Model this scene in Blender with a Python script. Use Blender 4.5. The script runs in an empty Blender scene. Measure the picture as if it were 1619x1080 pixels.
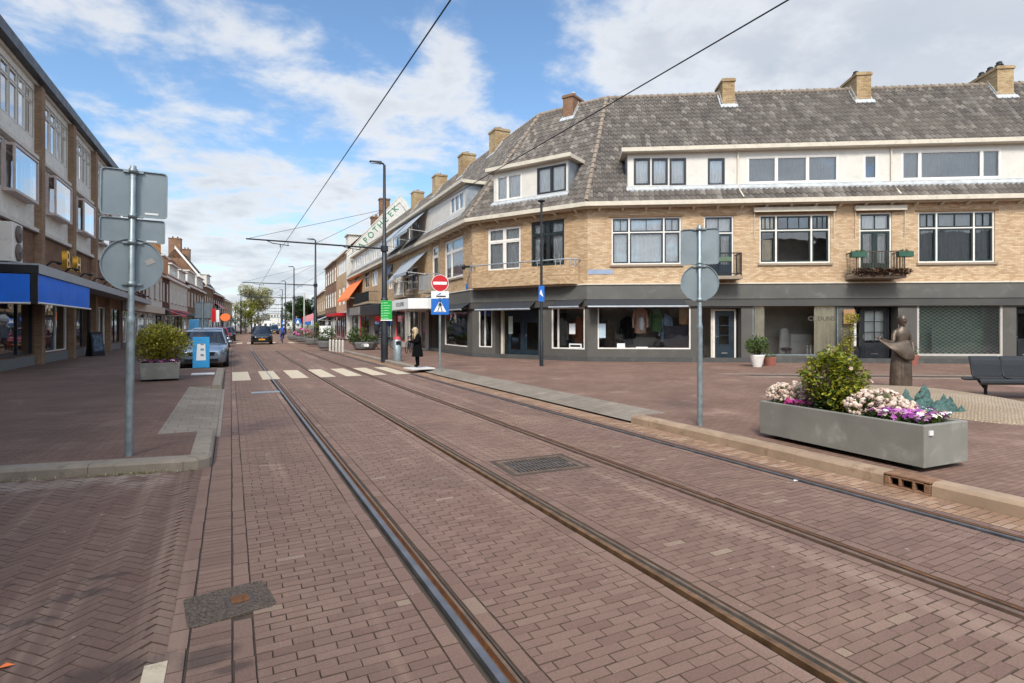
import bpy, bmesh, math, random
from math import radians, sin, cos, pi, sqrt, atan2
from mathutils import Matrix, Vector
random.seed(7)
SC = bpy.context.scene
COL = SC.collection
R = random.Random(11)

# ------------------------------------------------------------------ camera
TH = radians(26.8)            # street direction is world +Y; the camera is turned to the right of it
CS, SN = cos(TH), sin(TH)
FPX, CX, HY, EYE = 880.0, 809.5, 514.0, 1.7
cam = bpy.data.cameras.new('camera')
cam.sensor_width = 36.0
cam.lens = 36.0 * FPX / 1619
cam.shift_y = -26.0 / 1619
cam.clip_start = 0.05
cam.clip_end = 6000
camo = bpy.data.objects.new('camera', cam)
camo.location = (0, 0, EYE)
camo.rotation_euler = (radians(90), 0, -TH)
COL.objects.link(camo)
SC.camera = camo

# ------------------------------------------------------------------ colour management, sky, sun
SC.view_settings.view_transform = 'Standard'
SC.view_settings.look = 'None'
SC.view_settings.gamma = 1
SC.view_settings.exposure = 1.06
SUN_EL, SUN_AZ = radians(46), radians(26.8 + 180 + 10)   # azimuth clockwise from +Y, where the sun stands
sunv = Vector((sin(SUN_AZ) * cos(SUN_EL), cos(SUN_AZ) * cos(SUN_EL), sin(SUN_EL)))
sl = bpy.data.lights.new('sun', 'SUN')
sl.energy = 1.9
sl.angle = radians(15)
sl.color = (1, .955, .89)
so = bpy.data.objects.new('sun', sl)
so.rotation_euler = sunv.to_track_quat('Z', 'Y').to_euler()
so.location = (0, -20, 40)
COL.objects.link(so)

def lin(c):
    if isinstance(c, str):
        c = [int(c[i:i + 2], 16) / 255 for i in (0, 2, 4)]
        c = [x / 12.92 if x <= .04045 else ((x + .055) / 1.055) ** 2.4 for x in c]
    return (c[0], c[1], c[2], 1)

class NT:
    def __init__(s, nt): s.nt = nt
    def n(s, typ, ins=None, **props):
        nd = s.nt.nodes.new(typ)
        for k, v in props.items(): setattr(nd, k, v)
        for k, v in (ins or {}).items(): s.set(nd.inputs[k], v)
        return nd
    def set(s, sock, v):
        if isinstance(v, bpy.types.NodeSocket): s.nt.links.new(v, sock)
        elif isinstance(v, bpy.types.Node): s.nt.links.new(v.outputs[0], sock)
        else: sock.default_value = v
    def math(s, op, a, b=0.0, clamp=False):
        nd = s.n('ShaderNodeMath', {0: a, 1: b}, operation=op); nd.use_clamp = clamp
        return nd.outputs[0]
    def vmath(s, op, a, b=None):
        nd = s.n('ShaderNodeVectorMath', {0: a}, operation=op)
        if b is not None: s.set(nd.inputs[1], b)
        return nd
    def mix(s, f, a, b, blend='MIX'):
        nd = s.n('ShaderNodeMix', data_type='RGBA', blend_type=blend)
        s.set(nd.inputs[0], f); s.set(nd.inputs[6], a); s.set(nd.inputs[7], b)
        return nd.outputs[2]
    def ramp(s, f, stops, interp='LINEAR'):
        nd = s.n('ShaderNodeValToRGB', {0: f}); cr = nd.color_ramp; cr.interpolation = interp
        while len(cr.elements) < len(stops): cr.elements.new(.5)
        for e, (p, c) in zip(cr.elements, stops):
            e.position = p; e.color = c if len(c) == 4 else (*c, 1)
        return nd.outputs[0]
    def maprange(s, v, a, b, c, d, smooth=True):
        nd = s.n('ShaderNodeMapRange', {0: v, 1: a, 2: b, 3: c, 4: d})
        if smooth: nd.interpolation_type = 'SMOOTHSTEP'
        return nd.outputs[0]
    def noise(s, vec, scale, detail=4, rough=.55, dist=0):
        return s.n('ShaderNodeTexNoise', {'Vector': vec, 'Scale': scale, 'Detail': detail, 'Roughness': rough, 'Distortion': dist})

world = bpy.data.worlds.new('World')
SC.world = world
world.use_nodes = True
wt = world.node_tree
wt.nodes.clear()
w = NT(wt)
sky = w.n('ShaderNodeTexSky', sky_type='NISHITA', sun_disc=False, sun_elevation=SUN_EL, sun_rotation=SUN_AZ,
          air_density=1.0, dust_density=1.0, ozone_density=2.0)
geo = w.n('ShaderNodeTexCoord')
sep = w.n('ShaderNodeSeparateXYZ', {0: geo.outputs['Generated']})
dz = w.math('ADD', w.math('MAXIMUM', sep.outputs[2], 0.0), 0.16)
px_ = w.math('DIVIDE', sep.outputs[0], dz)
py_ = w.math('DIVIDE', sep.outputs[1], dz)
pv = w.n('ShaderNodeCombineXYZ', {0: px_, 1: py_, 2: 3.7}).outputs[0]
n1 = w.noise(pv, 3.1, 12, .60, .2).outputs[0]
n2 = w.noise(w.n('ShaderNodeMapping', {0: pv, 1: (5.3, 2.1, 9)}).outputs[0], .55, 4, .5).outputs[0]
cov = w.math('ADD', w.math('MULTIPLY', n1, .98), w.math('MULTIPLY', n2, .40)); cov = w.math('SUBTRACT', cov, .22)
# where the larger cloud banks and the clear gaps stand in the sky: direction (px,py of the view) -> a bump of given size
def skydir(px, py):
    v = Vector(((px - CX) / FPX, 1, (HY - py) / FPX)).normalized()
    return (v.x * CS + v.y * SN, -v.x * SN + v.y * CS, v.z)
BLOBS = [(230, 20, .22, .07), (400, 90, .16, .05), (240, 210, .16, .08), (640, 190, .15, .13), (590, 260, .13, .09), (740, 210, .09, .09), (1330, 50, .45, .19),
         (960, 120, .12, .06), (1580, 80, .3, .1), (330, 300, .16, .05), (390, 400, .25, .08), (720, 95, .06, .11), (500, 340, .2, .05), (470, 80, .08, .06),
         (560, 60, .16, -.12), (440, 200, .14, -.12), (800, 60, .09, -.16), (700, 330, .10, -.12), (330, 200, .12, -.07), (830, 140, .06, -.08), (120, 130, .14, -.09), (60, 60, .1, .05), (620, 330, .10, -.06), (900, 60, .05, -.05), (160, 170, .1, -.05)]
for (bx, by, rad, amt) in BLOBS:
    dd = w.vmath('DISTANCE', geo.outputs['Generated'], skydir(bx, by)).outputs['Value']
    cov = w.math('ADD', cov, w.maprange(dd, 0.0, rad * 1.35, amt, 0.0))
lowh = w.maprange(sep.outputs[2], .02, .30, .10, 0.0)      # more cloud near the horizon
cov = w.math('ADD', cov, lowh)
fwd = w.n('ShaderNodeVectorMath', {0: geo.outputs['Generated'], 1: (SN, CS, 0)}, operation='DOT_PRODUCT').outputs['Value']
cov = w.math('ADD', cov, w.maprange(fwd, -.35, .15, .13, 0.0))     # the sky behind the viewer is more clouded
alpha = w.math('POWER', w.maprange(cov, .41, .65, 0.0, 1.0), 1.05)
n3 = w.noise(w.n('ShaderNodeMapping', {0: pv, 1: (1.3, 7.1, 2)}).outputs[0], 2.1, 6, .5).outputs[0]
shade = w.math('ADD', w.math('MULTIPLY', w.maprange(cov, .58, .82, 0.0, 1.0), .75), w.maprange(n3, .4, .75, 0.0, .3))
ccol = w.mix(shade, (7.5, 7.7, 8.0, 1), (5.2, 5.6, 6.2, 1))
skyc = w.mix(1.0, sky.outputs[0], (1.55, 1.78, 1.86, 1), 'MULTIPLY')
cl = w.mix(w.math('MULTIPLY', alpha, .92), skyc, ccol)
# extra sky brightness added behind the viewer and at the zenith to lift ambient light
ambient_lift = w.math('ADD', w.math('ADD', 1.0, w.maprange(fwd, .25, -.6, 0.0, 1.0)), w.maprange(sep.outputs[2], .62, .95, 0.0, .6))
cl = w.vmath('SCALE', cl); w.set(cl.inputs['Scale'], ambient_lift); cl = cl.outputs[0]
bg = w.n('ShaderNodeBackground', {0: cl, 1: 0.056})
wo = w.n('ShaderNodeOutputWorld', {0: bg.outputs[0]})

# ------------------------------------------------------------------ materials
MATS = {}
def new_mat(name):
    m = bpy.data.materials.new(name); m.use_nodes = True
    nt = m.node_tree; nt.nodes.clear()
    t = NT(nt)
    b = t.n('ShaderNodeBsdfPrincipled')
    o = t.n('ShaderNodeOutputMaterial', {0: b.outputs[0]})
    MATS[name] = m
    return m, t, b, o
def mat(name, col, rough=.7, metal=0.0, var=.16, scale=2.5, bump=0.0, bscale=40, spec=.5, dirt=None, coat=0.0):
    """plain surface with cloudy tone and roughness variation, optional grain bump and blotchy dirt"""
    if name in MATS: return MATS[name]
    m, t, b, o = new_mat(name)
    tc = t.n('ShaderNodeTexCoord').outputs['Object']
    n = t.noise(tc, scale, 6, .6).outputs[0]
    c = lin(col)
    lo = tuple(x * (1 - var) for x in c[:3]) + (1,); hi = tuple(min(1, x * (1 + var)) for x in c[:3]) + (1,)
    cc = t.ramp(n, [(.3, lo), (.7, hi)])
    if dirt:
        dn = t.noise(tc, scale * 1.7 + .3, 8, .65, .4).outputs[0]
        cc = t.mix(t.maprange(dn, .52, .72, 0, dirt[1]), cc, lin(dirt[0]))
    t.set(b.inputs['Base Color'], cc)
    t.set(b.inputs['Roughness'], t.maprange(n, .3, .7, max(.03, rough - .08), min(1, rough + .08)))
    b.inputs['Metallic'].default_value = metal
    b.inputs['Specular IOR Level'].default_value = spec
    b.inputs['Coat Weight'].default_value = coat
    if bump:
        bn = t.noise(tc, bscale, 5, .6)
        t.set(b.inputs['Normal'], t.n('ShaderNodeBump', {'Height': bn.outputs[0], 'Strength': bump, 'Distance': .01}).outputs[0])
    return m
def island_mat(name, stops, rough=.8, bump=0.0, bscale=60, spec=.4, big=None, transl=0.0, dark=None):
    """each separate piece of the mesh (paver, tile, leaf) gets its own tone from the ramp"""
    m, t, b, o = new_mat(name)
    g = t.n('ShaderNodeNewGeometry')
    c = t.ramp(g.outputs['Random Per Island'], [(p, lin(x)) for p, x in stops])
    tc = t.n('ShaderNodeTexCoord').outputs['Object']
    if big:
        for (sc_, lo, hi, colr, amt) in big:
            nz = t.noise(tc, sc_, 6, .6, .3).outputs[0]
            c = t.mix(t.maprange(nz, lo, hi, 0, amt), c, lin(colr))
    fine = t.noise(tc, bscale, 4, .65).outputs[0]
    c = t.mix(t.maprange(fine, .25, .75, .35, 0.0), c, (0, 0, 0, 1)) if dark is None else t.mix(t.maprange(fine, .25, .75, dark, 0.0), c, (0, 0, 0, 1))
    t.set(b.inputs['Base Color'], c)
    b.inputs['Roughness'].default_value = rough
    b.inputs['Specular IOR Level'].default_value = spec
    if bump:
        t.set(b.inputs['Normal'], t.n('ShaderNodeBump', {'Height': fine, 'Strength': bump, 'Distance': .006}).outputs[0])
    if transl:
        tr = t.n('ShaderNodeBsdfTranslucent', {0: c})
        mx = t.n('ShaderNodeMixShader', {0: transl, 1: b.outputs[0], 2: tr.outputs[0]})
        t.set(o.inputs[0], mx.outputs[0])
    return m
def brick_mat(name, c1, c2, mortar, bw=.21, bh=.062, ms=.009, rough=.9, bias=0.0, var=.5, stain=None, bump=.5, off=.5, distort=0.0):
    if name in MATS: return MATS[name]
    m, t, b, o = new_mat(name)
    uv = t.n('ShaderNodeUVMap').outputs[0]
    tc = t.n('ShaderNodeTexCoord').outputs['Object']
    if distort:
        dn = t.noise(uv, .8, 3, .5)
        uv = t.vmath('ADD', uv, t.vmath('MULTIPLY', t.vmath('SUBTRACT', dn.outputs['Color'], (.5, .5, .5)).outputs[0], (distort, distort, 0)).outputs[0]).outputs[0]
    br = t.n('ShaderNodeTexBrick', {'Vector': uv, 'Color1': lin(c1), 'Color2': lin(c2), 'Mortar': lin(mortar), 'Scale': 1.0, 'Mortar Size': ms,
                                    'Mortar Smooth': .2, 'Bias': bias, 'Brick Width': bw, 'Row Height': bh}, offset=off)
    n = t.noise(tc, .7, 7, .62).outputs[0]
    f = t.noise(tc, 30, 4, .6).outputs[0]
    c = t.mix(t.maprange(n, .35, .7, var, 0.0), br.outputs[0], lin(c2), 'MULTIPLY') if var else br.outputs[0]
    c = t.mix(t.maprange(f, .3, .8, .25, 0.0), c, (.02, .015, .01, 1))
    if stain:
        s2 = t.noise(t.n('ShaderNodeMapping', {0: tc, 3: (1, 1, .35)}).outputs[0], .9, 8, .65, .5).outputs[0]
        c = t.mix(t.maprange(s2, .54, .74, 0, stain[1]), c, lin(stain[0]))
    t.set(b.inputs['Base Color'], c)
    b.inputs['Roughness'].default_value = rough
    b.inputs['Specular IOR Level'].default_value = .3
    h = t.math('SUBTRACT', t.math('MULTIPLY', f, .4), br.outputs['Fac'])
    if bump: t.set(b.inputs['Normal'], t.n('ShaderNodeBump', {'Height': h, 'Strength': bump, 'Distance': .008}).outputs[0])
    return m
def glass_mat(name, tint=(1, 1, 1), refl=1.0, wav=.0015):
    m, t, b, o = new_mat(name)
    t.nt.nodes.remove(b)
    tc = t.n('ShaderNodeTexCoord').outputs['Object']
    bp = t.n('ShaderNodeBump', {'Height': t.noise(tc, .9, 2, .5).outputs[0], 'Strength': .35, 'Distance': wav * 12}).outputs[0]
    fr = t.n('ShaderNodeFresnel', {'IOR': 1.55, 'Normal': bp}).outputs[0]
    gl = t.n('ShaderNodeBsdfGlossy', {'Color': (.95, .97, 1, 1), 'Roughness': .015, 'Normal': bp})
    tr = t.n('ShaderNodeBsdfTransparent', {0: (*tint, 1)})
    f = t.math('ADD', t.math('MULTIPLY', fr, 1.3 * refl), .05 * refl, True)
    t.set(o.inputs[0], t.n('ShaderNodeMixShader', {0: f, 1: tr.outputs[0], 2: gl.outputs[0]}).outputs[0])
    return m

# paving
PAV = [(0, '775c50'), (.25, '7d6255'), (.5, '84695b'), (.75, '806557'), (.985, '896e5f'), (1, '98836f')]
M_pav = island_mat('paver_clay', PAV, .78, .6, 90, big=[(.35, .5, .72, 'a5866f', .4), (1.3, .58, .75, '705a4e', .35), (.16, .45, .7, '806357', .4), (6, .66, .78, 'a99282', .25)])
M_pavd = island_mat('paver_clay_dark', [(0, '694f45'), (.35, '6d5449'), (.7, '71584c'), (1, '765c50')], .8, .6, 90, big=[(.5, .5, .72, '86705f', .4), (1.1, .56, .74, '4f433d', .45)])
M_pavo = island_mat('paver_rusty', [(0, '8e7058'), (.35, '9a795e'), (.7, 'a58367'), (1, 'ae9078')], .82, .6, 90, big=[(.7, .45, .7, '7e5f49', .6)])
M_joint = mat('joint_dirt', '57463a', .95, var=.35, scale=6)
M_sand = mat('joint_sand', '463a32', .95, var=.3, scale=9)
M_walk = brick_mat('walk_brick', '8e7162', '806455', '6a5346', .21, .07, .006, .85, var=.3, stain=('a58874', .5), bump=.35, distort=.02)
M_walkl = brick_mat('walk_brick_left', '7f6456', '72594d', '5e4a40', .21, .07, .006, .85, var=.3, stain=('907a6d', .4), bump=.35, distort=.02)
M_roadf = brick_mat('road_brick', '977861', '8b6d5a', '6e5848', .21, .105, .006, .8, var=.35, stain=('877067', .4), bump=.3)
M_kerb = mat('kerb_concrete', '83786a', .9, var=.18, scale=4, bump=.4, bscale=90, dirt=('5d5348', .6))
M_kerbr = mat('kerb_rusty', '978069', .9, var=.2, scale=3, bump=.4, bscale=90, dirt=('6d523a', .7))
M_slab = brick_mat('slab_grey', '978b7c', '8a7f72', '70675b', .3, .3, .006, .88, var=.3, stain=('8d867e', .4), bump=.3)
M_paint = mat('road_paint', 'bdae94', .75, var=.12, scale=6, bump=.3, bscale=60, dirt=('8a7262', .65))
M_white = mat('white_tile', 'c8c6c2', .7, var=.06, dirt=('9a9690', .4))
# rails
M_railhead = mat('rail_steel', '77777a', .45, .6, var=.25, scale=5)
M_raildull = mat('rail_worn', '7a6450', .5, .45, var=.35, scale=7, dirt=('8f5c30', .8))
M_rust = mat('rail_rust', '6b4426', .9, .1, var=.4, scale=12, dirt=('332318', .6), bump=.5)
M_rusto = mat('rail_orange', '86664a', .45, .55, var=.4, scale=9, dirt=('5d4028', .6))
M_slot = mat('rail_slot', '55504b', .8, .1, var=.3, scale=14)
M_asph = mat('tar_gravel', '574b40', .95, var=.85, scale=70, bump=1, bscale=120)
# facade
M_ybrick = brick_mat('yellow_brick', 'e0c4a0', 'bb9872', 'b3a389', .21, .063, .009, .9, var=.2, stain=('9a7a58', .5), bump=.6)
M_ybrickl = brick_mat('yellow_brick_light', 'd8bb94', 'b08c66', 'ab9a7e', .21, .063, .009, .9, var=.25, stain=('9a7852', .5), bump=.6)
M_pierb = brick_mat('pier_brick', 'ae9075', '93775d', '8f7d68', .21, .06, .008, .9, var=.3, stain=('86684e', .5), bump=.6)
M_brown = brick_mat('brown_brick', 'a07a5e', '84614a', '7d6a58', .21, .06, .008, .9, var=.4, stain=('5e4535', .5), bump=.6)
M_red = brick_mat('red_brick', '7d4a3a', '65382c', '60483f', .21, .06, .008, .9, var=.4, stain=('4d2e26', .5), bump=.6)
M_chim = brick_mat('chimney_brick', 'cbb288', 'a68a64', '93836c', .21, .06, .008, .9, var=.45, stain=('7d644a', .6), bump=.6)
M_dark = mat('shopfront_plaster', '504d47', .75, var=.14, scale=1.2, bump=.2, bscale=60, dirt=('66635f', .5))
M_fascia = mat('fascia_panel', '55534d', .6, var=.16, scale=1.0, dirt=('6d6b68', .6))
M_fascia2 = mat('fascia_band', '44423e', .6, var=.15, scale=1.0)
M_soff = mat('old_white_paint', 'c3b9a6', .7, var=.1, scale=3, dirt=('8c8069', .5))
M_wpaint = mat('white_paint', 'd9d4ca', .55, var=.06, scale=3, dirt=('a79f90', .4))
M_wboard = mat('white_board', 'c8c2b7', .6, var=.07, scale=2, dirt=('a9a294', .45))
M_green = mat('dark_green_paint', '1f2d29', .4, var=.15)
M_blackp = mat('black_paint', '1c1f22', .4, var=.15)
M_navy = mat('navy_paint', '1d2a33', .4, var=.15)
M_stone = mat('sill_stone', '8d7f6d', .85, var=.15, scale=6)
M_zinc = mat('zinc_sheet', '9aa0a4', .5, .35, var=.15, scale=3, dirt=('6f7477', .5))
M_lead = mat('lead_flashing', 'a9abaa', .6, .1, var=.2, scale=5, dirt=('74736f', .5))
M_tile = island_mat('roof_tile', [(0, '56504a'), (.22, '615952'), (.45, '6c645c'), (.62, '655d56'), (.85, '777067'), (1, '8a8278')], .9, .5, 30,
                    big=[(.25, .48, .7, '7f7468', .35), (.9, .55, .75, '544a42', .35)])
M_ridge = mat('ridge_tile', '7d7062', .9, var=.4, scale=6, dirt=('8a7f70', .5))
M_redtile = brick_mat('red_roof_tile', '9a5034', '84402a', '4c281d', .25, .3, .02, .9, var=.3, bump=.8, off=0)
M_dtile = brick_mat('dark_roof_tile', '625950', '4d453d', '2c2622', .25, .3, .02, .9, var=.3, bump=.8, off=0)
M_conc = mat('pale_concrete', 'aaa59c', .8, var=.12, scale=2, bump=.2, dirt=('7d776d', .5))
M_glass = glass_mat('window_glass')
M_glassl = glass_mat('reflective_window_glass', (1, 1, 1), 1.5)
M_gshop = glass_mat('shop_glass', (.95, .97, .96), .75)
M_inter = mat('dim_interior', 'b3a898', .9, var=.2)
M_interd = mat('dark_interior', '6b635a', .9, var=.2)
M_curt = mat('sheer_curtain', 'e2e2dc', .9, var=.08, scale=5)
M_curtb = mat('beige_curtain', 'eaddc4', .9, var=.1, scale=5)
M_blind = mat('grey_blind', '8d9190', .9, var=.1, scale=5)
M_galv = mat('galvanised_steel', '8b9698', .42, .55, var=.2, scale=9, dirt=('6e7779', .5))
M_signback = mat('sign_back', '7f8a8e', .5, .35, var=.08, scale=3, dirt=('6c777a', .35))
M_post = mat('anthracite_post', '24282c', .45, .2, var=.12)
M_planter = mat('planter_concrete', '7b7970', .75, var=.16, scale=2.2, bump=.25, bscale=70, dirt=('98948a', .8))
M_bronze = mat('dark_bronze', '5d5044', .45, .55, var=.3, scale=6, bump=.6, bscale=18, dirt=('6b6055', .5))
M_verd = mat('verdigris', '44605a', .75, .15, var=.45, scale=18, bump=1, bscale=30, dirt=('1d2422', .95))
M_rubber = mat('rubber', '17181a', .8)
M_black = mat('black_metal', '1b1d20', .5, .3)
M_blue = mat('sign_blue', '1560b0', .45, var=.04)
M_blueaw = mat('blue_canvas', '1a6edc', .7, var=.1, scale=2)
M_orange = mat('orange_canvas', 'e07036', .8, var=.08)
M_greyaw = mat('grey_canvas', '8f969b', .85, var=.1)
M_blackaw = mat('black_canvas', '2a2b2e', .85, var=.15)
M_redp = mat('sign_red', 'b81420', .45, var=.05)
M_grn = mat('sign_green', '149a3c', .45, var=.05)
M_wsign = mat('sign_white', 'dcdcd8', .5, var=.03)
M_gold = mat('gold_letter', 'c9952f', .3, .7, var=.2)
M_soil = mat('potting_soil', '2b211a', .95, var=.4, scale=20)
M_mound = brick_mat('cobble_mound', 'c4b094', 'b09c82', '988670', .055, .05, .009, .9, var=.3, bump=.9, distort=.12)
# plants
M_leafd = island_mat('dark_leaf', [(0, '1d2b16'), (.4, '2b3d1c'), (.8, '3b5223'), (1, '4c6428')], .55, transl=.25, dark=.1)
M_leafy = island_mat('yellow_green_leaf', [(0, '4f5f18'), (.4, '717d22'), (.75, '959428'), (1, 'b0a034')], .55, transl=.3, dark=.1)
M_leafb = island_mat('bronze_leaf', [(0, '66721f'), (.35, '8a8c28'), (.7, 'a89c30'), (1, 'bfae40')], .55, transl=.3, dark=.1)
M_leafm = island_mat('mid_leaf', [(0, '2c3f1a'), (.5, '466024'), (1, '68802f')], .55, transl=.25, dark=.1)
M_leafp = island_mat('pale_leaf', [(0, '85834e'), (.5, 'a39f6e'), (1, 'c9c3a0')], .6, transl=.3, dark=.1)
M_twig = mat('bark', '4f4336', .9, var=.3, scale=8)
M_petw = island_mat('cream_petal', [(0, 'c79f8c'), (.4, 'dcc4b0'), (1, 'ece2d2')], .7, transl=.2, dark=.05)
M_petp = island_mat('purple_petal', [(0, '8a2f8a'), (.35, 'b14fae'), (.65, 'cf7fc6'), (.85, 'e3c3df'), (1, 'efe6ee')], .7, transl=.2, dark=.05)
M_petk = island_mat('pink_petal', [(0, 'b02a78'), (.4, 'cf4f9a'), (.8, 'e38ac0'), (1, 'f0cfe2')], .7, transl=.2, dark=.05)
M_skin = mat('skin', 'c49a80', .6, var=.05)
M_coat = mat('black_cloth', '08080a', .95, var=.2, scale=8, bump=.3, spec=.15)
M_hair = mat('blond_hair', 'b39e7a', .6, var=.25, scale=30, bump=.6, bscale=90)
M_bluecl = mat('blue_cloth', '1f3f8c', .85)
M_plate = mat('yellow_plate', 'd89a1e', .5, var=.03)
M_tail = mat('rear_lamp', '8a1014', .2)
M_lamp = mat('lamp_lens', 'd7dde0', .12, .3, var=.05)
M_carglass = mat('car_glass', '10161a', .05, 0, var=.1, spec=.8)
M_rim = mat('alloy', '8d9195', .35, .8)
M_chrome = mat('chrome', 'c0c4c8', .15, .9, var=.05)
M_cement = mat('pale_far_wall', 'bdb8ae', .8, var=.1)
M_wood = mat('fresh_timber', 'b98a55', .8, var=.2, scale=6)

# ------------------------------------------------------------------ mesh builder
class MB:
    def __init__(s): s.v = []; s.f = []; s.m = []; s.sm = []; s.T = None
    def add(s, pts, faces, mi=0, smooth=False):
        o = len(s.v)
        if s.T is not None: pts = [s.T @ Vector(p) for p in pts]
        s.v.extend([tuple(p) for p in pts])
        for f in faces:
            s.f.append(tuple(i + o for i in f)); s.m.append(mi); s.sm.append(smooth)
    def quad(s, a, b, c, d, mi=0): s.add([a, b, c, d], [(0, 1, 2, 3)], mi)
    def poly(s, pts, mi=0): s.add(pts, [tuple(range(len(pts)))], mi)
    def box(s, x0, x1, y0, y1, z0, z1, mi=0):
        s.add([(x0, y0, z0), (x1, y0, z0), (x1, y1, z0), (x0, y1, z0), (x0, y0, z1), (x1, y0, z1), (x1, y1, z1), (x0, y1, z1)],
              [(0, 3, 2, 1), (4, 5, 6, 7), (0, 1, 5, 4), (1, 2, 6, 5), (2, 3, 7, 6), (3, 0, 4, 7)], mi)
    def hexa(s, p, mi=0):
        s.add(p, [(0, 3, 2, 1), (4, 5, 6, 7), (0, 1, 5, 4), (1, 2, 6, 5), (2, 3, 7, 6), (3, 0, 4, 7)], mi)
    def prism(s, poly, h0, h1, axis='z', mi=0):
        n = len(poly)
        mk = {'z': lambda a, b, h: (a, b, h), 'y': lambda a, b, h: (a, h, b), 'x': lambda a, b, h: (h, a, b)}[axis]
        pts = [mk(a, b, h0) for a, b in poly] + [mk(a, b, h1) for a, b in poly]
        fs = [tuple(range(n))[::-1], tuple(range(n, 2 * n))] + [(i, (i + 1) % n, n + (i + 1) % n, n + i) for i in range(n)]
        s.add(pts, fs, mi)
    def tube(s, path, r, n=8, mi=0, cap=True, smooth=True):
        path = [Vector(p) for p in path]
        rr = r if isinstance(r, (list, tuple)) else [r] * len(path)
        rings = []; prev = None
        for i, p in enumerate(path):
            d = (path[min(i + 1, len(path) - 1)] - path[max(i - 1, 0)]).normalized()
            if prev is None:
                a = d.cross(Vector((0, 0, 1)))
                if a.length < .05: a = d.cross(Vector((1, 0, 0)))
            else: a = prev - d * prev.dot(d)
            a.normalize(); prev = a; b = d.cross(a)
            rings.append([p + (a * cos(2 * pi * k / n) + b * sin(2 * pi * k / n)) * rr[i] for k in range(n)])
        s.loft(rings, True, cap, mi, smooth)
    def loft(s, rings, closed=True, cap=True, mi=0, smooth=True):
        n = len(rings[0]); pts = [p for r in rings for p in r]; fs = []
        for i in range(len(rings) - 1):
            for k in range(n if closed else n - 1):
                k2 = (k + 1) % n
                fs.append((i * n + k, i * n + k2, (i + 1) * n + k2, (i + 1) * n + k))
        s.add(pts, fs, mi, smooth)
        if cap and closed:
            s.add(rings[0], [tuple(range(n))[::-1]], mi); s.add(rings[-1], [tuple(range(n))], mi)
    def lathe(s, prof, c=(0, 0, 0), n=20, mi=0, smooth=True, sx=1, sy=1):
        s.loft([[(c[0] + r * sx * cos(2 * pi * k / n), c[1] + r * sy * sin(2 * pi * k / n), c[2] + z) for k in range(n)] for r, z in prof], True, True, mi, smooth)
    def ball(s, c, r, nu=12, nv=8, mi=0, jit=0, rnd=None):
        rings = []
        for j in range(nv + 1):
            a = -pi / 2 + pi * j / nv; rr = max(.02, cos(a))
            rings.append([(c[0] + r[0] * rr * cos(2 * pi * k / nu) * (1 + (rnd.uniform(-jit, jit) if jit else 0)), c[1] + r[1] * rr * sin(2 * pi * k / nu) * (1 + (rnd.uniform(-jit, jit) if jit else 0)), c[2] + r[2] * sin(a)) for k in range(nu)])
        s.loft(rings, True, True, mi, True)
    def leaf(s, p, d, up, L, Wd, mi=0):
        d = d.normalized(); side = d.cross(up)
        if side.length < .01: side = d.cross(Vector((1, .3, 0)))
        side.normalize(); nn = side.cross(d)
        a = p - side * 0; m1 = p + d * L * .5 + nn * L * .08
        s.add([p, m1 + side * Wd * .5, p + d * L, m1 - side * Wd * .5], [(0, 1, 2, 3)], mi)
    def build(s, name, mats, parent=None, rel=None, bevel=0, auto=False, uv=True):
        me = bpy.data.meshes.new(name)
        me.from_pydata(s.v, [], s.f)
        for m in (mats if isinstance(mats, (list, tuple)) else [mats]): me.materials.append(m)
        if any(s.m): me.polygons.foreach_set('material_index', s.m)
        if any(s.sm): me.polygons.foreach_set('use_smooth', s.sm)
        if uv:
            ul = me.uv_layers.new(name='UVMap'); data = [0.0] * (2 * len(me.loops)); vs = me.vertices
            for p in me.polygons:
                nx, ny, nz = p.normal
                h = sqrt(nx * nx + ny * ny)
                if h < .2:
                    for li in p.loop_indices:
                        co = vs[me.loops[li].vertex_index].co; data[2 * li] = co.x; data[2 * li + 1] = co.y
                else:
                    tx, ty = -ny / h, nx / h
                    bx, by, bz = -nz * ty * -1 * -1, nz * tx, h
                    bx, by, bz = (ny * 0 - nz * ty), (nz * tx - nx * 0), (nx * ty - ny * tx)
                    for li in p.loop_indices:
                        co = vs[me.loops[li].vertex_index].co
                        data[2 * li] = co.x * tx + co.y * ty; data[2 * li + 1] = co.x * bx + co.y * by + co.z * bz
            ul.data.foreach_set('uv', data)
        me.update()
        o = bpy.data.objects.new(name, me); COL.objects.link(o)
        if parent is not None: o.parent = parent
        if rel is not None: o.matrix_basis = rel
        if bevel:
            bm_ = o.modifiers.new('bevel', 'BEVEL'); bm_.width = bevel; bm_.segments = 2; bm_.limit_method = 'ANGLE'
        return o

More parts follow.
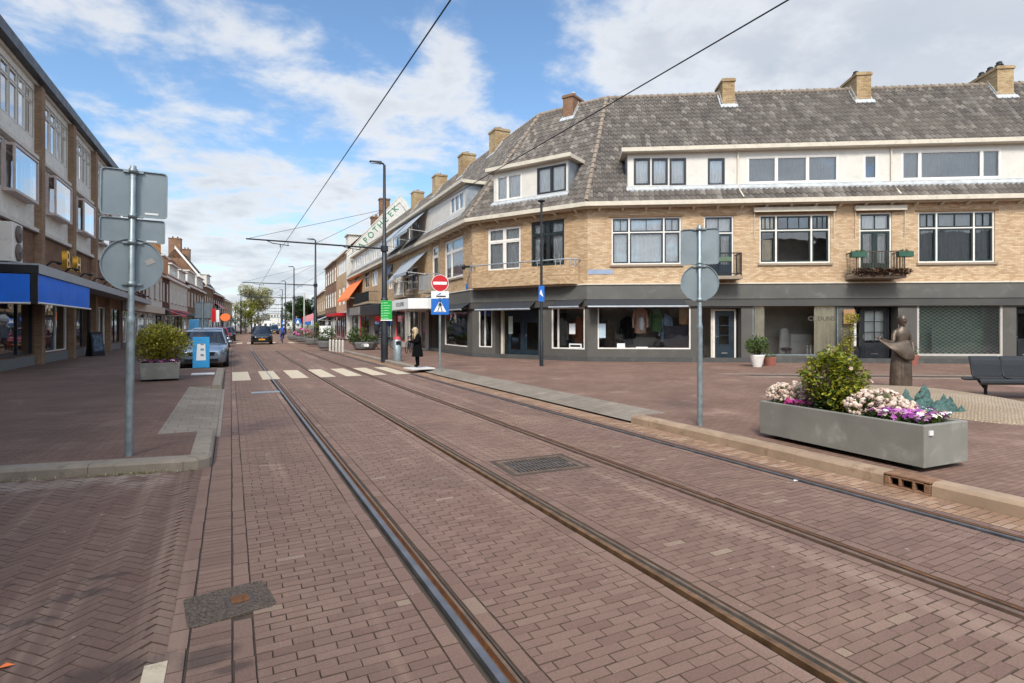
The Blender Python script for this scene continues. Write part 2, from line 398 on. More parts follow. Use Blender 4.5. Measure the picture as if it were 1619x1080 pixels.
def tag(o, label=None, cat=None, group=None, kind=None):
    if label: o['label'] = label
    if cat: o['category'] = cat
    if group: o['group'] = group
    if kind: o['kind'] = kind
    return o
def empty(name, loc=(0, 0, 0), rz=0, label=None, cat=None, group=None):
    o = bpy.data.objects.new(name, None); COL.objects.link(o); o.location = loc; o.rotation_euler = (0, 0, rz)
    o.empty_display_size = .2
    return tag(o, label, cat, group)
def copy_tree(o, parent=None):
    c = o.copy(); COL.objects.link(c); c.parent = parent
    for ch in list(o.children): copy_tree(ch, c)
    return c
def text(body, size, m, parent, rel, name='lettering', ext=.004, align='CENTER', sx=1.0):
    cu = bpy.data.curves.new('lettering_curve', 'FONT'); cu.body = body; cu.size = size; cu.extrude = ext
    cu.align_x = align; cu.align_y = 'CENTER'; cu.resolution_u = 3
    tmp = bpy.data.objects.new('tmp_lettering', cu); COL.objects.link(tmp)
    dg = bpy.context.evaluated_depsgraph_get()
    me = bpy.data.meshes.new_from_object(tmp.evaluated_get(dg))
    bpy.data.objects.remove(tmp); bpy.data.curves.remove(cu)
    me.name = name; me.materials.clear(); me.materials.append(m)
    for v in me.vertices: v.co.x *= sx
    o = bpy.data.objects.new(name, me); COL.objects.link(o)
    if parent: o.parent = parent
    o.matrix_basis = rel
    return o
def TR(x, y, z, rz=0, rx=0, ry=0):
    return Matrix.Translation((x, y, z)) @ Matrix.Rotation(rz, 4, 'Z') @ Matrix.Rotation(ry, 4, 'Y') @ Matrix.Rotation(rx, 4, 'X')
FACE = lambda x, y, z, tilt=0: TR(x, y, z) @ Matrix.Rotation(tilt, 4, 'Y') @ Matrix.Rotation(pi / 2, 4, 'X')   # text upright on a facade, facing local -y

# ------------------------------------------------------------------ from the photograph's measurements to places in the street
def W(px, Yc):
    Xc = (px - CX) / FPX * Yc
    return Vector((Xc * CS + Yc * SN, -Xc * SN + Yc * CS))
def G(px, py, z=0.0): return W(px, FPX * (EYE - z) / (py - HY))
def depth(px, py, z=0.0): return FPX * (EYE - z) / (py - HY)
def bend(y): 
    if y < 25: return 0.0
    if y < 125: return .00033 * (y - 25) ** 2
    return 3.3 + .066 * (y - 125)
class Fac:
    """a vertical plane: local x along it (left to right seen from the street), y into the building, z up"""
    def __init__(s, o, e):
        s.o = Vector(o); s.L = (Vector(e) - s.o).length; s.t = (Vector(e) - s.o).normalized(); s.n = Vector((-s.t.y, s.t.x))
        s.rz = atan2(s.t.y, s.t.x); s.M = TR(s.o.x, s.o.y, 0, s.rz)
    def k(s, px, d=0):
        r = W(px, 1.0); return (s.o.dot(s.n) + d) / r.dot(s.n)
    def s(s, px, d=0):
        k = Fac.k(s, px, d); return (W(px, k) - s.o).dot(s.t)
    def z(s, px, py, d=0): return EYE + (HY - py) / FPX * s.k(px, d)
    def rect(s, x0, x1, y0, y1, d=0):
        m = (x0 + x1) / 2
        return (s.s(x0, d), s.s(x1, d), s.z(m, y1, d), s.z(m, y0, d))
    def w(s, x, y=0): return s.o + s.t * x + s.n * y

def wall_sheet(mb, x0, x1, z0, z1, ops, y=0.0, rev=.16, mi=0, rmi=None):
    xs = sorted({x0, x1, *[min(max(q, x0), x1) for o in ops for q in o[:2]]}); zs = sorted({z0, z1, *[min(max(q, z0), z1) for o in ops for q in o[2:4]]})
    for i in range(len(xs) - 1):
        for j in range(len(zs) - 1):
            cx, cz = (xs[i] + xs[i + 1]) / 2, (zs[j] + zs[j + 1]) / 2
            if any(o[0] < cx < o[1] and o[2] < cz < o[3] for o in ops): continue
            mb.quad((xs[i], y, zs[j]), (xs[i + 1], y, zs[j]), (xs[i + 1], y, zs[j + 1]), (xs[i], y, zs[j + 1]), mi)
    for o in ops:
        a, b, c, d = o[:4]; r = o[4] if len(o) > 4 else rev; k = mi if rmi is None else rmi
        mb.quad((a, y, c), (a, y, d), (a, y + r, d), (a, y + r, c), k); mb.quad((b, y, d), (b, y, c), (b, y + r, c), (b, y + r, d), k)
        mb.quad((a, y, d), (b, y, d), (b, y + r, d), (a, y + r, d), k); mb.quad((b, y, c), (a, y, c), (a, y + r, c), (b, y + r, c), k)

def pleat(mb, x0, x1, z0, z1, y, amp=.025, wl=.12):
    n = max(4, int((x1 - x0) / wl * 6)); n = min(n, 120)
    pts = []
    for i in range(n + 1):
        x = x0 + (x1 - x0) * i / n; yy = y + amp * sin(2 * pi * (x - x0) / wl + .7 * sin(5 * x))
        pts += [(x, yy, z0), (x, yy, z1)]
    mb.add(pts, [(2 * i, 2 * i + 2, 2 * i + 3, 2 * i + 1) for i in range(n)], 0, True)

def window(par, rel, r, cols=(0, 1), tr=None, fm=None, sm=None, d=.09, cur=None, cm=None, sill=None, fw=.06, sw=.058, glass=None, name='window', label=None, trcols=None, curd=.12):
    """r = x0,x1,z0,z1 of the opening; cols = fractions where lights begin and end; tr = height fraction of the transom"""
    x0, x1, z0, z1 = r
    fm = fm or M_wpaint
    fb = MB()
    ya, yb = d - .04, d + .05
    fb.box(x0, x1, ya, yb, z0, z0 + fw); fb.box(x0, x1, ya, yb, z1 - fw, z1)
    fb.box(x0, x0 + fw, ya, yb, z0 + fw, z1 - fw); fb.box(x1 - fw, x1, ya, yb, z0 + fw, z1 - fw)
    X = [x0 + (x1 - x0) * c for c in cols]
    for c in X[1:-1]: fb.box(c - fw * .55, c + fw * .55, ya, yb - .002, z0 + fw, z1 - fw)
    lights = []
    zt = z0 + (z1 - z0) * tr if tr else None
    for i in range(len(X) - 1):
        a = X[i] + (fw if i == 0 else fw * .55); b = X[i + 1] - (fw if i == len(X) - 2 else fw * .55)
        if zt:
            fb.box(a, b, ya + .003, yb - .004, zt - fw * .4, zt + fw * .4)
            lights.append((a, b, z0 + fw, zt - fw * .4)); lights.append((a, b, zt + fw * .4, z1 - fw))
        else: lights.append((a, b, z0 + fw, z1 - fw))
    f = fb.build(name, fm, par, rel)
    if label: f['label'] = label
    if sm:
        sb = MB()
        for (a, b, c, e) in lights:
            sb.box(a, b, ya + .012, yb - .012, c, c + sw); sb.box(a, b, ya + .012, yb - .012, e - sw, e)
            sb.box(a, a + sw, ya + .012, yb - .012, c + sw, e - sw); sb.box(b - sw, b, ya + .012, yb - .012, c + sw, e - sw)
        if trcols and zt:
            for (a, b, c, e) in lights:
                if c > zt - .01:
                    for q in range(1, trcols): sb.box(a + (b - a) * q / trcols - .012, a + (b - a) * q / trcols + .012, ya + .014, yb - .014, c + sw, e - sw)
        sb.build('sash', sm, f)
    pb = MB()
    for (a, b, c, e) in lights: pb.quad((a, d + .012, c), (b, d + .012, c), (b, d + .012, e), (a, d + .012, e))
    pb.build('pane', glass or M_glass, f)
    if cur:
        cb = MB()
        for q in cur:
            a, b = x0 + (x1 - x0) * q[0], x0 + (x1 - x0) * q[1]; c, e = z0 + (z1 - z0) * q[2], z0 + (z1 - z0) * q[3]
            pleat(cb, a, b, c, e, d + curd, wl=q[4] if len(q) > 4 else .12)
        cb.build('curtain', cm or M_curt, f)
    if sill:
        s_ = MB(); s_.box(x0 - .08, x1 + .08, -.07, d - .041, z0 - .09, z0 - .003); s_.build('sill', sill, f)
    return f

def tiles(mb, xl, xr, y0, z0, y1, z1, tw=.215, tl=.31, skip=None, rnd=R):
    """pantiles: xl(v), xr(v) bounds as functions of 0..1 up the slope"""
    L = sqrt((y1 - y0) ** 2 + (z1 - z0) ** 2); uy, uz = (y1 - y0) / L, (z1 - z0) / L; ny, nz = -uz, uy
    rows = int(L / tl); tl = L / rows
    K = 7; prof = [.0, .040, .072, .064, .03, .004, -.008, .0]
    for j in range(rows):
        v0 = j * tl; f = (v0 + tl / 2) / L
        a, b = xl(f), xr(f)
        for i in range(int(math.floor(a / tw)), int(math.ceil(b / tw))):
            xc = (i + .5) * tw
            if xc < a - tw * .3 or xc > b + tw * .3: continue
            if skip and skip(xc, f): continue
            dz = rnd.uniform(-.004, .004); sk = rnd.uniform(-.006, .006)
            lo = []; hi = []; lip = []
            for k in range(K + 1):
                x = i * tw + tw * 1.04 * k / K; h = prof[k] + dz
                s0, s1 = v0 - .03 + sk, v0 + tl + .01
                lo.append((x, y0 + uy * s0 + ny * (h + .034), z0 + uz * s0 + nz * (h + .034)))
                hi.append((x, y0 + uy * s1 + ny * (h + .004), z0 + uz * s1 + nz * (h + .004)))
                lip.append((x, y0 + uy * s0 + ny * (h + .008), z0 + uz * s0 + nz * (h + .008)))
            n = K + 1
            mb.add(lip + lo + hi, [(k, k + 1, n + k + 1, n + k) for k in range(K)] + [(n + k, n + k + 1, 2 * n + k + 1, 2 * n + k) for k in range(K)], 0, False)

# ================================================================== GROUND, ROAD, PAVEMENTS
RAILS = [1.18, 2.615, 4.17, 5.60]
KR = 6.2      # right kerb face
KL = -.2      # left kerb face
ys_far = [40 + 6 * i for i in range(28)]
def strip(name, xa, xb, za, zb, ys, m, kind='structure'):
    mb = MB(); pts = []
    for y in ys: pts += [(xa + bend(y), y, za), (xb + bend(y), y, zb)]
    mb.add(pts, [(2 * i, 2 * i + 1, 2 * i + 3, 2 * i + 2) for i in range(len(ys) - 1)])
    o = mb.build(name, m); o['kind'] = kind; return o
g = MB(); g.quad((-900, -200, -.14), (900, -200, -.14), (900, 2500, -.14), (-900, 2500, -.14))
g.build('ground', mat('ground_earth', '6b625a', .95, var=.2, scale=.05))['kind'] = 'structure'
# joint sand under the clay pavers, left open where the grooves of the rails lie
js = MB(); edges = [-9.0] + [q for r in RAILS for q in (r - .075, r + .075)] + [KR + .02]
for a, b in zip(edges[0::2], edges[1::2]): 
    for y0 in range(-4, 40, 4):
        js.quad((a + (bend(y0) if a > -8 else 0), y0, -.011), (b + bend(y0), y0, -.011), (b + bend(y0 + 4), y0 + 4, -.011), (a + (bend(y0 + 4) if a > -8 else 0), y0 + 4, -.011))
js.build('road_bed', M_sand)['kind'] = 'structure'

gc = G(853, 734); vc = G(362, 953)
SKIP = [(gc.x - .42, gc.x + .42, gc.y - .29, gc.y + .29), (vc.x - .20, vc.x + .19, vc.y - .15, vc.y + .15)]
def paver(mb, cx, cy, hx, hy, rot=0.0, mi=0, rnd=R, dz=0.0):
    for q in SKIP:
        if q[0] < cx < q[1] and q[2] < cy < q[3]: return
    g_ = .0013; hx -= g_; hy -= g_; z = dz + rnd.gauss(0, .0009); tx = rnd.gauss(0, .006); ty = rnd.gauss(0, .008)
    rot += rnd.gauss(0, .006); ca, sa = cos(rot), sin(rot); iv = .002 + abs(rnd.gauss(0, .0007))
    pts = []
    for (ex, ey, ez) in ((hx, hy, -.016), (hx - .001, hy - .001, -.005), (hx - iv, hy - iv, 0)):
        for sx, sy in ((-1, -1), (1, -1), (1, 1), (-1, 1)):
            X, Y = ex * sx, ey * sy
            pts.append((cx + X * ca - Y * sa, cy + X * sa + Y * ca, ez + z + X * tx + Y * ty))
    mb.add(pts, [(8, 9, 10, 11)] + [(i, (i + 1) % 4, 4 + (i + 1) % 4, 4 + i) for i in range(4)] + [(4 + i, 4 + (i + 1) % 4, 8 + (i + 1) % 4, 8 + i) for i in range(4)], mi)
    mb.m[-8:] = [3] * 8
def wob(x, y): return .022 * sin(1.1 * x + .33 * y) + .014 * sin(2.3 * x - .21 * y + 1) + .03 * sin(.21 * y + .5 * x)
def bond(mb, xa, xb, y0, y1, L=.20, H=.072, mi=0):
    n = int((y1 - y0) / H)
    for j in range(n):
        y = y0 + (j + .5) * H
        x = xa - (L / 2 if j % 2 else 0) - R.uniform(0, .035)
        if x + L - xa < .055: x += L; x0_ = xa
        a = xa
        while a < xb - .001:
            b = min(x + L, xb)
            if xb - b < .055: b = xb
            paver(mb, (a + b) / 2 + bend(y), y + wob((a + b) / 2, y), (b - a) / 2, H / 2, 0, mi)
            a = b; x += L
def course(mb, xc, y0, y1, wd=.1, L=.21, mi=0):
    y = y0 + R.uniform(0, .1)
    while y < y1:
        paver(mb, xc + bend(y) + R.gauss(0, .002), y + L / 2, wd / 2, L / 2, 0, mi); y += L
rd = MB(); Y0, Y1 = -1.5, 40.0
for j in range(int((Y1 - Y0) / .072)): paver(rd, KL + .104 + bend(Y0 + j * .072), Y0 + (j + .5) * .072, .102, .036)
course(rd, KL + .262, Y0, Y1)
bond(rd, KL + .315, RAILS[0] - .19, Y0, Y1)
for i, r in enumerate(RAILS):
    course(rd, r - .137, Y0, Y1, .098); course(rd, r + .137, Y0, Y1, .098)
    if i < 3: bond(rd, r + .19, RAILS[i + 1] - .19, Y0, Y1)
bond(rd, RAILS[3] + .19, KR - .002, Y0, Y1, mi=1)
# the parking bay in the foreground: herringbone at 45 degrees behind a border course
course(rd, KL - .055, Y0, 7.4)
def bay_front(x): return 7.47 + (-.23 - x) * .205
WB = .07
for i in range(-135, 135):
    for j in range(-135, 135):
        k = (i - j) % 6
        if k == 0: cx, cy, ro = (i + 1.5) * WB, (j + .5) * WB, 0
        elif k == 5: cx, cy, ro = (i + .5) * WB, (j + 1.5) * WB, pi / 2
        else: continue
        a = radians(45); X = -3.2 + cx * cos(a) - cy * sin(a); Y = 3.2 + cx * sin(a) + cy * cos(a)
        if -5.9 < X < KL - .03 and Y0 < Y < bay_front(X) + .02: paver(rd, X, Y, WB * 1.5, WB / 2, ro + a, 2, dz=0 if X < KL - .22 else -.006)
def pav_marks(m):
    """oil stains in the parking bay and whitish bloom along its kerb, as marks on the stones themselves"""
    t = NT(m.node_tree); b = next(n for n in m.node_tree.nodes if n.type == 'BSDF_PRINCIPLED'); src = b.inputs['Base Color'].links[0].from_socket
    tc = t.n('ShaderNodeTexCoord').outputs['Object']; nz = t.noise(tc, 3.0, 6, .65, .3).outputs[0]; c = src
    for (px, py, a, bb, ang) in ((165, 912, .16, .035, .9), (120, 942, .20, .06, .7), (40, 985, .16, .05, .5), (15, 925, .03, .03, 0), (190, 1060, .25, .12, .4), (372, 1055, .10, .05, 0), (330, 1040, .16, .10, .3)):
        p = G(px, py); mp = t.n('ShaderNodeMapping', {0: t.vmath('SUBTRACT', tc, (p.x, p.y, 0)).outputs[0], 2: (0, 0, -ang), 3: (1 / a, 1 / bb, 0)}); 
        ln = t.n('ShaderNodeVectorMath', {0: mp.outputs[0]}, operation='LENGTH').outputs['Value']
        k = t.maprange(t.math('ADD', ln, t.math('MULTIPLY', t.math('SUBTRACT', nz, .5), 1.6)), .6, 1.25, .6, 0.0)
        c = t.mix(k, c, lin('332b29'))
    sx = t.n('ShaderNodeSeparateXYZ', {0: tc}); q = t.math('ADD', sx.outputs[1], t.math('MULTIPLY', sx.outputs[0], .205))
    k = t.math('MULTIPLY', t.maprange(q, 6.4, 7.3, 0, 1), t.math('MULTIPLY', t.maprange(nz, .38, .62, 0, .6), t.maprange(sx.outputs[0], -.45, -.8, 0, 1)))
    c = t.mix(k, c, lin('a8998c'))
    st = t.noise(t.n('ShaderNodeMapping', {0: tc, 3: (2.2, .10, 1)}).outputs[0], 1.0, 7, .6, .2).outputs[0]      # wear along the driving lines
    c = t.mix(t.maprange(st, .53, .70, 0, .40), c, lin('a98f7c')); c = t.mix(t.maprange(st, .47, .30, 0, .42), c, lin('6b5446'))
    pt = t.noise(tc, .55, 5, .6, 1.2).outputs[0]; c = t.mix(t.maprange(pt, .53, .62, 0, .34), c, lin('5f4a40'))                 # relaid and stained patches
    sp = t.noise(tc, 11, 3, .6).outputs[0]; c = t.mix(t.maprange(sp, .70, .76, 0, .5), c, lin('b9ab9c'))                         # droppings and gum
    t.set(b.inputs['Base Color'], c)
pav_marks(M_pavd); pav_marks(M_pav)
rd.build('brick_road', [M_pav, M_pavo, M_pavd, M_joint], uv=False)['kind'] = 'structure'
strip('far_road', KL, KR, -.003, -.003, ys_far, M_roadf)
strip('parking_lane', -2.6, KL, -.002, -.002, [23.3, 28, 32, 36] + ys_far, M_roadf)

# pavements
sh = MB()
fl = [(-16, bay_front(-16)), (-.46, bay_front(-.46) + .0)]
def flat(mb, pts, z, mi=0): mb.poly([(x, y, z) for x, y in pts], mi)
def ext(a, off=.24): return (a, bay_front(a) + off)
flat(sh, [ext(-16), ext(-.95), (-.95, 23.05), (-16, 23.05)], .12)
flat(sh, [ext(-.95), ext(-.44), (-.44, 9.5), (-.95, 9.5)], .12)
flat(sh, [(-.95, 16.5), (-.44, 16.5), (-.44, 23.05), (-.95, 23.05)], .12)
pl_ = [23.05, 28, 32, 36] + ys_far
pts = []
for y in pl_: pts += [(-16, y, .12), (-2.75 + bend(y), y, .12)]
sh.add(pts, [(2 * i, 2 * i + 1, 2 * i + 3, 2 * i + 2) for i in range(len(pl_) - 1)])
sh.build('left_pavement', M_walkl)['kind'] = 'structure'
rs = MB(); rs.quad((-.95, 9.5, .121), (-.2, 9.5, .025), (-.2, 16.5, .025), (-.95, 16.5, .121))
rs.add([(-.95, 16.5, .12), (-.44, 16.5, .12), (-.44, 16.5, .05)], [(0, 1, 2)]); rs.add([(-.95, 9.5, .12), (-.44, 9.5, .12), (-.44, 9.5, .05)], [(0, 1, 2)])
rs.build('ramp_slabs', M_slab)['kind'] = 'structure'
rp = MB()
flat(rp, [(7.0, -10), (46, -10), (46, 64), (7.0, 64)], .12)
flat(rp, [(6.43, -10), (7.0, -10), (7.0, 7.7), (6.43, 7.7)], .12)
flat(rp, [(6.43, 19.6), (7.0, 19.6), (7.0, 30), (6.43, 30)], .12)
pr_ = [30, 36] + ys_far; pts = []
for y in pr_: pts += [(6.43 + bend(y), y, .12 if y > 36 else .119), (7.0 + bend(y) + (0 if y < 62 else 12), y, .12 if y > 36 else .119)]
rp.add(pts, [(2 * i, 2 * i + 1, 2 * i + 3, 2 * i + 2) for i in range(len(pr_) - 1)])
rp.build('right_pavement', M_walk)['kind'] = 'structure'
rs = MB(); rs.quad((KR, 7.7, .03), (7.0, 7.7, .121), (7.0, 19.6, .121), (KR, 19.6, .03))
rs.add([(KR + .2, 19.6, .05), (7.0, 19.6, .12), (KR + .2, 19.6, .12)], [(0, 1, 2)])
rs.build('dropped_kerb_slabs', M_slab)['kind'] = 'structure'

def kerbline(name, pts, wd, h, m, side, step=1.0, gap=.006):
    """kerb stones set end to end along a line; side=+1: stones stand to the right of the walking direction"""
    mb = MB()
    for (a, b) in zip(pts[:-1], pts[1:]):
        a, b = Vector(a), Vector(b); L = (b - a).length; d = (b - a) / L; nn = Vector((d.y, -d.x)) * side
        k = max(1, round(L / step))
        for i in range(k):
            p, q = a + d * (L * i / k + gap / 2), a + d * (L * (i + 1) / k - gap / 2)
            dz = R.gauss(0, .002); lean = .025
            ring = lambda c: [(c.x, c.y, -.1), (*(c + nn * lean * .4), h * .75 + dz), (*(c + nn * lean * 1.6), h + dz), (*(c + nn * wd), h + dz + .001), (*(c + nn * wd), -.1)]
            mb.loft([ring(p), ring(q)], True, True, 0, False)
    o = mb.build(name, m, bevel=0); o['kind'] = 'structure'; return o
inl = G(1400, 783); IY0, IY1 = inl.y - .225, inl.y + .225
kerbline('right_kerb', [(KR, -6), (KR, IY0)], .22, .135, M_kerbr, 1)
kerbline('right_kerb', [(KR, IY1), (KR, 7.7)], .22, .135, M_kerbr, 1)
kerbline('right_kerb', [(KR + bend(y), y) for y in [19.6, 30, 36] + ys_far[:14]], .22, .13, M_kerb, 1)
kerbline('left_kerb', [(-8, bay_front(-8)), (-.5, bay_front(-.5)), (-.34, bay_front(-.34) + .03), (-.22, bay_front(-.22) + .14), (KL, 7.75), (KL, 9.5)], .24, .13, M_kerb, -1)
kerbline('left_kerb', [(KL, 16.5), (KL, 23.0), (-.5, 23.3), (-2.5, 23.3), (-2.6, 23.6)] + [(-2.6 + bend(y), y) for y in [30, 36] + ys_far[:14]], .24, .13, M_kerb, -1)
kb = MB(); kb.box(KL + .001, KL + .06, 9.5, 16.5, -.1, .012); kb.build('ramp_edge', M_kerb)['kind'] = 'structure'
# weeds and litter grow along the left kerb
# tram rails
def rail(x, mats, label):
    mb = MB(); prof = [(-.040, -.03), (-.040, .003), (-.035, .006), (-.004, .006), (.004, .002), (.008, -.034), (.036, -.034), (.040, .001), (.058, .003), (.060, -.03)]
    ys = [-1.5, 3, 8, 14, 20, 25, 30, 35] + ys_far
    rings = [[(x + bend(y) + a, y, b) for a, b in prof] for y in ys]
    n = len(prof)
    pts = [p for r in rings for p in r]
    idx = [0, 0, 0, 0, 1, 1, 1, 2, 2]
    for k in range(n - 1):
        mb.add([q for r in rings for q in (r[k], r[k + 1])], [(2 * i, 2 * i + 1, 2 * i + 3, 2 * i + 2) for i in range(len(ys) - 1)], idx[k])
    o = mb.build('tram_rail', mats); return tag(o, label, 'rail', 'grooved tram rails in the brick road')
rail(RAILS[0], [M_railhead, M_rust, M_raildull], 'bright steel tram rail nearest the left kerb, most polished of the four')
rail(RAILS[1], [M_rusto, M_slot, M_raildull], 'rust edged tram rail, second from the left kerb')
rail(RAILS[2], [mat('rail_brown', '6a5548', .7, .2, var=.3, scale=8), M_sand, M_rust], 'dull dirt filled brown tram rail right of the square road grate')
rail(RAILS[3], [mat('rail_grey', '5f5e60', .5, .4, var=.3, scale=6), M_sand, M_rust], 'greyish tram rail nearest the right kerb')

# zebra crossing and other markings
def marking(pts, z=.0055, name='zebra_stripe'):
    mb = MB(); flat(mb, pts, z); o = mb.build(name, M_paint); o['kind'] = 'structure'; return o
for i in range(7):
    x = .02 + i * .845 + .0
    marking([(x + .02, 18.9), (x + .53, 18.9), (x + .53, 22.4), (x + .02, 22.4)])
for x in (.1, 1.0, 3.0, 4.6): marking([(x + bend(56), 56), (x + .5 + bend(56), 56), (x + .5 + bend(60), 60), (x + bend(60), 60)])
wp = G(243, 1068); marking([(wp.x - .05, wp.y - .12), (wp.x + .05, wp.y - .12), (wp.x + .05, wp.y + .1), (wp.x - .05, wp.y + .1)], name='bay_marking')
for i in range(8): marking([(-.22 + bend(28 + 3 * i), 27 + 3 * i), (-.1 + bend(28 + 3 * i), 27 + 3 * i), (-.1 + bend(28 + 3 * i), 27.6 + 3 * i), (-.22 + bend(28 + 3 * i), 27.6 + 3 * i)], name='bay_marking')
# side lane in front of the shops: two flush kerb bands
def lane_kerb(off, w_, pxa, m):
    mb = MB(); sa = FF.s(pxa, -off); 
    p = [FF.w(sa, -off), FF.w(FF.L, -off), FF.w(FF.L, -off + w_), FF.w(sa - .3, -off + w_)]
    mb.prism([(q.x, q.y) for q in p], .05, .135); o = mb.build('lane_kerb', m); o['kind'] = 'structure'
# frame lines of the corner building (needed here for the lane that runs along it)
E2 = W(929, 24.1); E1 = W(747, 27.7); E3 = W(1800, 22.2)
SDIR = Vector((.032, 1)).normalized()
SFAR = E1 + SDIR * 14.0; TFAR = E1 + SDIR * 38.4
FF = Fac(E2, E3); FC = Fac(E1, E2); FS = Fac(SFAR, E1); FT = Fac(TFAR, SFAR)
lane_kerb(5.9, .14, 1150, M_kerb); lane_kerb(6.9, .12, 1195, M_kerb)
dk = MB(); a = FF.w(FF.s(1190, -6.3), -6.35); b = FF.w(FF.L, -6.35); c = FF.w(FF.L, -5.95); d = FF.w(FF.s(1190, -6.3) - .3, -5.95)
flat(dk, [a, b, c, d], .124); dk.build('lane_gutter', M_sand)['kind'] = 'structure'

# covers and gratings
def grate(c, label):
    e = empty('road_grate', (c.x, c.y, 0), radians(-3), label, 'grate')
    f = MB(); 
    for q in ((-.4, .4, -.28, -.24), (-.4, .4, .24, .28), (-.4, -.36, -.24, .24), (.36, .4, -.24, .24)): f.box(q[0], q[1], q[2], q[3], -.03, .004)
    f.build('frame', M_raildull, e)
    f = MB()
    for q in ((-.45, .45, -.33, -.281), (-.45, .45, .281, .33), (-.45, -.401, -.28, .28), (.401, .45, -.28, .28)): f.box(q[0], q[1], q[2], q[3], -.02, .0036)
    f.build('mortar_border', M_raildull if False else M_sand, e)
    b_ = MB()
    for i in range(17): x = -.35 + i * .0437; b_.box(x - .008, x + .008, -.239, .239, -.03, .003)
    for y in (-.12, 0, .12): b_.box(-.359, .359, y - .006, y + .006, -.03, .002)
    b_.build('bars', mat('grate_iron', '6a635d', .5, .5, var=.3, scale=8), e)
    p_ = MB(); p_.box(-.41, .41, -.29, .29, -.05, -.018); p_.build('pit', M_sand, e)
    e.scale = (1.14, 1.14, 1)
grate(gc, 'square iron grating set between the second and third tram rail')
e = empty('valve_cover', (vc.x, vc.y, 0), radians(8), 'small square iron valve cover in a patch of tar and gravel', 'cover')
t_ = MB(); n_ = 22
rim = [(.235 * math.copysign(abs(cos(2 * pi * i / n_)) ** .18, cos(2 * pi * i / n_)) * R.uniform(.96, 1.03), .205 * math.copysign(abs(sin(2 * pi * i / n_)) ** .18, sin(2 * pi * i / n_)) * R.uniform(.96, 1.03)) for i in range(n_)]
t_.prism(rim, -.02, .0042); t_.build('tar_patch', M_asph, e)
t_ = MB(); t_.box(-.02, .14, -.075, .075, -.02, .007); t_.build('lid', mat('cover_iron', '5a4d44', .5, .5, var=.4, scale=15), e, bevel=.004)
t_ = MB(); t_.box(.01, .11, -.05, .05, .0071, .011); t_.build('lid_panel', M_rust, e)
pc = G(420, 620); t_ = MB(); t_.box(-.33, .33, -.16, .16, -.02, .004)
o = t_.build('steel_plate', M_galv); o.location = (pc.x, pc.y, 0); tag(o, 'flat grey steel plate in the road left of the first rail', 'plate')
pc = G(1255, 409 + 280); 
# side inlet in the right kerb
e = empty('kerb_inlet', (KR, inl.y, 0), 0, 'rusty cast iron kerb inlet with three openings below the long planter', 'drain')
M_inlet = mat('rusty_iron', '86654c', .8, .2, var=.3, scale=9, dirt=('5a3521', .6), bump=.5)
f = MB()
f.box(0, .24, -.22, .22, .115, .14); f.box(-.004, .24, -.22, .22, -.05, .018)
for y, h_ in ((-.19, .03), (-.065, .014), (.065, .014), (.19, .03)): f.box(.0, .06, y - h_, y + h_, .018, .105)
f.box(.0, .06, -.159, .159, .098, .1149)
f.build('inlet_body', M_inlet, e, bevel=.008)
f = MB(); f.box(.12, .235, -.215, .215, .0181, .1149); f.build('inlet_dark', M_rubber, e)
# litter and leaves
for (px, py, m, nm, lb) in ((1258, 751 + 10, M_white, 'paper_scrap', 'thin white paper scrap beside the long planter'), (8, 1056, M_orange, 'fallen_leaf', 'orange fallen leaf at the corner of the parking bay')):
    p = G(px, py, .12 if px > 1200 else 0); l = MB(); l.add([(-.03, 0, .004), (0, -.02, .012), (.04, 0, .005), (0, .02, .014)], [(0, 1, 2), (0, 2, 3)])
    o = l.build(nm, m); o.location = (p.x, p.y, .12 if px > 1200 else .002); tag(o, lb, 'litter' if px > 1200 else 'leaf')
wd_ = MB()
for i in range(260):
    x = R.uniform(-4.2, -.4); x = x if R.random() < .6 else R.gauss(-1.0, .25)
    y = bay_front(x) - abs(R.gauss(0, .03)) - .005; a = R.uniform(0, 6.28)
    wd_.leaf(Vector((x, y, .0)), Vector((cos(a) * .5, sin(a) * .5 - .3, R.uniform(.1, 1))), Vector((0, 0, 1)), R.uniform(.02, .06), .012)
o = wd_.build('kerb_weeds', M_leafp); o['kind'] = 'stuff'; tag(o, 'tufts of weed and dry litter along the left kerb', 'weeds')

# ================================================================== CORNER BUILDING AND THE TERRACE BEHIND IT
SFAR = E1 + SDIR * 7.6
FS = Fac(SFAR, E1); FT = Fac(TFAR, SFAR)
TANR, EOV, EZ, RD = 1.33, .32, 6.93, 4.43
RZ = EZ + TANR * (RD + EOV)
def isect(A, B, d):
    a0, b0 = A.o + A.n * d, B.o + B.n * d
    cr = A.t.x * B.t.y - A.t.y * B.t.x; q = b0 - a0
    return a0 + A.t * ((q.x * B.t.y - q.y * B.t.x) / cr)
def cornerline(d): return [SFAR + FS.n * d, isect(FS, FC, d), isect(FC, FF, d), E3 + FF.n * d]
def band(mb, d0, d1, z0, z1, line=None, mi=0):
    A, B = (line or cornerline)(d0), (line or cornerline)(d1)
    for i in range(len(A) - 1):
        a, b, c, d = A[i], A[i + 1], B[i + 1], B[i]
        mb.hexa([(a.x, a.y, z0), (b.x, b.y, z0), (c.x, c.y, z0), (d.x, d.y, z0), (a.x, a.y, z1), (b.x, b.y, z1), (c.x, c.y, z1), (d.x, d.y, z1)], mi)
def lincap(F, d, i): return (cornerline(d)[i] - F.o).dot(F.t)

CB = empty('corner_building', (FF.o.x, FF.o.y, 0), FF.rz, 'long yellow brick corner building with dark shopfronts and a mottled tiled roof', 'building')
INV = FF.M.inverted()
rel = {F: INV @ F.M for F in (FF, FC, FS)}
rW = INV.copy()     # for parts built in street coordinates
GZ = 3.43           # top of the shopfront band

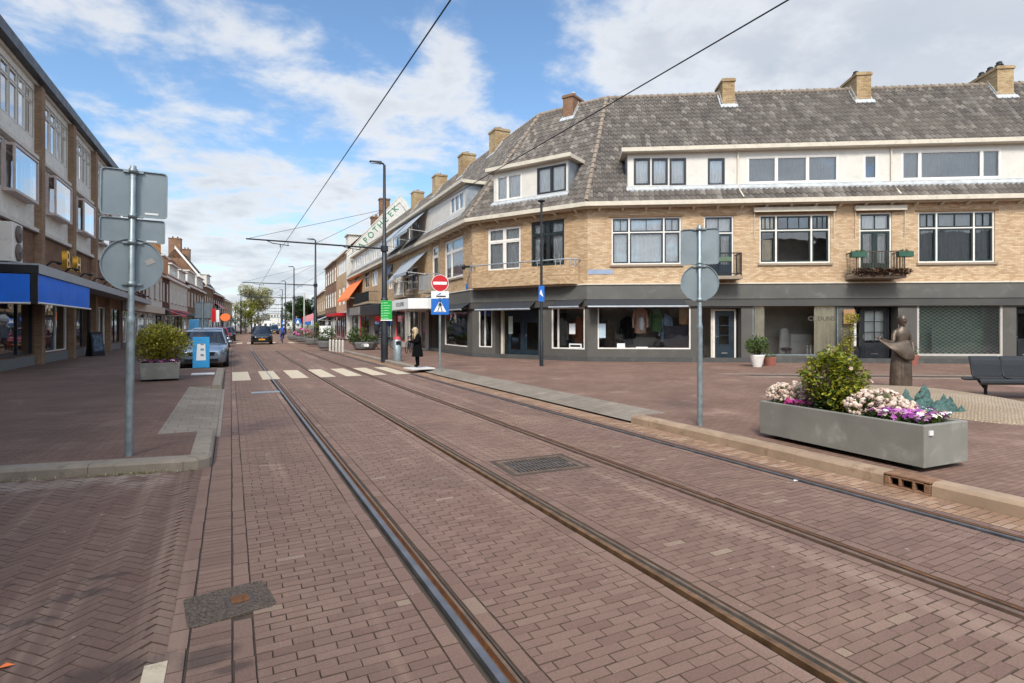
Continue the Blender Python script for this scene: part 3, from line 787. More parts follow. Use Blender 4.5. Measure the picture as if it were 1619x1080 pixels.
up_FF = [FF.rect(967, 1077, 343, 418), (*FF.rect(1113, 1160, 341, 418)[:2], 3.72, FF.z(1136, 341)), FF.rect(1201, 1313, 339, 416),
         (*FF.rect(1359, 1410, 336, 418)[:2], 3.72, FF.z(1384, 336)), FF.rect(1452, 1573, 334, 415)]
up_FC = [FC.rect(771, 823, 359, 428), FC.rect(840, 892, 349, 420)]
up_FS = [FS.rect(703, 732, 377, 440), FS.rect(683, 693, 389, 441)]
b = MB(); wall_sheet(b, 0, FF.L, GZ, EZ - .1, up_FF); b.build('wall', M_ybrick, CB, rel[FF])
b = MB(); wall_sheet(b, 0, FC.L, GZ, EZ - .1, up_FC); b.build('wall', M_ybrickl, CB, rel[FC])
b = MB(); wall_sheet(b, 0, FS.L, GZ, EZ - .1, up_FS); b.build('wall', M_ybrickl, CB, rel[FS])
# ground floor
gd = {}
gd['win1'] = FF.rect(945, 1092, 484, 552); gd['alc1'] = (FF.s(1110), FF.s(1172), .12, FF.z(1140, 487), .55); gd['win2'] = (FF.s(1190), FF.s(1326), FF.z(1250, 562), FF.z(1250, 477))
gd['alc2'] = (FF.s(1350), FF.s(1420), .12, FF.z(1385, 485), .5); gd['win3'] = (FF.s(1450), FF.s(1586), FF.z(1500, 563), FF.z(1500, 476)); gd['alc3'] = (FF.s(1607), FF.s(1660), .12, FF.z(1620, 485), .4)
gd['win0'] = FC.rect(872, 932, 486, 552); gd['alc0'] = (FC.s(783), FC.s(852), .13, FC.z(815, 488), .5); gd['win00'] = FC.rect(757, 778, 486, 549)
gd['wins'] = FS.rect(703, 739, 484, 547)
if gd['win0'][1] > FC.L - .12: gd['win0'] = (gd['win0'][0], FC.L - .14, *gd['win0'][2:])
b = MB(); wall_sheet(b, 0, FF.L, 0, GZ - .02, [gd[k] for k in ('win1', 'alc1', 'win2', 'alc2', 'win3', 'alc3')], rev=.14); b.build('shopfront_wall', M_dark, CB, rel[FF])
b = MB(); wall_sheet(b, 0, FC.L, 0, GZ - .02, [gd[k] for k in ('win0', 'alc0', 'win00')], rev=.14); b.build('shopfront_wall', M_dark, CB, rel[FC])
b = MB(); wall_sheet(b, 0, FS.L, 0, GZ - .02, [gd['wins'], (.0, FS.s(697), .12, 2.6, .8)], rev=.14); b.build('shopfront_wall', M_dark, CB, rel[FS])
b = MB(); band(b, -.13, -.002, GZ - .62, GZ)
b.build('fascia_panels', M_fascia, CB, rW)
b = MB(); band(b, -.17, -.131, GZ - .002, GZ + .035); band(b, -.16, -.004, GZ + .0351, GZ + .06); b.build('fascia_capping', M_soff, CB, rW)
b = MB(); band(b, -.10, -.003, GZ - .93, GZ - .622); b.build('fascia_lower_band', M_fascia2, CB, rW)
b = MB(); band(b, -.02, -.001, 0, .32); b.build('plinth', mat('plinth', '454543', .8, var=.2, scale=1.5, dirt=('6b675f', .5)), CB, rW)
# cornice and gutter
b = MB(); band(b, -.46, -.30, EZ - .16, EZ + .02); band(b, -.30, -.002, EZ - .20, EZ - .12); b.build('cornice', M_soff, CB, rW)
for F in (FF, FC, FS):
    n = int(F.L / .95)
    for i in range(n):
        b = MB(); b.prism([(-.29, EZ - .202), (-.003, EZ - .202), (-.003, EZ - .34)], -.055, .055, 'x'); b.build('cornice_bracket', M_soff, CB, rel[F] @ TR((i + .5) * F.L / n, 0, 0))
# roofs
def roof(F, i, par, re, line, skip=None, name='roof', back=True):
    d0, d1 = -EOV, RD
    a0, a1 = (line(d0)[i] - F.o).dot(F.t), (line(d1)[i] - F.o).dot(F.t); b0, b1 = (line(d0)[i + 1] - F.o).dot(F.t), (line(d1)[i + 1] - F.o).dot(F.t)
    mb = MB(); mb.quad((a0, d0, EZ - .02), (b0, d0, EZ - .02), (b1, d1, RZ - .02), (a1, d1, RZ - .02), 1)
    if back:
        mb.quad((b1, d1, RZ - .02), (a1, d1, RZ - .02), (a1, 2 * d1 + EOV, EZ), (b1, 2 * d1 + EOV, EZ), 1)
    tiles(mb, lambda v: a0 + (a1 - a0) * v, lambda v: b0 + (b1 - b0) * v, d0 - .03, EZ, d1, RZ, skip=skip)
    return mb.build(name, [M_tile, M_interd], par, re)
def under_dormer(x0, x1):
    fa, fb = (.22 - .14 + EOV) / (RD + EOV), (RD - (RZ - 9.12) / TANR + EOV - .1) / (RD + EOV)
    return lambda x, f: x0 < x < x1 and fa < f < fb
roof(FF, 2, CB, rel[FF], cornerline, skip=under_dormer(FF.s(993, .22), 99)); roof(FC, 1, CB, rel[FC], cornerline, skip=under_dormer(FC.s(781, .22), FC.s(898, .22)), back=False); roof(FS, 0, CB, rel[FS], cornerline, skip=under_dormer(-9, FS.s(736, .22)))
def ridge(par, re, p, q, name, r=.13, step=.36):
    mb = MB(); p, q = Vector(p), Vector(q); n = max(1, int((q - p).length / step))
    for i in range(n):
        a = p + (q - p) * (i / n); c = p + (q - p) * ((i + 1.12) / n)
        mb.tube([a + Vector((0, 0, .01)), c - Vector((0, 0, .02))], [r * 1.06, r * .9], 8)
    return mb.build(name, M_ridge, par, re)
tp = cornerline(RD); ev = cornerline(-EOV)
V3 = lambda p, z: (p.x, p.y, z)
ridge(CB, rW, V3(tp[0], RZ + .02), V3(tp[1], RZ + .02), 'ridge_tiles'); ridge(CB, rW, V3(tp[1], RZ + .02), V3(tp[2], RZ + .02), 'ridge_tiles'); ridge(CB, rW, V3(tp[2], RZ + .02), V3(tp[3], RZ + .02), 'ridge_tiles')
for i in (1, 2): ridge(CB, rW, V3(ev[i], EZ + .05), V3(tp[i], RZ + .03), 'hip_tiles', .12)
# backs and ends so the building is closed
b = MB(); q = cornerline(8.9)
e3 = E3; b.quad(V3(E3, 0), V3(E3 + FF.n * 8.9, 0), V3(E3 + FF.n * 8.9, EZ), V3(E3, EZ)); b.add([V3(E3 - FF.n * .1, EZ), V3(E3 + FF.n * 9, EZ), V3(tp[3], RZ)], [(0, 1, 2)])
b.quad(V3(E3 + FF.n * 8.9, 0), V3(E2 + FF.n * 8.9, 0), V3(E2 + FF.n * 8.9, EZ), V3(E3 + FF.n * 8.9, EZ))
b.build('back_wall', M_brown, CB, rW)
def interior(F, par, re, z0, z1, dep, m, x0=.05, x1=None):
    x1 = x1 or F.L - .05
    mb = MB(); mb.quad((x0, dep, z0), (x1, dep, z0), (x1, dep, z1), (x0, dep, z1)); mb.quad((x0, .2, z0), (x1, .2, z0), (x1, dep, z0), (x0, dep, z0))
    mb.quad((x0, .2, z1), (x0, dep, z1), (x1, dep, z1), (x1, .2, z1)); mb.quad((x0, .2, z0), (x0, dep, z0), (x0, dep, z1), (x0, .2, z1)); mb.quad((x1, .2, z0), (x1, .2, z1), (x1, dep, z1), (x1, dep, z0))
    mb.build('interior', m, par, re)
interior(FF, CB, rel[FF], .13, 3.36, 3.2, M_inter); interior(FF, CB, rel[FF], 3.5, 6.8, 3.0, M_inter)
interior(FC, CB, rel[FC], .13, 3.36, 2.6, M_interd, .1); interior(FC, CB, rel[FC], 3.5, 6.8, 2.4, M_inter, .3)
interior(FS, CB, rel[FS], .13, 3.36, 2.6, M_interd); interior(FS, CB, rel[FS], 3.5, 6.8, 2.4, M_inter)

# upper windows
full = [(.03, .97, .02, .98)]
window(CB, rel[FF], up_FF[0], (0, .255, .755, 1), .68, M_wpaint, M_navy, cur=[(.03, .97, .03, .98, .2)], cm=M_curt, sill=M_stone, trcols=2)
def bdoor(F, r, leafm, par, re, cur=True):
    f = window(par, re, r, (0, 1), .72, M_wpaint, leafm, name='balcony_door', trcols=2, cur=[(.05, .95, .05, .97, .15)] if cur else None)
    x0, x1, z0, z1 = r; m_ = (x0 + x1) / 2; zt = z0 + (z1 - z0) * .72 - .03
    l = MB()
    for a, c in ((x0 + .065, m_ - .004), (m_ + .004, x1 - .065)):
        l.box(a, a + .09, .045, .095, z0 + .06, zt); l.box(c - .09, c, .045, .095, z0 + .06, zt); l.box(a + .09, c - .09, .046, .094, z0 + .06, z0 + .55); l.box(a + .09, c - .09, .046, .094, zt - .09, zt)
    l.build('leaf', leafm, f); return f
bdoor(FF, up_FF[1], M_navy, CB, rel[FF]); bdoor(FF, up_FF[3], M_green, CB, rel[FF])
f = window(CB, rel[FF], up_FF[2], (0, .24, .74, 1), .68, M_wpaint, M_green, cur=[(.02, .22, .62, .98), (.02, .2, .03, .5)], cm=M_curtb, sill=M_stone, trcols=3)
window(CB, rel[FF], up_FF[4], (0, .25, .74, 1), .68, M_wpaint, M_green, cur=[(.02, .98, .03, .98, .16)], cm=M_blind, sill=M_stone, trcols=2)
window(CB, rel[FC], up_FC[0], (0, .5, 1), .68, M_wpaint, M_wpaint, cur=full, sill=M_stone)
window(CB, rel[FC], up_FC[1], (0, .5, 1), .70, M_green, M_blackp, cur=[(.03, .3, .02, .98), (.62, .97, .02, .98)], sill=None, trcols=1)
window(CB, rel[FS], up_FS[0], (0, .34, 1), .68, M_wpaint, M_wpaint, cur=full, sill=M_stone)
window(CB, rel[FS], up_FS[1], (0, 1), .68, M_wpaint, M_wpaint, cur=full, sill=M_stone)
# lintels: soldier course brick bands above the openings
M_lint = mat('lintel_wood', '8b6f50', .85, var=.25, scale=6)
for F, rr_ in ((FF, up_FF), (FC, up_FC), (FS, up_FS)):
    for r in rr_: b = MB(); b.box(r[0] - .12, r[1] + .12, -.035, -.001, r[3] + .005, r[3] + .08); b.build('lintel', M_lint, CB, rel[F])
# dormers
DZ0, DZ1, DD = 7.68, 9.12, .22
def dormer(F, par, re, x0, x1, wins, cheekL, cheekR, ov=.28, boards=M_wboard, ovl=None):
    """wins: (x0,x1,z0,z1, cols, frame, sash, curtain material or None)"""
    dback = RD - (RZ - DZ1) / TANR
    e = MB(); wall_sheet(e, x0, x1, DZ0 - .1, DZ1, [q[:4] for q in wins], y=DD, rev=.1)
    dl = e.build('dormer', boards, par, re)
    for x, on in ((x0, cheekL), (x1, cheekR)):
        if on: e = MB(); e.prism([(DD + .001, DZ0 - .12), (DD + .001, DZ1), (dback, DZ1)], x - .03, x + .03, 'x'); e.build('cheek', M_zinc, dl)
    e = MB(); l0 = ov if cheekL else 0; l1 = ov if cheekR else 0
    e.box(x0 - l0, x1 + l1, DD - ov, dback + .1, DZ1 + .002, DZ1 + .17); e.box(x0 - l0 - .03 * (l0 > 0), x1 + l1 + .03 * (l1 > 0), DD - ov - .03, DD - ov - .001, DZ1 + .03, DZ1 + .20)
    e.build('dormer_roof', M_soff, dl)
    e = MB(); e.box(x0 - .05, x1 + .05, DD - .06, DD - .001, DZ0 - .12, DZ0 + .02); e.hexa([(x0 - .08, DD - .18, DZ0 - .235), (x1 + .08, DD - .18, DZ0 - .235), (x1 + .08, DD - .061, DZ0 - .10), (x0 - .08, DD - .061, DZ0 - .10), (x0 - .08, DD - .19, DZ0 - .16), (x1 + .08, DD - .19, DZ0 - .16), (x1 + .08, DD - .061, DZ0 - .02), (x0 - .08, DD - .061, DZ0 - .02)]); e.build('dormer_sill', M_lead, dl)
    e = MB(); e.quad((x0, DD + .75, DZ0 - .3), (x1, DD + .75, DZ0 - .3), (x1, DD + .75, DZ1), (x0, DD + .75, DZ1)); e.build('dormer_room', M_inter, dl)
    for q in wins:
        M2 = re @ TR(0, DD, 0)
        window(par, M2, q[:4], q[4], None, q[5], q[6], d=.04, cur=full if q[7] else None, cm=q[7] or M_curt, fw=.055, sw=.035, name='dormer_window', curd=.10)
    return dl
R_ = lambda F, a, b_, c, d: F.rect(a, b_, c, d, DD)
wf = []
for a, b_ in ((1002, 1028), (1030.5, 1056), (1058.5, 1085), (1119, 1146)): wf.append((*R_(FF, a, b_, 250, 293), (0, 1), M_blackp, M_blackp, M_curt))
wf.append((*R_(FF, 1181, 1326, 246, 289), (0, .325, .665, 1), M_wpaint, M_wpaint, M_blind)); wf.append((*R_(FF, 1365, 1388, 244, 284), (0, 1), M_wpaint, M_wpaint, None))
wf.append((*R_(FF, 1425, 1583, 237, 283), (0, .19, .81, 1), M_wpaint, M_wpaint, M_blind))
dormer(FF, CB, rel[FF], FF.s(993, DD), FF.L, wf, True, False)
wc = [(*R_(FC, 785, 825, 276, 316), (0, .45, 1), M_wpaint, M_wpaint, M_curt), (*R_(FC, 849, 895, 262, 305), (0, .5, 1), M_blackp, M_blackp, M_curt)]
dormer(FC, CB, rel[FC], FC.s(781, DD), FC.s(898, DD), wc, True, True)
ws = [(*R_(FS, 712, 733, 308, 335), (0, .33, .66, 1), M_wpaint, M_wpaint, M_curt)]
dormer(FS, CB, rel[FS], 0, FS.s(736, DD), ws, False, True)
# chimneys with lead flashing, pots
def chimney(F, par, re, px, ztop, wd=.62, dp=1.25, d0=None, m=M_chim, pots=1, black=False):
    d0 = RD - .62 if d0 is None else d0
    x = F.s(px, d0); zb = EZ + TANR * (d0 + EOV)
    e = MB(); e.box(x - wd / 2, x + wd / 2, d0, d0 + dp, zb - .8, ztop - .16); c = e.build('chimney', m, par, re)
    e = MB(); e.box(x - wd / 2 - .05, x + wd / 2 + .05, d0 - .05, d0 + dp + .05, ztop - .159, ztop - .05); e.box(x - wd / 2 - .01, x + wd / 2 + .01, d0 - .01, d0 + dp + .01, ztop - .049, ztop); e.build('chimney_cap', m, c)
    e = MB(); e.box(x - wd / 2 - .025, x + wd / 2 + .025, d0 - .05, d0 + .005, zb - .05, zb + .12)
    e.hexa([(x - wd / 2 - .12, d0 - .16, zb - .14), (x + wd / 2 + .12, d0 - .16, zb - .14), (x + wd / 2 + .12, d0 - .03, zb + .04), (x - wd / 2 - .12, d0 - .03, zb + .04),
            (x - wd / 2 - .12, d0 - .19, zb - .10), (x + wd / 2 + .12, d0 - .19, zb - .10), (x + wd / 2 + .12, d0 - .06, zb + .09), (x - wd / 2 - .12, d0 - .06, zb + .09)])
    for sx in (-1, 1):
        xx = x + sx * (wd / 2 + .012)
        e.prism([(d0, zb - .02), (d0, zb + .2), (RD - .02, RZ + .22), (RD, RZ)], xx - .012, xx + .012, 'x')
        e.hexa([(x + sx * wd / 2, d0, zb + .06), (x + sx * (wd / 2 + .12), d0, zb + .06), (x + sx * (wd / 2 + .12), RD, RZ + .06), (x + sx * wd / 2, RD, RZ + .06),
                (x + sx * wd / 2, d0, zb + .085), (x + sx * (wd / 2 + .12), d0, zb + .085), (x + sx * (wd / 2 + .12), RD, RZ + .085), (x + sx * wd / 2, RD, RZ + .085)])
    e.build('flashing', M_lead, c)
    e = MB()
    for k in range(pots):
        yy = d0 + dp * (k + .7) / (pots + .4)
        if black: e.lathe([(.11, 0), (.11, .12), (.17, .14), (.17, .2), (.12, .22), (.12, .32), (.06, .36)], (x, yy, ztop), 10)
        else: e.lathe([(.13, 0), (.11, .2), (.135, .22), (.12, .28), (.03, .3)], (x, yy, ztop), 10)
    e.build('chimney_pot', M_black if black else M_lead, c); return c
chimney(FF, CB, rel[FF], 1152, FF.z(1150, 128, RD - .3), wd=.58, dp=1.2)
chimney(FF, CB, rel[FF], 1366, FF.z(1365, 118, RD - .3), wd=.66, dp=1.5, pots=1, black=True)
chimney(FF, CB, rel[FF], 1590, FF.z(1590, 108, RD - .3), wd=.72, dp=1.9, pots=3, black=True)
chimney(FC, CB, rel[FC], 898, FC.z(900, 153, RD - .3), wd=.6, dp=1.2, m=M_brown)
chimney(FS, CB, rel[FS], 778, FS.z(780, 217, RD), wd=1.0, dp=1.0)
# downpipes
b = MB(); b.T = FF.M
for px in (1166, 1408): x = FF.s(px, DD); b.tube([(x, DD - .06, DZ1), (x, DD - .06, DZ0 - .1), (x + .08, -.38, EZ + .1)], .035, 8)
b.build('downpipe', M_soff, CB, rW)
# balconies
def iron_balcony(F, par, re, xa, xb, zf, dep, m, boxes=0):
    e = MB(); e.box(xa, xb, -dep, -.003, zf - .14, zf); bl = e.build('balcony', M_stone, par, re, bevel=.015)
    e = MB(); H = zf + .95
    e.box(xa + .03, xb - .03, -dep + .03, -dep + .07, H - .04, H); e.box(xa + .03, xb - .03, -dep + .03, -dep + .07, zf + .08, zf + .11)
    for x in (xa + .03, xb - .07):
        e.box(x, x + .04, -dep + .071, -.004, H - .04, H); e.box(x, x + .04, -dep + .071, -.004, zf + .08, zf + .11); e.box(x, x + .04, -dep + .03, -dep + .07, zf, H - .041)
        for i in range(1, 7): y = -dep + .07 + (dep - .1) * i / 7; e.box(x + .012, x + .028, y - .008, y + .008, zf + .11, H - .04)
    n = int((xb - xa) / .11)
    for i in range(1, n): x = xa + (xb - xa) * i / n; e.box(x - .009, x + .009, -dep + .041, -dep + .059, zf + .11, H - .04)
    e.build('railing', m, bl); return bl
bz = 3.72
iron_balcony(FF, CB, rel[FF], FF.s(1110, -.8), FF.s(1174, -.8), bz, .85, M_black)
iron_balcony(FF, CB, rel[FF], FF.s(1352, -.8), FF.s(1432, -.8), bz, .85, M_twig)
# brick balcony across the corner
b = MB(); x0, x1 = .15, FC.L - .35
outer = [(x0, -.001)] + [(x0 + .1, -.5), (x0 + .3, -.62), (x1 - .9, -.62)] + [(x1 - .9 + .9 * sin(a), -.62 + .62 * (1 - cos(a))) for a in [pi / 2 * k / 6 for k in range(1, 7)]]
outer[-1] = (x1, -.001); b.prism(outer[::-1], GZ + .061, 4.28, 'z'); b.T = None; cb_ = b.build('corner_balcony', M_ybrickl, CB, rel[FC])
b = MB(); b.tube([(x, y * .97, 4.56) for x, y in outer], .028, 8)
for x, y in outer[1:-1:1]: b.tube([(x, y * .97, 4.25), (x, y * .97, 4.56)], .018, 6)
for k in range(1, 5): x = x0 + .3 + (x1 - x0 - 1.2) * k / 5; b.tube([(x, -.60, 4.25), (x, -.60, 4.56)], .018, 6)
b.build('railing', M_zinc, cb_)
# folded window awnings (cassettes with side arms) above two openings
for (a, b_, y) in ((1190, 1319, 331), (1349, 1431, 329)):
    xa, xb, z = FF.s(a), FF.s(b_), FF.z((a + b_) / 2, y); e = MB(); e.box(xa, xb, -.17, -.036, z - .10, z + .08); e.box(xa + .02, xb - .02, -.2, -.171, z - .13, z - .08)
    aw = e.build('folded_awning', M_soff, CB, rel[FF], bevel=.02)
    for x in (xa + .05, xb - .05): e = MB(); e.tube([(x, -.1, z - .1), (x, -.06, z - 1.2)], .014, 6); e.build('arm', M_soff, aw)
# ground-floor glazing and doors
def door(F, par, re, r, m, d, glass=(.2, .8, .45, .92), name='door', fr=M_wpaint, cols=1, rows=1, letter=True):
    x0, x1, z0, z1 = r; e = MB(); fw = .07
    e.box(x0, x0 + fw, d - .05, d + .05, z0, z1); e.box(x1 - fw, x1, d - .05, d + .05, z0, z1); e.box(x0 + fw, x1 - fw, d - .05, d + .05, z1 - fw, z1)
    o = e.build(name, fr, par, re)
    a, b_, c, t = x0 + fw, x1 - fw, z0 + .02, z1 - fw - .003
    ga, gb, gc_, gt = a + (b_ - a) * glass[0], a + (b_ - a) * glass[1], c + (t - c) * glass[2], c + (t - c) * glass[3]
    e = MB(); wall_sheet(e, a, b_, c, t, [(ga, gb, gc_, gt)], y=d - .02, rev=.04)
    for i in range(1, cols): x = ga + (gb - ga) * i / cols; e.box(x - .018, x + .018, d - .018, d + .012, gc_, gt)
    for i in range(1, rows): z = gc_ + (gt - gc_) * i / rows; e.box(ga, gb, d - .0175, d + .0115, z - .018, z + .018)
    e.box(ga, gb, d - .035, d - .0205, c + .12, gc_ - .12)
    e.build('leaf', m, o)
    e = MB(); e.quad((ga, d + .005, gc_), (gb, d + .005, gc_), (gb, d + .005, gt), (ga, d + .005, gt)); e.build('pane', M_gshop, o)
    e = MB(); x = a + .06; e.box(x - .02, x + .02, d - .028, d - .0205, c + .95, c + 1.15); e.tube([(x, d - .06, c + 1.05), (x + .1, d - .06, c + 1.05)], .01, 6); e.tube([(x, d - .02, c + 1.05), (x, d - .06, c + 1.05)], .008, 6); e.build('handle', M_chrome, o)
    if letter: e = MB(); e.box((a + b_) / 2 - .13, (a + b_) / 2 + .13, d - .045, d - .0355, c + .3, c + .36); e.build('letter_slot', M_chrome, o)
    return o
window(CB, rel[FF], gd['win1'], (0, 1), None, M_wpaint, None, d=.06, glass=M_gshop, fw=.055, name='shop_window')
window(CB, rel[FF], gd['win2'], (0, 1), None, M_galv, None, d=.06, glass=M_gshop, fw=.05, name='shop_window', cur=[(.03, .15, .03, .97, .2), (.73, .985, .03, .97, .17)], cm=M_curtb, curd=.05)
wn3 = window(CB, rel[FF], gd['win3'], (0, 1), None, M_conc, None, d=.06, glass=M_gshop, fw=.09, name='shop_window')
window(CB, rel[FC], gd['win0'], (0, .2, 1), None, M_wpaint, None, d=.06, glass=M_gshop, fw=.06, name='shop_window')
window(CB, rel[FC], gd['win00'], (0, .45, 1), None, M_wpaint, None, d=.06, glass=M_gshop, fw=.05, name='shop_window')
window(CB, rel[FS], gd['wins'], (0, 1), None, M_wpaint, None, d=.06, glass=M_gshop, fw=.05, name='shop_window')
a = gd['alc1']; m_ = a[0] + (a[1] - a[0]) * .36
door(FF, CB, rel[FF], (m_, a[1] - .08, .14, a[3] - .04), M_navy, .5, glass=(.22, .72, .32, .9), rows=3)
b = MB(); b.box(a[0] - .02, a[1] + .02, .0, .54, .05, .139); b.box(a[0], a[0] + .06, .46, .54, .14, a[3] - .02); b.build('door_step', M_stone, CB, rel[FF])
b = MB(); b.box(m_ - .10, m_ - .003, .44, .54, .14, a[3] - .02); b.build('door_post', M_soff, CB, rel[FF])
b = MB(); b.quad((a[0] + .06, .5, .14), (m_ - .1, .5, .14), (m_ - .1, .5, a[3] - .03), (a[0] + .06, .5, a[3] - .03)); b.build('side_light', M_gshop, CB, rel[FF])
a = gd['alc2']; m_ = a[0] + (a[1] - a[0]) * .26
door(FF, CB, rel[FF], (m_, a[1] - .14, .14, a[3] - .03), M_blackp, .44, glass=(.12, .9, .36, .97), cols=2, rows=3, fr=M_blackp)
b = MB(); b.box(a[0], m_ - .002, .42, .46, .14, .7)
for k in range(4): b.box(a[0], m_ - .002, .425, .455, .72 + k * (a[3] - .76) / 3.2, .76 + k * (a[3] - .76) / 3.2)
b.build('side_light', M_blackp, CB, rel[FF])
b = MB(); pleat(b, m_ + .1, a[1] - .2, 1.05, a[3] - .1, .62, wl=.2); pleat(b, a[0] + .03, m_ - .05, .8, a[3] - .1, .62, wl=.2); b.build('door_curtain', M_curt, CB, rel[FF])
a = gd['alc3']; door(FF, CB, rel[FF], (a[0] + .02, a[1] - .1, .14, a[3] - .03), M_blackp, .34, fr=M_blackp)
a = gd['alc0']; m_ = (a[0] + a[1]) / 2 + .12
for x0_, x1_ in ((a[0] + .45, m_), (m_ + .002, a[1] - .12)): door(FC, CB, rel[FC], (x0_, x1_, .14, a[3] - .45), M_navy, .45, glass=(.14, .86, .2, .93), fr=M_navy, letter=False)
b = MB(); b.box(a[0] + .45, a[1] - .12, .42, .47, a[3] - .448, a[3]); b.box(a[0], a[0] + .1, .38, .47, .14, a[3]); b.build('door_head', M_navy, CB, rel[FC])
b = MB(); b.quad((a[0] + .1, .44, .14), (a[0] + .45, .44, .14), (a[0] + .45, .44, a[3]), (a[0] + .1, .44, a[3])); b.build('side_light', M_gshop, CB, rel[FC])
b = MB(); b.box(a[0] + .12, a[0] + .26, .3, .42, .14, a[3] - .05); b.build('door_post', M_soff, CB, rel[FC])
# security grille of crossed bars behind the third shop window
x0, x1, z0, z1 = gd['win3']; b = MB(); sp = .115; Hh = z1 - z0; Ww = x1 - x0
for sgn in (1, -1):
    k = -Hh * 1.6
    while k < Ww + Hh * 1.6:
        # line from (k,0) rising with slope sgn*.62
        pts = []
        for t_ in (0.0, 1.0): pts.append((k + (Hh / .62) * t_ * 1.0 if sgn > 0 else k + (Hh / .62) * (1 - t_), t_ * Hh))
        (xa, za), (xb, zb) = pts
        lo, hi = min(xa, xb), max(xa, xb)
        f0 = max(0, (max(lo, .06) - lo) / (hi - lo)); f1 = min(1, (min(hi, Ww - .06) - lo) / (hi - lo))
        if f1 > f0 + .01:
            P = lambda f: (x0 + lo + (hi - lo) * f, z0 + (f if sgn > 0 else 1 - f) * Hh)
            p, q = P(f0), P(f1); yy = .12 + .004 * sgn
            b.add([(p[0], yy, p[1] - .0065), (q[0], yy, q[1] - .0065), (q[0], yy, q[1] + .0065), (p[0], yy, p[1] + .0065), (p[0], yy + .008, p[1] - .0065), (q[0], yy + .008, q[1] - .0065), (q[0], yy + .008, q[1] + .0065), (p[0], yy + .008, p[1] + .0065)], [(0, 1, 2, 3), (7, 6, 5, 4), (3, 2, 6, 7), (4, 5, 1, 0)])
        k += sp * 2
b.build('security_grille', mat('grille_steel', 'dfe5dc', .5, .0), wn3)
b = MB(); b.box(x0 + 1.0, x1 - .25, .7, .75, .3, 1.6); b.box(x0 + .1, x1 - .05, 1.1, 1.15, .3, 2.7); b.build('shop_partition', mat('pale_green_board', '869680', .8), CB, rel[FF])
# awnings folded above the shop windows and the corner door
def bar_awning(F, re, xa, xb, z, out=.75, drop=.3):
    e = MB(); e.hexa([(xa, -.135, z - .02), (xb, -.135, z - .02), (xb, -out, z - drop - .02), (xa, -out, z - drop - .02), (xa, -.135, z), (xb, -.135, z), (xb, -out, z - drop), (xa, -out, z - drop)]); aw = e.build('awning', M_blackaw, CB, re)
    e = MB(); e.tube([(xa - .05, -out, z - drop - .03), (xb + .05, -out, z - drop - .03)], .045, 8); e.build('front_bar', M_zinc, aw)
    for x in (xa + .2, xb - .2): e = MB(); e.tube([(x, -.14, z - .15), (x + .25, -out * .55, z - .28), (x, -out + .03, z - drop - .02)], .016, 6); e.build('arm', M_black, aw)
bar_awning(FF, rel[FF], .02, FF.s(1086, -.7), GZ - .63); bar_awning(FC, rel[FC], FC.s(870, -.7), FC.L - .1, GZ - .63); bar_awning(FC, rel[FC], FC.s(752, -.7), FC.s(836, -.7), GZ - .63, .7, .35)
bar_awning(FS, rel[FS], 2.6, FS.L - .1, GZ - .63, .6, .3)
# signs on the facade, papers in the windows
def card(par, re, x, y, z, wd, h, m, name, th=.012):
    e = MB(); e.box(x - wd / 2, x + wd / 2, y - th, y, z - h / 2, z + h / 2); return e.build(name, m, par, re)
q = FF.rect(925, 967, 426, 434); nm = card(CB, rel[FF], max(.55, (q[0] + q[1]) / 2), -.003, (q[2] + q[3]) / 2, 1.05, .2, mat('pale_blue_enamel', '8795a8', .4), 'street_name_plate')
q = FC.rect(900, 913, 511, 528); card(CB, rel[FC], FC.s(904), .05, FC.z(904, 520), .3, .46, M_wsign, 'window_poster')
card(CB, rel[FC], FC.s(909), .05, FC.z(909, 547), .62, .2, M_wsign, 'window_card'); card(CB, rel[FC], FC.s(909), .037, FC.z(909, 547), .5, .09, M_blackp, 'card_print', .004)
card(CB, rel[FC], FC.s(807.5, .4), .40, FC.z(807, 514, .4), .24, .85, mat('pale_notice', 'b9c4b6', .6), 'door_notice')
e = MB(); e.prism([(FC.s(787, .4) + .12 * cos(a), FC.z(787, 508, .4) + .14 * sin(a)) for a in [2 * pi * k / 20 for k in range(20)]], .39, .40, 'y'); e.build('round_sticker', M_grn, CB, rel[FC])
card(CB, rel[FF], FF.s(952.5), .05, FF.z(952, 523), .28, .62, mat('pale_blue_notice', 'a9bcc6', .6), 'window_poster')
card(CB, rel[FF], FF.s(982), .05, FF.z(982, 547), .34, .22, M_wsign, 'window_card'); card(CB, rel[FF], FF.s(1015), .045, FF.z(1015, 550), .5, .08, M_wsign, 'window_card')
card(CB, rel[FF], FF.s(1070, .3), .36, FF.z(1070, 534), 1.1, 1.0, mat('dark_panel', '35323a', .7), 'window_panel', .03)
b = MB(); b.box(gd['win1'][0] + .1, gd['win1'][1] - .1, 1.35, 1.38, .5, 2.9); b.build('display_wall', mat('display_grey', '8d867c', .8, var=.25, scale=1.5), CB, rel[FF])
b = MB(); b.box(gd['win0'][0] + .1, gd['win0'][1] - .05, 1.2, 1.23, .5, 2.9); b.build('display_wall', mat('display_grey', '8d867c', .8, var=.25, scale=1.5), CB, rel[FC])
b = MB(); b.box(gd['win2'][0] + .1, gd['win2'][1] - .1, 2.3, 2.33, .2, 2.9); b.build('display_wall', mat('salon_wall', 'b7aa98', .8, var=.15, scale=1.5), CB, rel[FF])
card(CB, rel[FF], FF.s(1083, .3), .34, FF.z(1083, 499), .5, .75, mat('tan_panel', '9a7350', .7), 'window_panel', .03)
text('CE DUNS', .26, mat('faded_print', '5f564b', .8), CB, rel[FF] @ FACE(FF.s(1300), .065, FF.z(1300, 504)), 'window_lettering', .001)
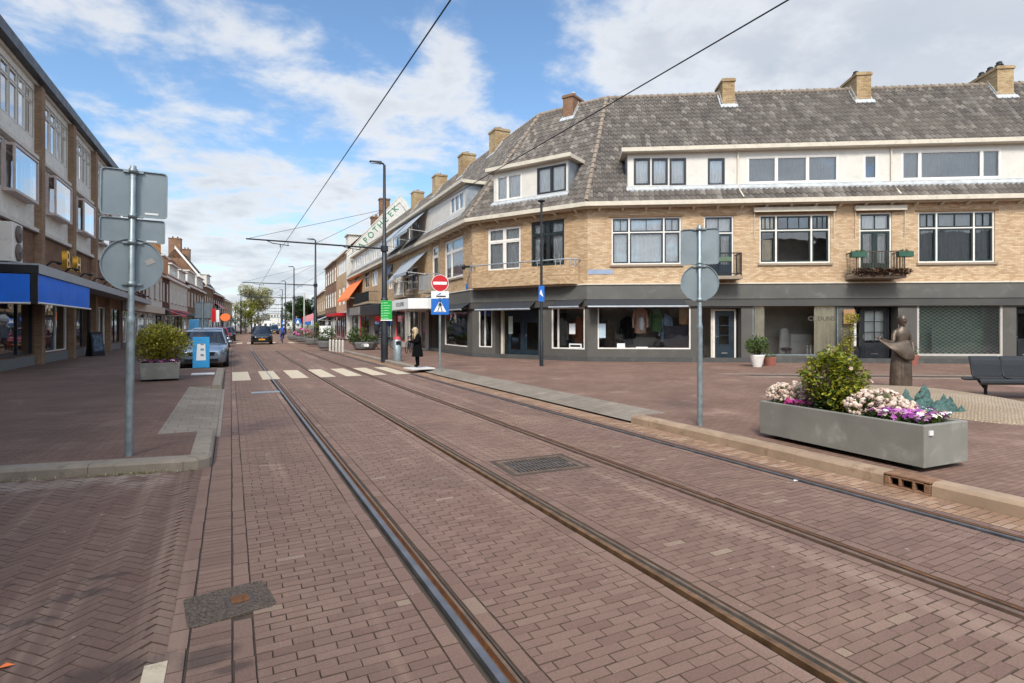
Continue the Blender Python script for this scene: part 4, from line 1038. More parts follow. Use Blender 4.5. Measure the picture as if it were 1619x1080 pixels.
q = FC.rect(733, 744, 447, 458); e = MB(); e.prism([(.1 * cos(a) * 1.3, .17 * sin(a)) for a in [2 * pi * k / 18 for k in range(18)]], -.03, -.002, 'y'); e.build('house_shield', M_blue, CB, rel[FS] @ TR(FS.L - .35, -.14, 3.62))
tub = MB(); tub.box(-.06, .06, -.4, -.002, -.05, .05); tub.ball((0, -.42, -.02), (.1, .1, .14)); tub.build('wall_lantern', M_black, CB, rel[FS] @ TR(FS.L - .12, 0, 4.6))

# ---------------------------------------------------------------- terrace along the street
TB = empty('terrace_building', (TFAR.x, TFAR.y, 0), FT.rz, 'long yellow brick terrace with awnings between the corner building and the white gable', 'building')
I4 = Matrix.Identity(4)
def tline(d): return [TFAR + FT.n * d, SFAR + FT.n * d]
ops = []; tw_ = [(641, 660, 424, 458, 'dark'), (625, 634, 430, 466, 'door'), (614, 621, 425, 457, 'white'), (588, 597, 420, 452, 'white'), (577, 583, 430, 455, 'dark'), (561, 568, 432, 470, 'dark')]
for a, b_, c, d, k in tw_: ops.append(FT.rect(a, b_, c, d))
b = MB(); wall_sheet(b, 0, FT.L, GZ, EZ - .1, ops); b.build('wall', M_ybrickl, TB)
for r, q in zip(ops, tw_): window(TB, I4, r, (0, .5, 1), .7, M_wpaint, M_green if q[4] == 'dark' else M_wpaint, cur=full if q[4] != 'dark' else None)
gops = []
for (a, b_) in ((590, 604), (606, 622), (626, 640), (646, 662)): gops.append((FT.s(a), FT.s(b_), .5, 2.7))
gops += [(FT.s(557), FT.s(566), .14, 2.7), (FT.s(569), FT.s(584), .4, 2.7), (FT.s(664), FT.s(672), .14, 2.6)]
b = MB(); wall_sheet(b, 0, FT.L, 0, GZ - .003, gops); b.build('shopfront_wall', mat('shop_pale', 'a39c90', .8, var=.15), TB)
for i, r in enumerate(gops): window(TB, I4, r, (0, .5, 1) if i % 2 else (0, 1), None, [M_wpaint, M_blackp, M_redp][i % 3], None, d=.06, glass=M_gshop, name='shop_window')
interior(FT, TB, I4, .13, 3.3, 3, M_inter); interior(FT, TB, I4, 3.5, 6.8, 2.4, M_inter)
roof(FT, 0, TB, I4, tline, skip=under_dormer(.5, 99))
b = MB(); b.box(0, FT.L - .002, -.46, -.30, EZ - .16, EZ + .02); b.box(0, FT.L - .002, -.30, -.002, EZ - .20, EZ - .12); b.build('cornice', M_soff, TB)
b = MB(); b.quad((0, 0, 0), (0, 9, 0), (0, 9, EZ), (0, 0, EZ)); b.quad((0, 8.9, 0), (FT.L, 8.9, 0), (FT.L, 8.9, EZ), (0, 8.9, EZ)); b.build('back_wall', M_brown, TB)
ridge(TB, I4, (0, RD, RZ + .02), (FT.L, RD, RZ + .02), 'ridge_tiles')
wt_ = []
for a, b_ in ((640, 650), (652, 662), (620, 632), (602, 612), (588, 598), (576, 584), (562, 572)):
    if FT.s(b_, DD) < FT.L - .2: wt_.append((FT.s(a, DD), FT.s(b_, DD), DZ0 + .08, DZ1 - .1, (0, .33, .66, 1), M_wpaint, M_wpaint, M_curt))
dormer(FT, TB, I4, .5, FT.L - .003, wt_, True, False)
for px, zt in ((728, 255), (686, 287), (652, 312)): chimney(FT, TB, I4, px, FT.z(px, zt, RD), wd=1.0, dp=1.0)
def awning(par, re, xa, xb, z, out, drop, m, arms=True):
    e = MB(); e.hexa([(xa, -.02, z - .012), (xb, -.02, z - .012), (xb, -out, z - drop - .012), (xa, -out, z - drop - .012), (xa, -.02, z), (xb, -.02, z), (xb, -out, z - drop), (xa, -out, z - drop)])
    e.box(xa, xb, -out - .012, -out, z - drop - .2, z - drop - .012)
    a_ = e.build('awning', m, par, re)
    for x in (xa + .04, xb - .04): e = MB(); e.tube([(x, -.03, z - drop - .1), (x, -out, z - drop)], .016, 6); e.build('arm', M_wpaint, a_)
awning(TB, I4, FT.s(668, DD), FT.s(690, DD) if FT.s(690, DD) < FT.L else FT.L - .1, DZ1, 1.1, .75, M_greyaw) if False else None
xx = [FT.s(p, DD) for p in (618, 640, 664)]
awning(TB, I4 @ TR(0, DD, 0), FT.s(640, -.3), FT.s(664, -.3), DZ1 - .02, 1.35, 1.35, M_greyaw); awning(TB, I4 @ TR(0, DD, 0), FT.s(617, -.3), FT.s(637, -.3), DZ1 - .02, 1.35, 1.3, M_greyaw)
awning(TB, I4, FT.s(646, -.3), FT.s(668, -.3), 6.35, 1.35, 1.35, M_greyaw); awning(TB, I4, FT.s(632, -.3), FT.s(641, -.3), 6.2, 1.2, 1.4, M_greyaw)
awning(TB, I4, FT.s(548, -.3), FT.s(569, -.3), 6.3, 1.35, 1.9, M_orange); awning(TB, I4, ops[2][0] - .1, ops[2][1] + .1, 6.5, .25, .7, M_navy)
iron_balcony(FT, TB, I4, FT.s(664, -.8), FT.s(680, -.8), 3.7, .9, M_zinc); iron_balcony(FT, TB, I4, FT.s(560, -.8), FT.s(584, -.8), 3.7, .9, M_black); iron_balcony(FT, TB, I4, FT.s(622, -.8), FT.s(637, -.8), 3.7, .8, M_wpaint)
b = MB(); b.box(FT.s(640, -.1), FT.L, -.14, -.002, 2.75, GZ); b.build('fascia_panels', M_fascia, TB)
b = MB(); b.box(FT.s(590, -.1), FT.s(640, -.1) - .01, -.12, -.002, 2.75, GZ); b.build('fascia_panels', mat('brown_fascia', '5c5148', .7), TB)
# white wedge shop canopy with its name
xa, xb = FT.s(621, -1.6), FT.s(676, -1.0)
b = MB(); b.prism([(xa, -.003), (xb, -.003), (xb, -1.0), (xb - .8, -1.9), (xa, -1.9)], 2.62, 3.22); cn = b.build('shop_canopy', M_wsign, TB, bevel=.02)
p0, p1 = Vector((xb - .8, -1.9)), Vector((xb, -1.0)); an = atan2(p1.y - p0.y, p1.x - p0.x)
text('KOOLGIPSER', .34, M_blackp, cn, FACE((xa + xb - .8) / 2 + .6, -1.905, 2.92), 'canopy_lettering', .003)
# black wedge canopy further on, with white lettering
xa, xb = FT.s(571, -1.4), FT.s(601, -1.4); b = MB(); b.box(xa, xb, -1.5, -.003, 2.5, 3.3); cn = b.build('shop_canopy', M_blackp, TB, bevel=.02, )
text('AUX', .55, M_wsign, cn, TR(xb + .004, -.75, 2.9, pi / 2) @ Matrix.Rotation(pi / 2, 4, 'X'), 'canopy_lettering', .003)
xa, xb = FT.s(554, -1.4), FT.s(569, -1.4); b = MB(); b.box(xa, xb, -1.5, -.003, 2.6, 3.3); b.build('shop_canopy', mat('grey_canopy', '77736c', .7), TB, bevel=.02)
for px in (585, 605, 623, 643, 663): b = MB(); x = FT.s(px); b.box(x - .12, x + .12, -.06, -.001, 0, 2.74); b.build('shop_pillar', M_conc, TB)

# ================================================================== THE OTHER BUILDINGS ALONG THE STREET
def row_house(name, label, o, e, eave, ridge=None, wall=M_brown, roofm=M_dtile, rows=((4.2, 5.9),), nwin=3, wwin=1.1, shopm=M_wpaint, fascia=M_wpaint, dorm=None, dep=8.5, frame=M_wpaint, shop=True, aw=None, sash=True, curt=full, trf=.7, gz=3.3, gable=False, pilast=None):
    F = Fac(o, e); rt = empty(name, (F.o.x, F.o.y, 0), F.rz, label, 'house' if 'house' in name else 'building')
    L = F.L; ops = []
    for (z0, z1) in rows:
        for i in range(nwin):
            c = L * (i + .5) / nwin; ops.append((c - wwin / 2, c + wwin / 2, z0, z1))
    b = MB(); wall_sheet(b, 0, L, gz, eave, ops); b.quad((0, 0, 0), (0, dep, 0), (0, dep, eave), (0, 0, eave)); b.quad((L, 0, 0), (L, 0, eave), (L, dep, eave), (L, dep, 0)); b.quad((L, dep, 0), (L, dep, eave), (0, dep, eave), (0, dep, 0))
    if ridge and not gable:
        b.add([(0, 0, eave), (0, dep, eave), (0, dep / 2, ridge)], [(0, 1, 2)]); b.add([(L, 0, eave), (L, dep, eave), (L, dep / 2, ridge)], [(0, 2, 1)])
    if gable: b.add([(0, 0, eave), (L, 0, eave), (L / 2, 0, ridge)], [(0, 1, 2)]); b.add([(0, dep, eave), (L, dep, eave), (L / 2, dep, ridge)], [(0, 2, 1)])
    b.build('wall', wall, rt)
    for r in ops: window(rt, I4, r, (0, .5, 1) if wwin > .9 else (0, 1), trf, frame, frame if sash else None, cur=curt, sill=M_stone)
    interior(F, rt, I4, gz + .1, eave - .1, 2.2, M_inter)
    if shop:
        n = max(1, int(L / 4)); g_ = []
        for i in range(n): g_.append((L * i / n + .25, L * (i + 1) / n - .25, .5 if i % 2 == 0 else .14, 2.7))
        b = MB(); wall_sheet(b, 0, L, 0, gz - .003, g_); b.build('shopfront_wall', shopm, rt)
        for i, r in enumerate(g_): window(rt, I4, r, (0, .35, 1), .8, M_blackp if i % 2 else M_wpaint, None, d=.07, glass=M_gshop, name='shop_window')
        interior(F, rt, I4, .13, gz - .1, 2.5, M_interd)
        b = MB(); b.box(.02, L - .02, -.25, -.004, 2.78, gz + .1); b.build('shop_fascia', fascia, rt, bevel=.01)
    b = MB(); b.box(-.0, L, -.32, -.003, eave - .2, eave + .02); b.build('cornice', M_wpaint, rt)
    if ridge and not gable:
        b = MB(); b.quad((-.02, -.3, eave), (L + .02, -.3, eave), (L + .02, dep / 2, ridge), (-.02, dep / 2, ridge)); b.quad((L + .02, dep / 2, ridge), (L + .02, dep + .3, eave), (-.02, dep + .3, eave), (-.02, dep / 2, ridge))
        b.quad((-.02, -.3, eave - .06), (-.02, dep / 2, ridge - .06), (L + .02, dep / 2, ridge - .06), (L + .02, -.3, eave - .06))
        ro = b.build('roof', roofm, rt); ridge_ = MB(); ridge_.tube([(-.03, dep / 2, ridge), (L + .03, dep / 2, ridge)], .13, 8); ridge_.build('ridge_tiles', M_ridge, ro)
    elif gable:
        b = MB(); b.quad((-.1, -.06, eave - .1), (L / 2, -.06, ridge + .05), (L / 2, dep, ridge + .05), (-.1, dep, eave - .1)); b.quad((L / 2, -.06, ridge + .05), (L + .1, -.06, eave - .1), (L + .1, dep, eave - .1), (L / 2, dep, ridge + .05)); b.build('roof', roofm, rt)
    else:
        b = MB(); b.quad((0, 0, eave - .01), (L, 0, eave - .01), (L, dep, eave - .01), (0, dep, eave - .01)); b.build('roof', M_zinc, rt)
    if dorm:
        for (f0, f1, h) in dorm:
            b = MB(); zb = eave + .45; x0, x1 = L * f0, L * f1; wall_sheet(b, x0, x1, zb, zb + h, [(x0 + .15, x1 - .15, zb + .15, zb + h - .2)], y=.12, rev=.05); d_ = b.build('dormer', M_wboard, rt)
            dy = dep / 2 * (h + .45) / (ridge - eave) if ridge else 3
            b = MB(); b.prism([(.121, zb - .1), (.121, zb + h), (min(dy, dep / 2), zb + h)], x0 - .02, x0 + .02, 'x'); b.prism([(.121, zb - .1), (.121, zb + h), (min(dy, dep / 2), zb + h)], x1 - .02, x1 + .02, 'x'); b.box(x0 - .15, x1 + .15, -.12, min(dy, dep / 2), zb + h + .002, zb + h + .14); b.build('dormer_roof', M_wpaint, d_)
            n = max(2, int((x1 - x0) / 1.0)); window(rt, TR(0, .12, 0), (x0 + .15, x1 - .15, zb + .15, zb + h - .2), [k / n for k in range(n + 1)], None, M_wpaint, M_wpaint, d=.03, cur=full, name='dormer_window')
    if aw: awning(rt, I4, L * aw[0], L * aw[1], aw[2], aw[3], aw[4], aw[5])
    return rt, F
def row_chimney(rt, x, y, z0, z1, m, wd=.8, dp=1.0):
    b = MB(); b.box(x - wd / 2, x + wd / 2, y, y + dp, z0, z1); c = b.build('chimney', m, rt); b = MB(); b.box(x - wd / 2 - .06, x + wd / 2 + .06, y - .06, y + dp + .06, z1 + .002, z1 + .12)
    for k in range(2): b.lathe([(.13, 0), (.1, .3), (.12, .32)], (x, y + dp * (.3 + .4 * k), z1 + .12), 8)
    b.build('chimney_cap', m, c)
# ---- the white gable with green letters, at the end of the terrace
AW = empty('white_gable_building', (TFAR.x, TFAR.y, 0), FT.rz, 'brick house with a white side gable wall lettered in green above the terrace roof', 'building')
sl_ = 1.155; z8 = lambda d: 11.6 + sl_ * (d - 1.2)
b = MB(); b.prism([(-.35, 0), (-.35, z8(-.35)), (5.7, z8(5.7)), (6.4, z8(5.7) - .6), (11.4, 7.5), (11.4, 0)], -.42, -.004, 'x'); gw = b.build('gable_wall', mat('gable_white', 'c2bfb6', .7, dirt=('9c978b', .5)), AW)
b = MB(); b.hexa([(-.47, -.45, z8(-.45) + .004), (.03, -.45, z8(-.45) + .004), (.03, 5.72, z8(5.72) + .004), (-.47, 5.72, z8(5.72) + .004), (-.47, -.45, z8(-.45) + .12), (.03, -.45, z8(-.45) + .12), (.03, 5.72, z8(5.72) + .12), (-.47, 5.72, z8(5.72) + .12)]); b.build('gable_coping', M_soff, AW)
al = math.atan(sl_)
for i, ch in enumerate('APOTHEEK'):
    d = 1.2 + i * .557; z = z8(d) - .92
    m_ = Matrix(((0, 0, 1, .004), (cos(al), -sin(al), 0, d), (sin(al), cos(al), 0, z), (0, 0, 0, 1)))
    text(ch, .95, mat('green_letter', '17744f', .5), AW, m_, 'sign_letter', .02)
SD2 = (SDIR + Vector((.012, 0))).normalized()
A0 = TFAR; A1 = A0 + SD2 * 12.5
rt = AW; F = Fac(A1, A0); I_ = FT.M.inverted() @ F.M
ops = [(F.L - 3.4, F.L - 1.6, 4.2, 6.4), (F.L - 6.4, F.L - 4.6, 4.2, 6.4), (2.5, 4.2, 4.2, 6.4)] + [(F.L - 11.8, F.L - 1, 8.0, 9.6)]
b = MB(); wall_sheet(b, 0, F.L - .43, 3.4, 10.4, ops); b.quad((0, 0, 0), (0, 9, 0), (0, 9, 10.4), (0, 0, 10.4)); b.build('wall', M_ybrickl, AW, I_)
for r in ops[:3]: window(AW, I_, r, (0, .5, 1), .7, M_wpaint, M_wpaint, cur=full)
window(AW, I_, ops[3], (0, .15, .3, .45, .6, .75, .9, 1), None, M_wpaint, M_wpaint, cur=full)
b = MB(); wall_sheet(b, 0, F.L - .43, 0, 3.39, [(.4, 4, .3, 2.7), (4.6, 8, .14, 2.7), (8.4, 11.6, .4, 2.7)]); b.build('shopfront_wall', M_conc, AW, I_)
for r in ((.4, 4, .3, 2.7), (4.6, 8, .14, 2.7), (8.4, 11.6, .4, 2.7)): window(AW, I_, r, (0, .5, 1), None, M_redp, None, d=.07, glass=M_gshop, name='shop_window')
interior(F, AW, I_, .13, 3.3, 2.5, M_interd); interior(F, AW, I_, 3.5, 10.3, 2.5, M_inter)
b = MB(); b.quad((0, -.3, 10.4), (F.L, -.3, 10.4), (F.L, 5.6, 16.0), (0, 5.6, 16.0)); b.quad((F.L, 5.6, 16), (F.L, 11.2, 9), (0, 11.2, 9), (0, 5.6, 16)); b.build('roof', M_dtile, AW, I_)
b = MB(); b.box(0, F.L - .44, -.34, -.003, 10.2, 10.42); b.build('cornice', M_wpaint, AW, I_)
for (px, zt, dd) in ((600, 316, 4.4), (587, 345, 3.4)):
    x = F.s(px, dd); b = MB(); b.box(x - .5, x + .5, dd, dd + 1.2, 11, F.z(px, zt, dd)); c = b.build('chimney', M_brown, AW, I_); b = MB(); z = F.z(px, zt, dd)
    b.box(x - .58, x + .58, dd - .08, dd + 1.28, z + .002, z + .15)
    for k in range(3): b.lathe([(.12, 0), (.1, .3)], (x - .3 + .3 * k, dd + .6, z + .15), 8)
    b.build('chimney_cap', M_brown, c)
b = MB(); b.box(F.L - 7.2, F.L - 4.8, .5, 3.8, 10.4, 12.6); b.box(F.L - 7.4, F.L - 4.6, .3, 3.9, 12.602, 12.75); b.build('dormer', M_wboard, AW, I_)
b = MB(); b.box(1, F.L - 1, -1.4, -.003, 2.75, 3.1); b.build('shop_canopy', M_redp, AW, I_, bevel=.02)
A2 = A1 + SD2 * 14
row_house('brick_house', 'three storey brown brick house beyond the white gable, flat roofed with a pale top floor', A2, A1, 10.5, None, M_brown, rows=((4.2, 6.3), (7.6, 9.6)), nwin=5, wwin=1.7, shopm=M_fascia, fascia=M_blackp, aw=(.2, .6, 3.1, 1.8, .7, M_greyaw))
A3 = A2 + (SD2 + Vector((.03, 0))).normalized() * 26
row_house('corner_house', 'farthest low house in the right hand row with a dark awning', A3, A2, 7.2, 10.0, M_ybrickl, rows=((4.0, 5.7),), nwin=6, wwin=1.4, shopm=M_fascia, fascia=M_blackp, aw=(.3, .98, 3.2, 2.4, .6, M_blackaw))

# ---- modern block on the left
FL = Fac((-7.5, -10.0), (-6.72, 46.0))
LB = empty('modern_block', (FL.o.x, FL.o.y, 0), FL.rz, 'three storey concrete framed shop and apartment block with brick piers and a blue awning', 'building')
pier = [FL.s(p) for p in (57, 109, 145, 168)]
sp_ = pier[1] - pier[0]
pier = [pier[0] - k * sp_ for k in range(7, 0, -1)] + pier
PW = .44; LT = 11.75
uops, mops, gops = [], [], []
ends = pier + [FL.L]
for a, c in zip(ends[:-1], ends[1:]):
    if c - a < 1.5: continue
    uops.append((a + PW / 2 + .06, c - PW / 2 - .06, 9.07, 10.98)); mops.append((a + PW / 2 + .06, c - PW / 2 - .06, 6.48, 8.25)); gops.append((a + PW / 2 + .1, c - PW / 2 - .1, .55, 2.75))
b = MB(); wall_sheet(b, 0, FL.L, 5.52, LT - .4, uops + mops, rev=.12); b.quad((FL.L, 0, 0), (FL.L, 0, LT), (FL.L, 10, LT), (FL.L, 10, 0)); b.quad((0, 0, 0), (0, 10, 0), (0, 10, LT), (0, 0, LT)); b.quad((FL.L, 10, 0), (FL.L, 10, LT), (0, 10, LT), (0, 10, 0)); b.quad((0, 0, LT - .02), (FL.L, 0, LT - .02), (FL.L, 10, LT - .02), (0, 10, LT - .02))
b.build('spandrel_panels', mat('spandrel', 'd6d2c8', .75, var=.12, scale=2, dirt=('7a766d', .5)), LB)
b = MB(); b.box(0, FL.L, -.38, -.001, LT - .40, LT); b.build('roof_edge', mat('roof_edge', '3f4046', .5, var=.1), LB)
b = MB(); b.box(0, FL.L, -.10, -.002, LT - .52, LT - .403)
for z in (8.25, 5.36):
    b.box(0, FL.L, -.16, -.002, z + .02, z + .16)
b.build('floor_bands', mat('band_concrete', 'c9c3b8', .8, var=.1, dirt=('807b72', .4)), LB)
for p in pier:
    b = MB(); b.box(p - PW / 2, p + PW / 2, -.24, -.003, 0, LT - .53); b.build('pier', M_pierb, LB)
M_frame = mat('greige_frame', '8f897f', .5, var=.08)
for r in uops:
    window(LB, I4, r, (0, .2, .4, .6, .8, 1), .74, M_frame, M_wpaint, d=.06, cur=[(.02, .2, .02, .98, .3), (.62, .98, .02, .98, .3)], fw=.045, curd=.03, glass=M_glassl)
for i, r in enumerate(mops):
    window(LB, I4, r, (0, .3, .8, 1), .8, M_frame, M_wpaint, d=.06, cur=[(.02, .3, .02, .98, .3)], fw=.05, curd=.03, glass=M_glassl)
    x0 = r[0] + (r[1] - r[0]) * .20; x1 = r[0] + (r[1] - r[0]) * .80; z0, z1 = r[2] - .15, r[3] - .25
    e = MB()
    e.box(x0, x1, -.38, -.001, z0, z0 + .09); e.box(x0, x1, -.38, -.001, z1 - .09, z1); e.box(x0, x0 + .07, -.38, -.31, z0 + .09, z1 - .09); e.box(x1 - .07, x1, -.38, -.31, z0 + .09, z1 - .09)
    e.box(x0, x0 + .05, -.12, -.001, z0 + .09, z1 - .09); e.box(x1 - .05, x1, -.12, -.001, z0 + .09, z1 - .09)
    bw_ = e.build('box_window', mat('pinkish_frame', 'b5a6a0', .5), LB)
    e = MB(); e.quad((x0 + .07, -.345, z0 + .09), (x1 - .07, -.345, z0 + .09), (x1 - .07, -.345, z1 - .09), (x0 + .07, -.345, z1 - .09)); e.quad((x0 + .02, -.31, z0 + .09), (x0 + .02, -.12, z0 + .09), (x0 + .02, -.12, z1 - .09), (x0 + .02, -.31, z1 - .09)); e.quad((x1 - .02, -.31, z0 + .09), (x1 - .02, -.12, z0 + .09), (x1 - .02, -.12, z1 - .09), (x1 - .02, -.31, z1 - .09)); e.build('pane', M_glassl, bw_)
b = MB(); wall_sheet(b, 0, FL.L, 0, 5.35, gops, rev=.12); b.build('shopfront_wall', M_brown, LB)
b = MB(); 
for r in gops: b.box(r[0] - .05, r[1] + .05, -.05, -.001, .05, .5)
b.build('plinth', mat('grey_plinth', '6e7070', .7, dirt=('585a5a', .4)), LB)
for i, r in enumerate(gops): window(LB, I4, r, (0, .6, 1), None, M_wpaint if i % 2 else M_navy, None, d=.07, glass=M_gshop, fw=.05, name='shop_window', cur=[(.62, .98, .02, .98, .3)] if i == 3 else None)
interior(FL, LB, I4, .13, 3.2, 3.5, M_interd); interior(FL, LB, I4, 5.6, 11.2, 2.2, M_inter)
# canopy that runs along the shops; its near end faces the camera
cx0, cy0, cx1, cy1 = -5.5, 22.8, -5.8, 54.0
LI = FL.M.inverted()
b = MB(); th_ = Vector((cx1 - cx0, cy1 - cy0))
b.hexa([(cx0, cy0, 3.36), (cx1, cy1, 3.36), (-6.45, cy1, 3.36), (-7.0, cy0, 3.36), (cx0, cy0, 3.68), (cx1, cy1, 3.68), (-6.45, cy1, 3.68), (-7.0, cy0, 3.68)]); cnp = b.build('canopy', mat('canopy_grey', '9fa2a4', .55, var=.12, dirt=('70757a', .5)), LB, LI)
b = MB(); b.box(-7.0, cx0 - .0, cy0 - .04, cy0 - .002, 3.36, 3.62); b.build('canopy_end', M_blackp, LB, LI)
b = MB(); b.box(-6.95, cx0 - .22, cy0 - .05, cy0 - .01, 2.42, 3.32); b.build('awning', M_blueaw, LB, LI)
b = MB(); b.box(cx0 - .2, cx0 - .02, cy0 - .03, cy0 + .03, 2.38, 3.355); b.build('awning_post', M_blackp, LB, LI)
b = MB(); nx_, nz_ = 60, 6; pts = []
for j in range(nz_ + 1):
    for i in range(nx_ + 1):
        f, v = i / nx_, j / nz_; y = cy0 + 7.8 * f; sag = .03 * sin(pi * v) * (.6 + .4 * sin(f * 23)) + .008 * sin(f * 160) * (1 - v) + .05 * (1 - v) * abs(sin(pi * f * 3))
        pts.append((cx0 - .02 - .06 * f - .04 + sag, y, 2.44 + .9 * v - .012 * abs(sin(pi * f * 3)) * (1 - v)))
b.add(pts, [(j * (nx_ + 1) + i, j * (nx_ + 1) + i + 1, (j + 1) * (nx_ + 1) + i + 1, (j + 1) * (nx_ + 1) + i) for j in range(nz_) for i in range(nx_)], 0, True)
aw_ = b.build('awning', M_blueaw, LB, LI)
b = MB(); b.tube([(cx0 - .01, cy0, 2.41), (cx0 - .08, cy0 + 7.8, 2.41)], .035, 8); b.tube([(cx0 - .2, cy0 - .03, 2.40), (-6.95, cy0 - .03, 2.40)], .035, 8); b.build('front_bar', M_wpaint, aw_)
for k in range(11): b = MB(); y = cy0 + 1.2 + k * 2.5; x = cx0 + (cx1 - cx0) * (y - cy0) / (cy1 - cy0); b.tube([(x - .1, y, 3.68), (x + .05, y, 3.86), (x + .25, y, 3.84)], .03, 6); b.ball((x + .27, y, 3.82), (.09, .09, .06), 8, 5); b.build('canopy_lamp', M_black, LB, LI)
for body, y, s_ in (('B.', 26.6, 1.0), ('H', 28.2, .9)):
    x = cx0 + (cx1 - cx0) * (y - cy0) / (cy1 - cy0) - .05
    text(body, s_, M_gold, LB, LI @ TR(x, y, 4.12, pi / 2) @ Matrix.Rotation(pi / 2, 4, 'X'), 'gold_letters', .08)
# air conditioner on the canopy
ac = empty('air_conditioner', (-6.35, 23.5, 3.68), 0, 'tall white air conditioner with two fans on the near end of the canopy', 'air conditioner')
b = MB(); b.box(-.55, .15, -.5, .45, .06, 1.32); b.build('casing', M_wpaint, ac, bevel=.02)
for z in (.38, .98):
    b = MB(); b.lathe([(.27, -.0), (.29, .02), (.29, .05), (.25, .06), (.05, .06), (.04, .09)], (0, 0, 0), 20); o = b.build('fan_grille', mat('fan_brown', '5d5148', .6), ac); o.matrix_basis = TR(.152, -.03, z) @ Matrix.Rotation(pi / 2, 4, 'Y')
b = MB(); b.box(-.5, -.4, -.45, .4, 0, .059); b.box(0, .1, -.45, .4, 0, .059); b.build('feet', M_galv, ac)

# ---- the older row further along on the left
def XL(y): return -6.85 + bend(y) * 1.45
def LP(y): return (XL(y), y)
row_house('brick_house', 'brown brick house with a pale shopfront directly beyond the modern block', LP(46.05), LP(50.0), 7.4, None, M_brown, rows=((4.6, 6.4),), nwin=2, wwin=1.2, shopm=M_fascia, fascia=mat('canopy_grey', '9fa2a4'), gz=3.6)
row_house('brick_house', 'dark red brick house with tall narrow white windows beside the white plastered front', LP(50.05), LP(56), 6.9, 9.4, M_red, M_redtile, rows=((4.2, 6.1),), nwin=3, wwin=.8, shopm=M_conc, fascia=M_soff)
h_, F_ = row_house('white_house', 'house with a white plastered front under an unfinished timber roof storey', LP(56.05), LP(65), 6.6, None, M_wboard, rows=((4.1, 6.0),), nwin=3, wwin=1.2, shopm=M_conc, fascia=M_soff, frame=M_conc)
L = F_.L; b = MB()
for i in range(9):
    x = L * i / 8; x = min(max(x, .08), L - .08); b.box(x - .07, x + .07, .1, .24, 6.63, 9.9 + .8 * (i % 2)); b.box(x - .06, x + .06, 4, 4.14, 6.63, 9.9)
for z in (8.2, 9.6): b.box(0, L, .25, .36, z, z + .14)
b.build('timber_frame', M_wood, h_)
b = MB(); b.box(0, L, -.5, .09, 6.63, 6.75); b.box(0, L, -.5, -.44, 6.751, 8.1); b.box(.2, L - .3, .4, .5, 6.9, 9.5); b.build('scaffold_boards', mat('orange_boards', 'c08a55', .8, var=.2), h_)
row_house('brick_house', 'dark brick house with white dormers under an orange red roof', LP(65.05), LP(70), 6.7, 11.6, M_red, M_redtile, rows=((4.1, 6.0),), nwin=2, wwin=1.3, shopm=M_fascia, fascia=M_blackp, dorm=((.1, .9, 1.5),), aw=(.1, .8, 3.3, 1.6, .6, M_redp))
row_house('white_house', 'white plastered house with a red roof and white dormers, beside the dark brick house', LP(70.05), LP(85), 6.7, 11.6, M_wboard, M_redtile, rows=((4.1, 6.0),), nwin=5, wwin=1.3, shopm=M_conc, fascia=M_redp, dorm=((.06, .46, 1.2), (.54, .94, 1.2)), frame=M_wpaint, aw=(.1, .5, 3.3, 1.5, .5, M_blackaw))
h_, F_ = row_house('brick_house', 'brown brick house with wide white dormers below the tall brown gable', LP(85.05), LP(104), 7.0, 11.8, M_brown, M_redtile, rows=((4.2, 6.2),), nwin=6, wwin=1.6, shopm=M_fascia, fascia=M_navy, dorm=((.05, .45, 1.5), (.55, .95, 1.5)))
row_chimney(h_, 3, 4, 9, 11.8, M_brown)
h_, F_ = row_house('gable_house', 'tall brown brick house with a steep tiled roof, white gable edge and broad chimney', LP(104.05), LP(116), 8.2, 14.0, M_brown, M_dtile, rows=((4.3, 6.6),), nwin=4, wwin=1.4, shopm=M_conc, fascia=M_redp, dep=8.4, dorm=((.3, .7, 1.6),))
row_chimney(h_, .7, 3.4, 12.5, 15.6, M_brown, 1.4, 1.7); row_chimney(h_, F_.L - .6, 3.6, 12.5, 15.2, M_brown, 1.0, 1.2)
b = MB(); b.prism([(-.35, 8.1), (4.2, 14.05), (4.2, 14.5), (-.35, 8.55)], -.18, -.03, 'x'); b.build('gable_edge', M_wpaint, h_)
row_house('brick_house', 'brick house with a red awning beyond the tall brown gable', LP(116.05), LP(132), 7.6, 10.6, M_red, M_dtile, rows=((4.2, 6.4),), nwin=5, wwin=1.5, shopm=M_conc, fascia=M_redp, aw=(.1, .5, 5.9, 1.4, 1.1, M_redp))
row_house('brick_house', 'last pale brick house of the left hand row near the blossoming trees', LP(132.05), LP(150), 7.0, 9.6, M_ybrickl, M_dtile, rows=((4.0, 6.0),), nwin=5, wwin=1.5, shopm=M_conc, fascia=M_blue)
# houses across the square behind the camera: the shop windows mirror them
def CW(Xc, Yc): return (Xc * CS + Yc * SN, -Xc * SN + Yc * CS)
for a_, b_, ev_, rg_, wm, lb in ((33, 16, 7.0, 11.5, M_brown, 'brown brick house across the square behind the viewer'), (50, 33.05, 7.6, 12, M_red, 'red brick house across the square behind the viewer'), (66, 50.05, 7.0, 11.5, M_ybrickl, 'yellow brick house across the square behind the viewer')):
    row_house('square_house', lb, CW(a_, -17), CW(b_, -17), ev_, rg_, wm, M_dtile, rows=((4.2, 6.2),), nwin=4, wwin=1.5, shopm=M_fascia, fascia=M_blackp)
for a_, b_, ev_, wm, lb in ((14, -6, 8.0, M_brown, 'brown brick house far behind the viewer where the street bends away'), (34, 14.05, 8.4, M_ybrickl, 'yellow brick house far behind the viewer where the street bends away')):
    row_house('square_house', lb, CW(a_, -52), CW(b_, -52), ev_, ev_ + 4.5, wm, M_dtile, rows=((4.2, 6.2),), nwin=5, wwin=1.5, shopm=M_fascia, fascia=M_blackp)
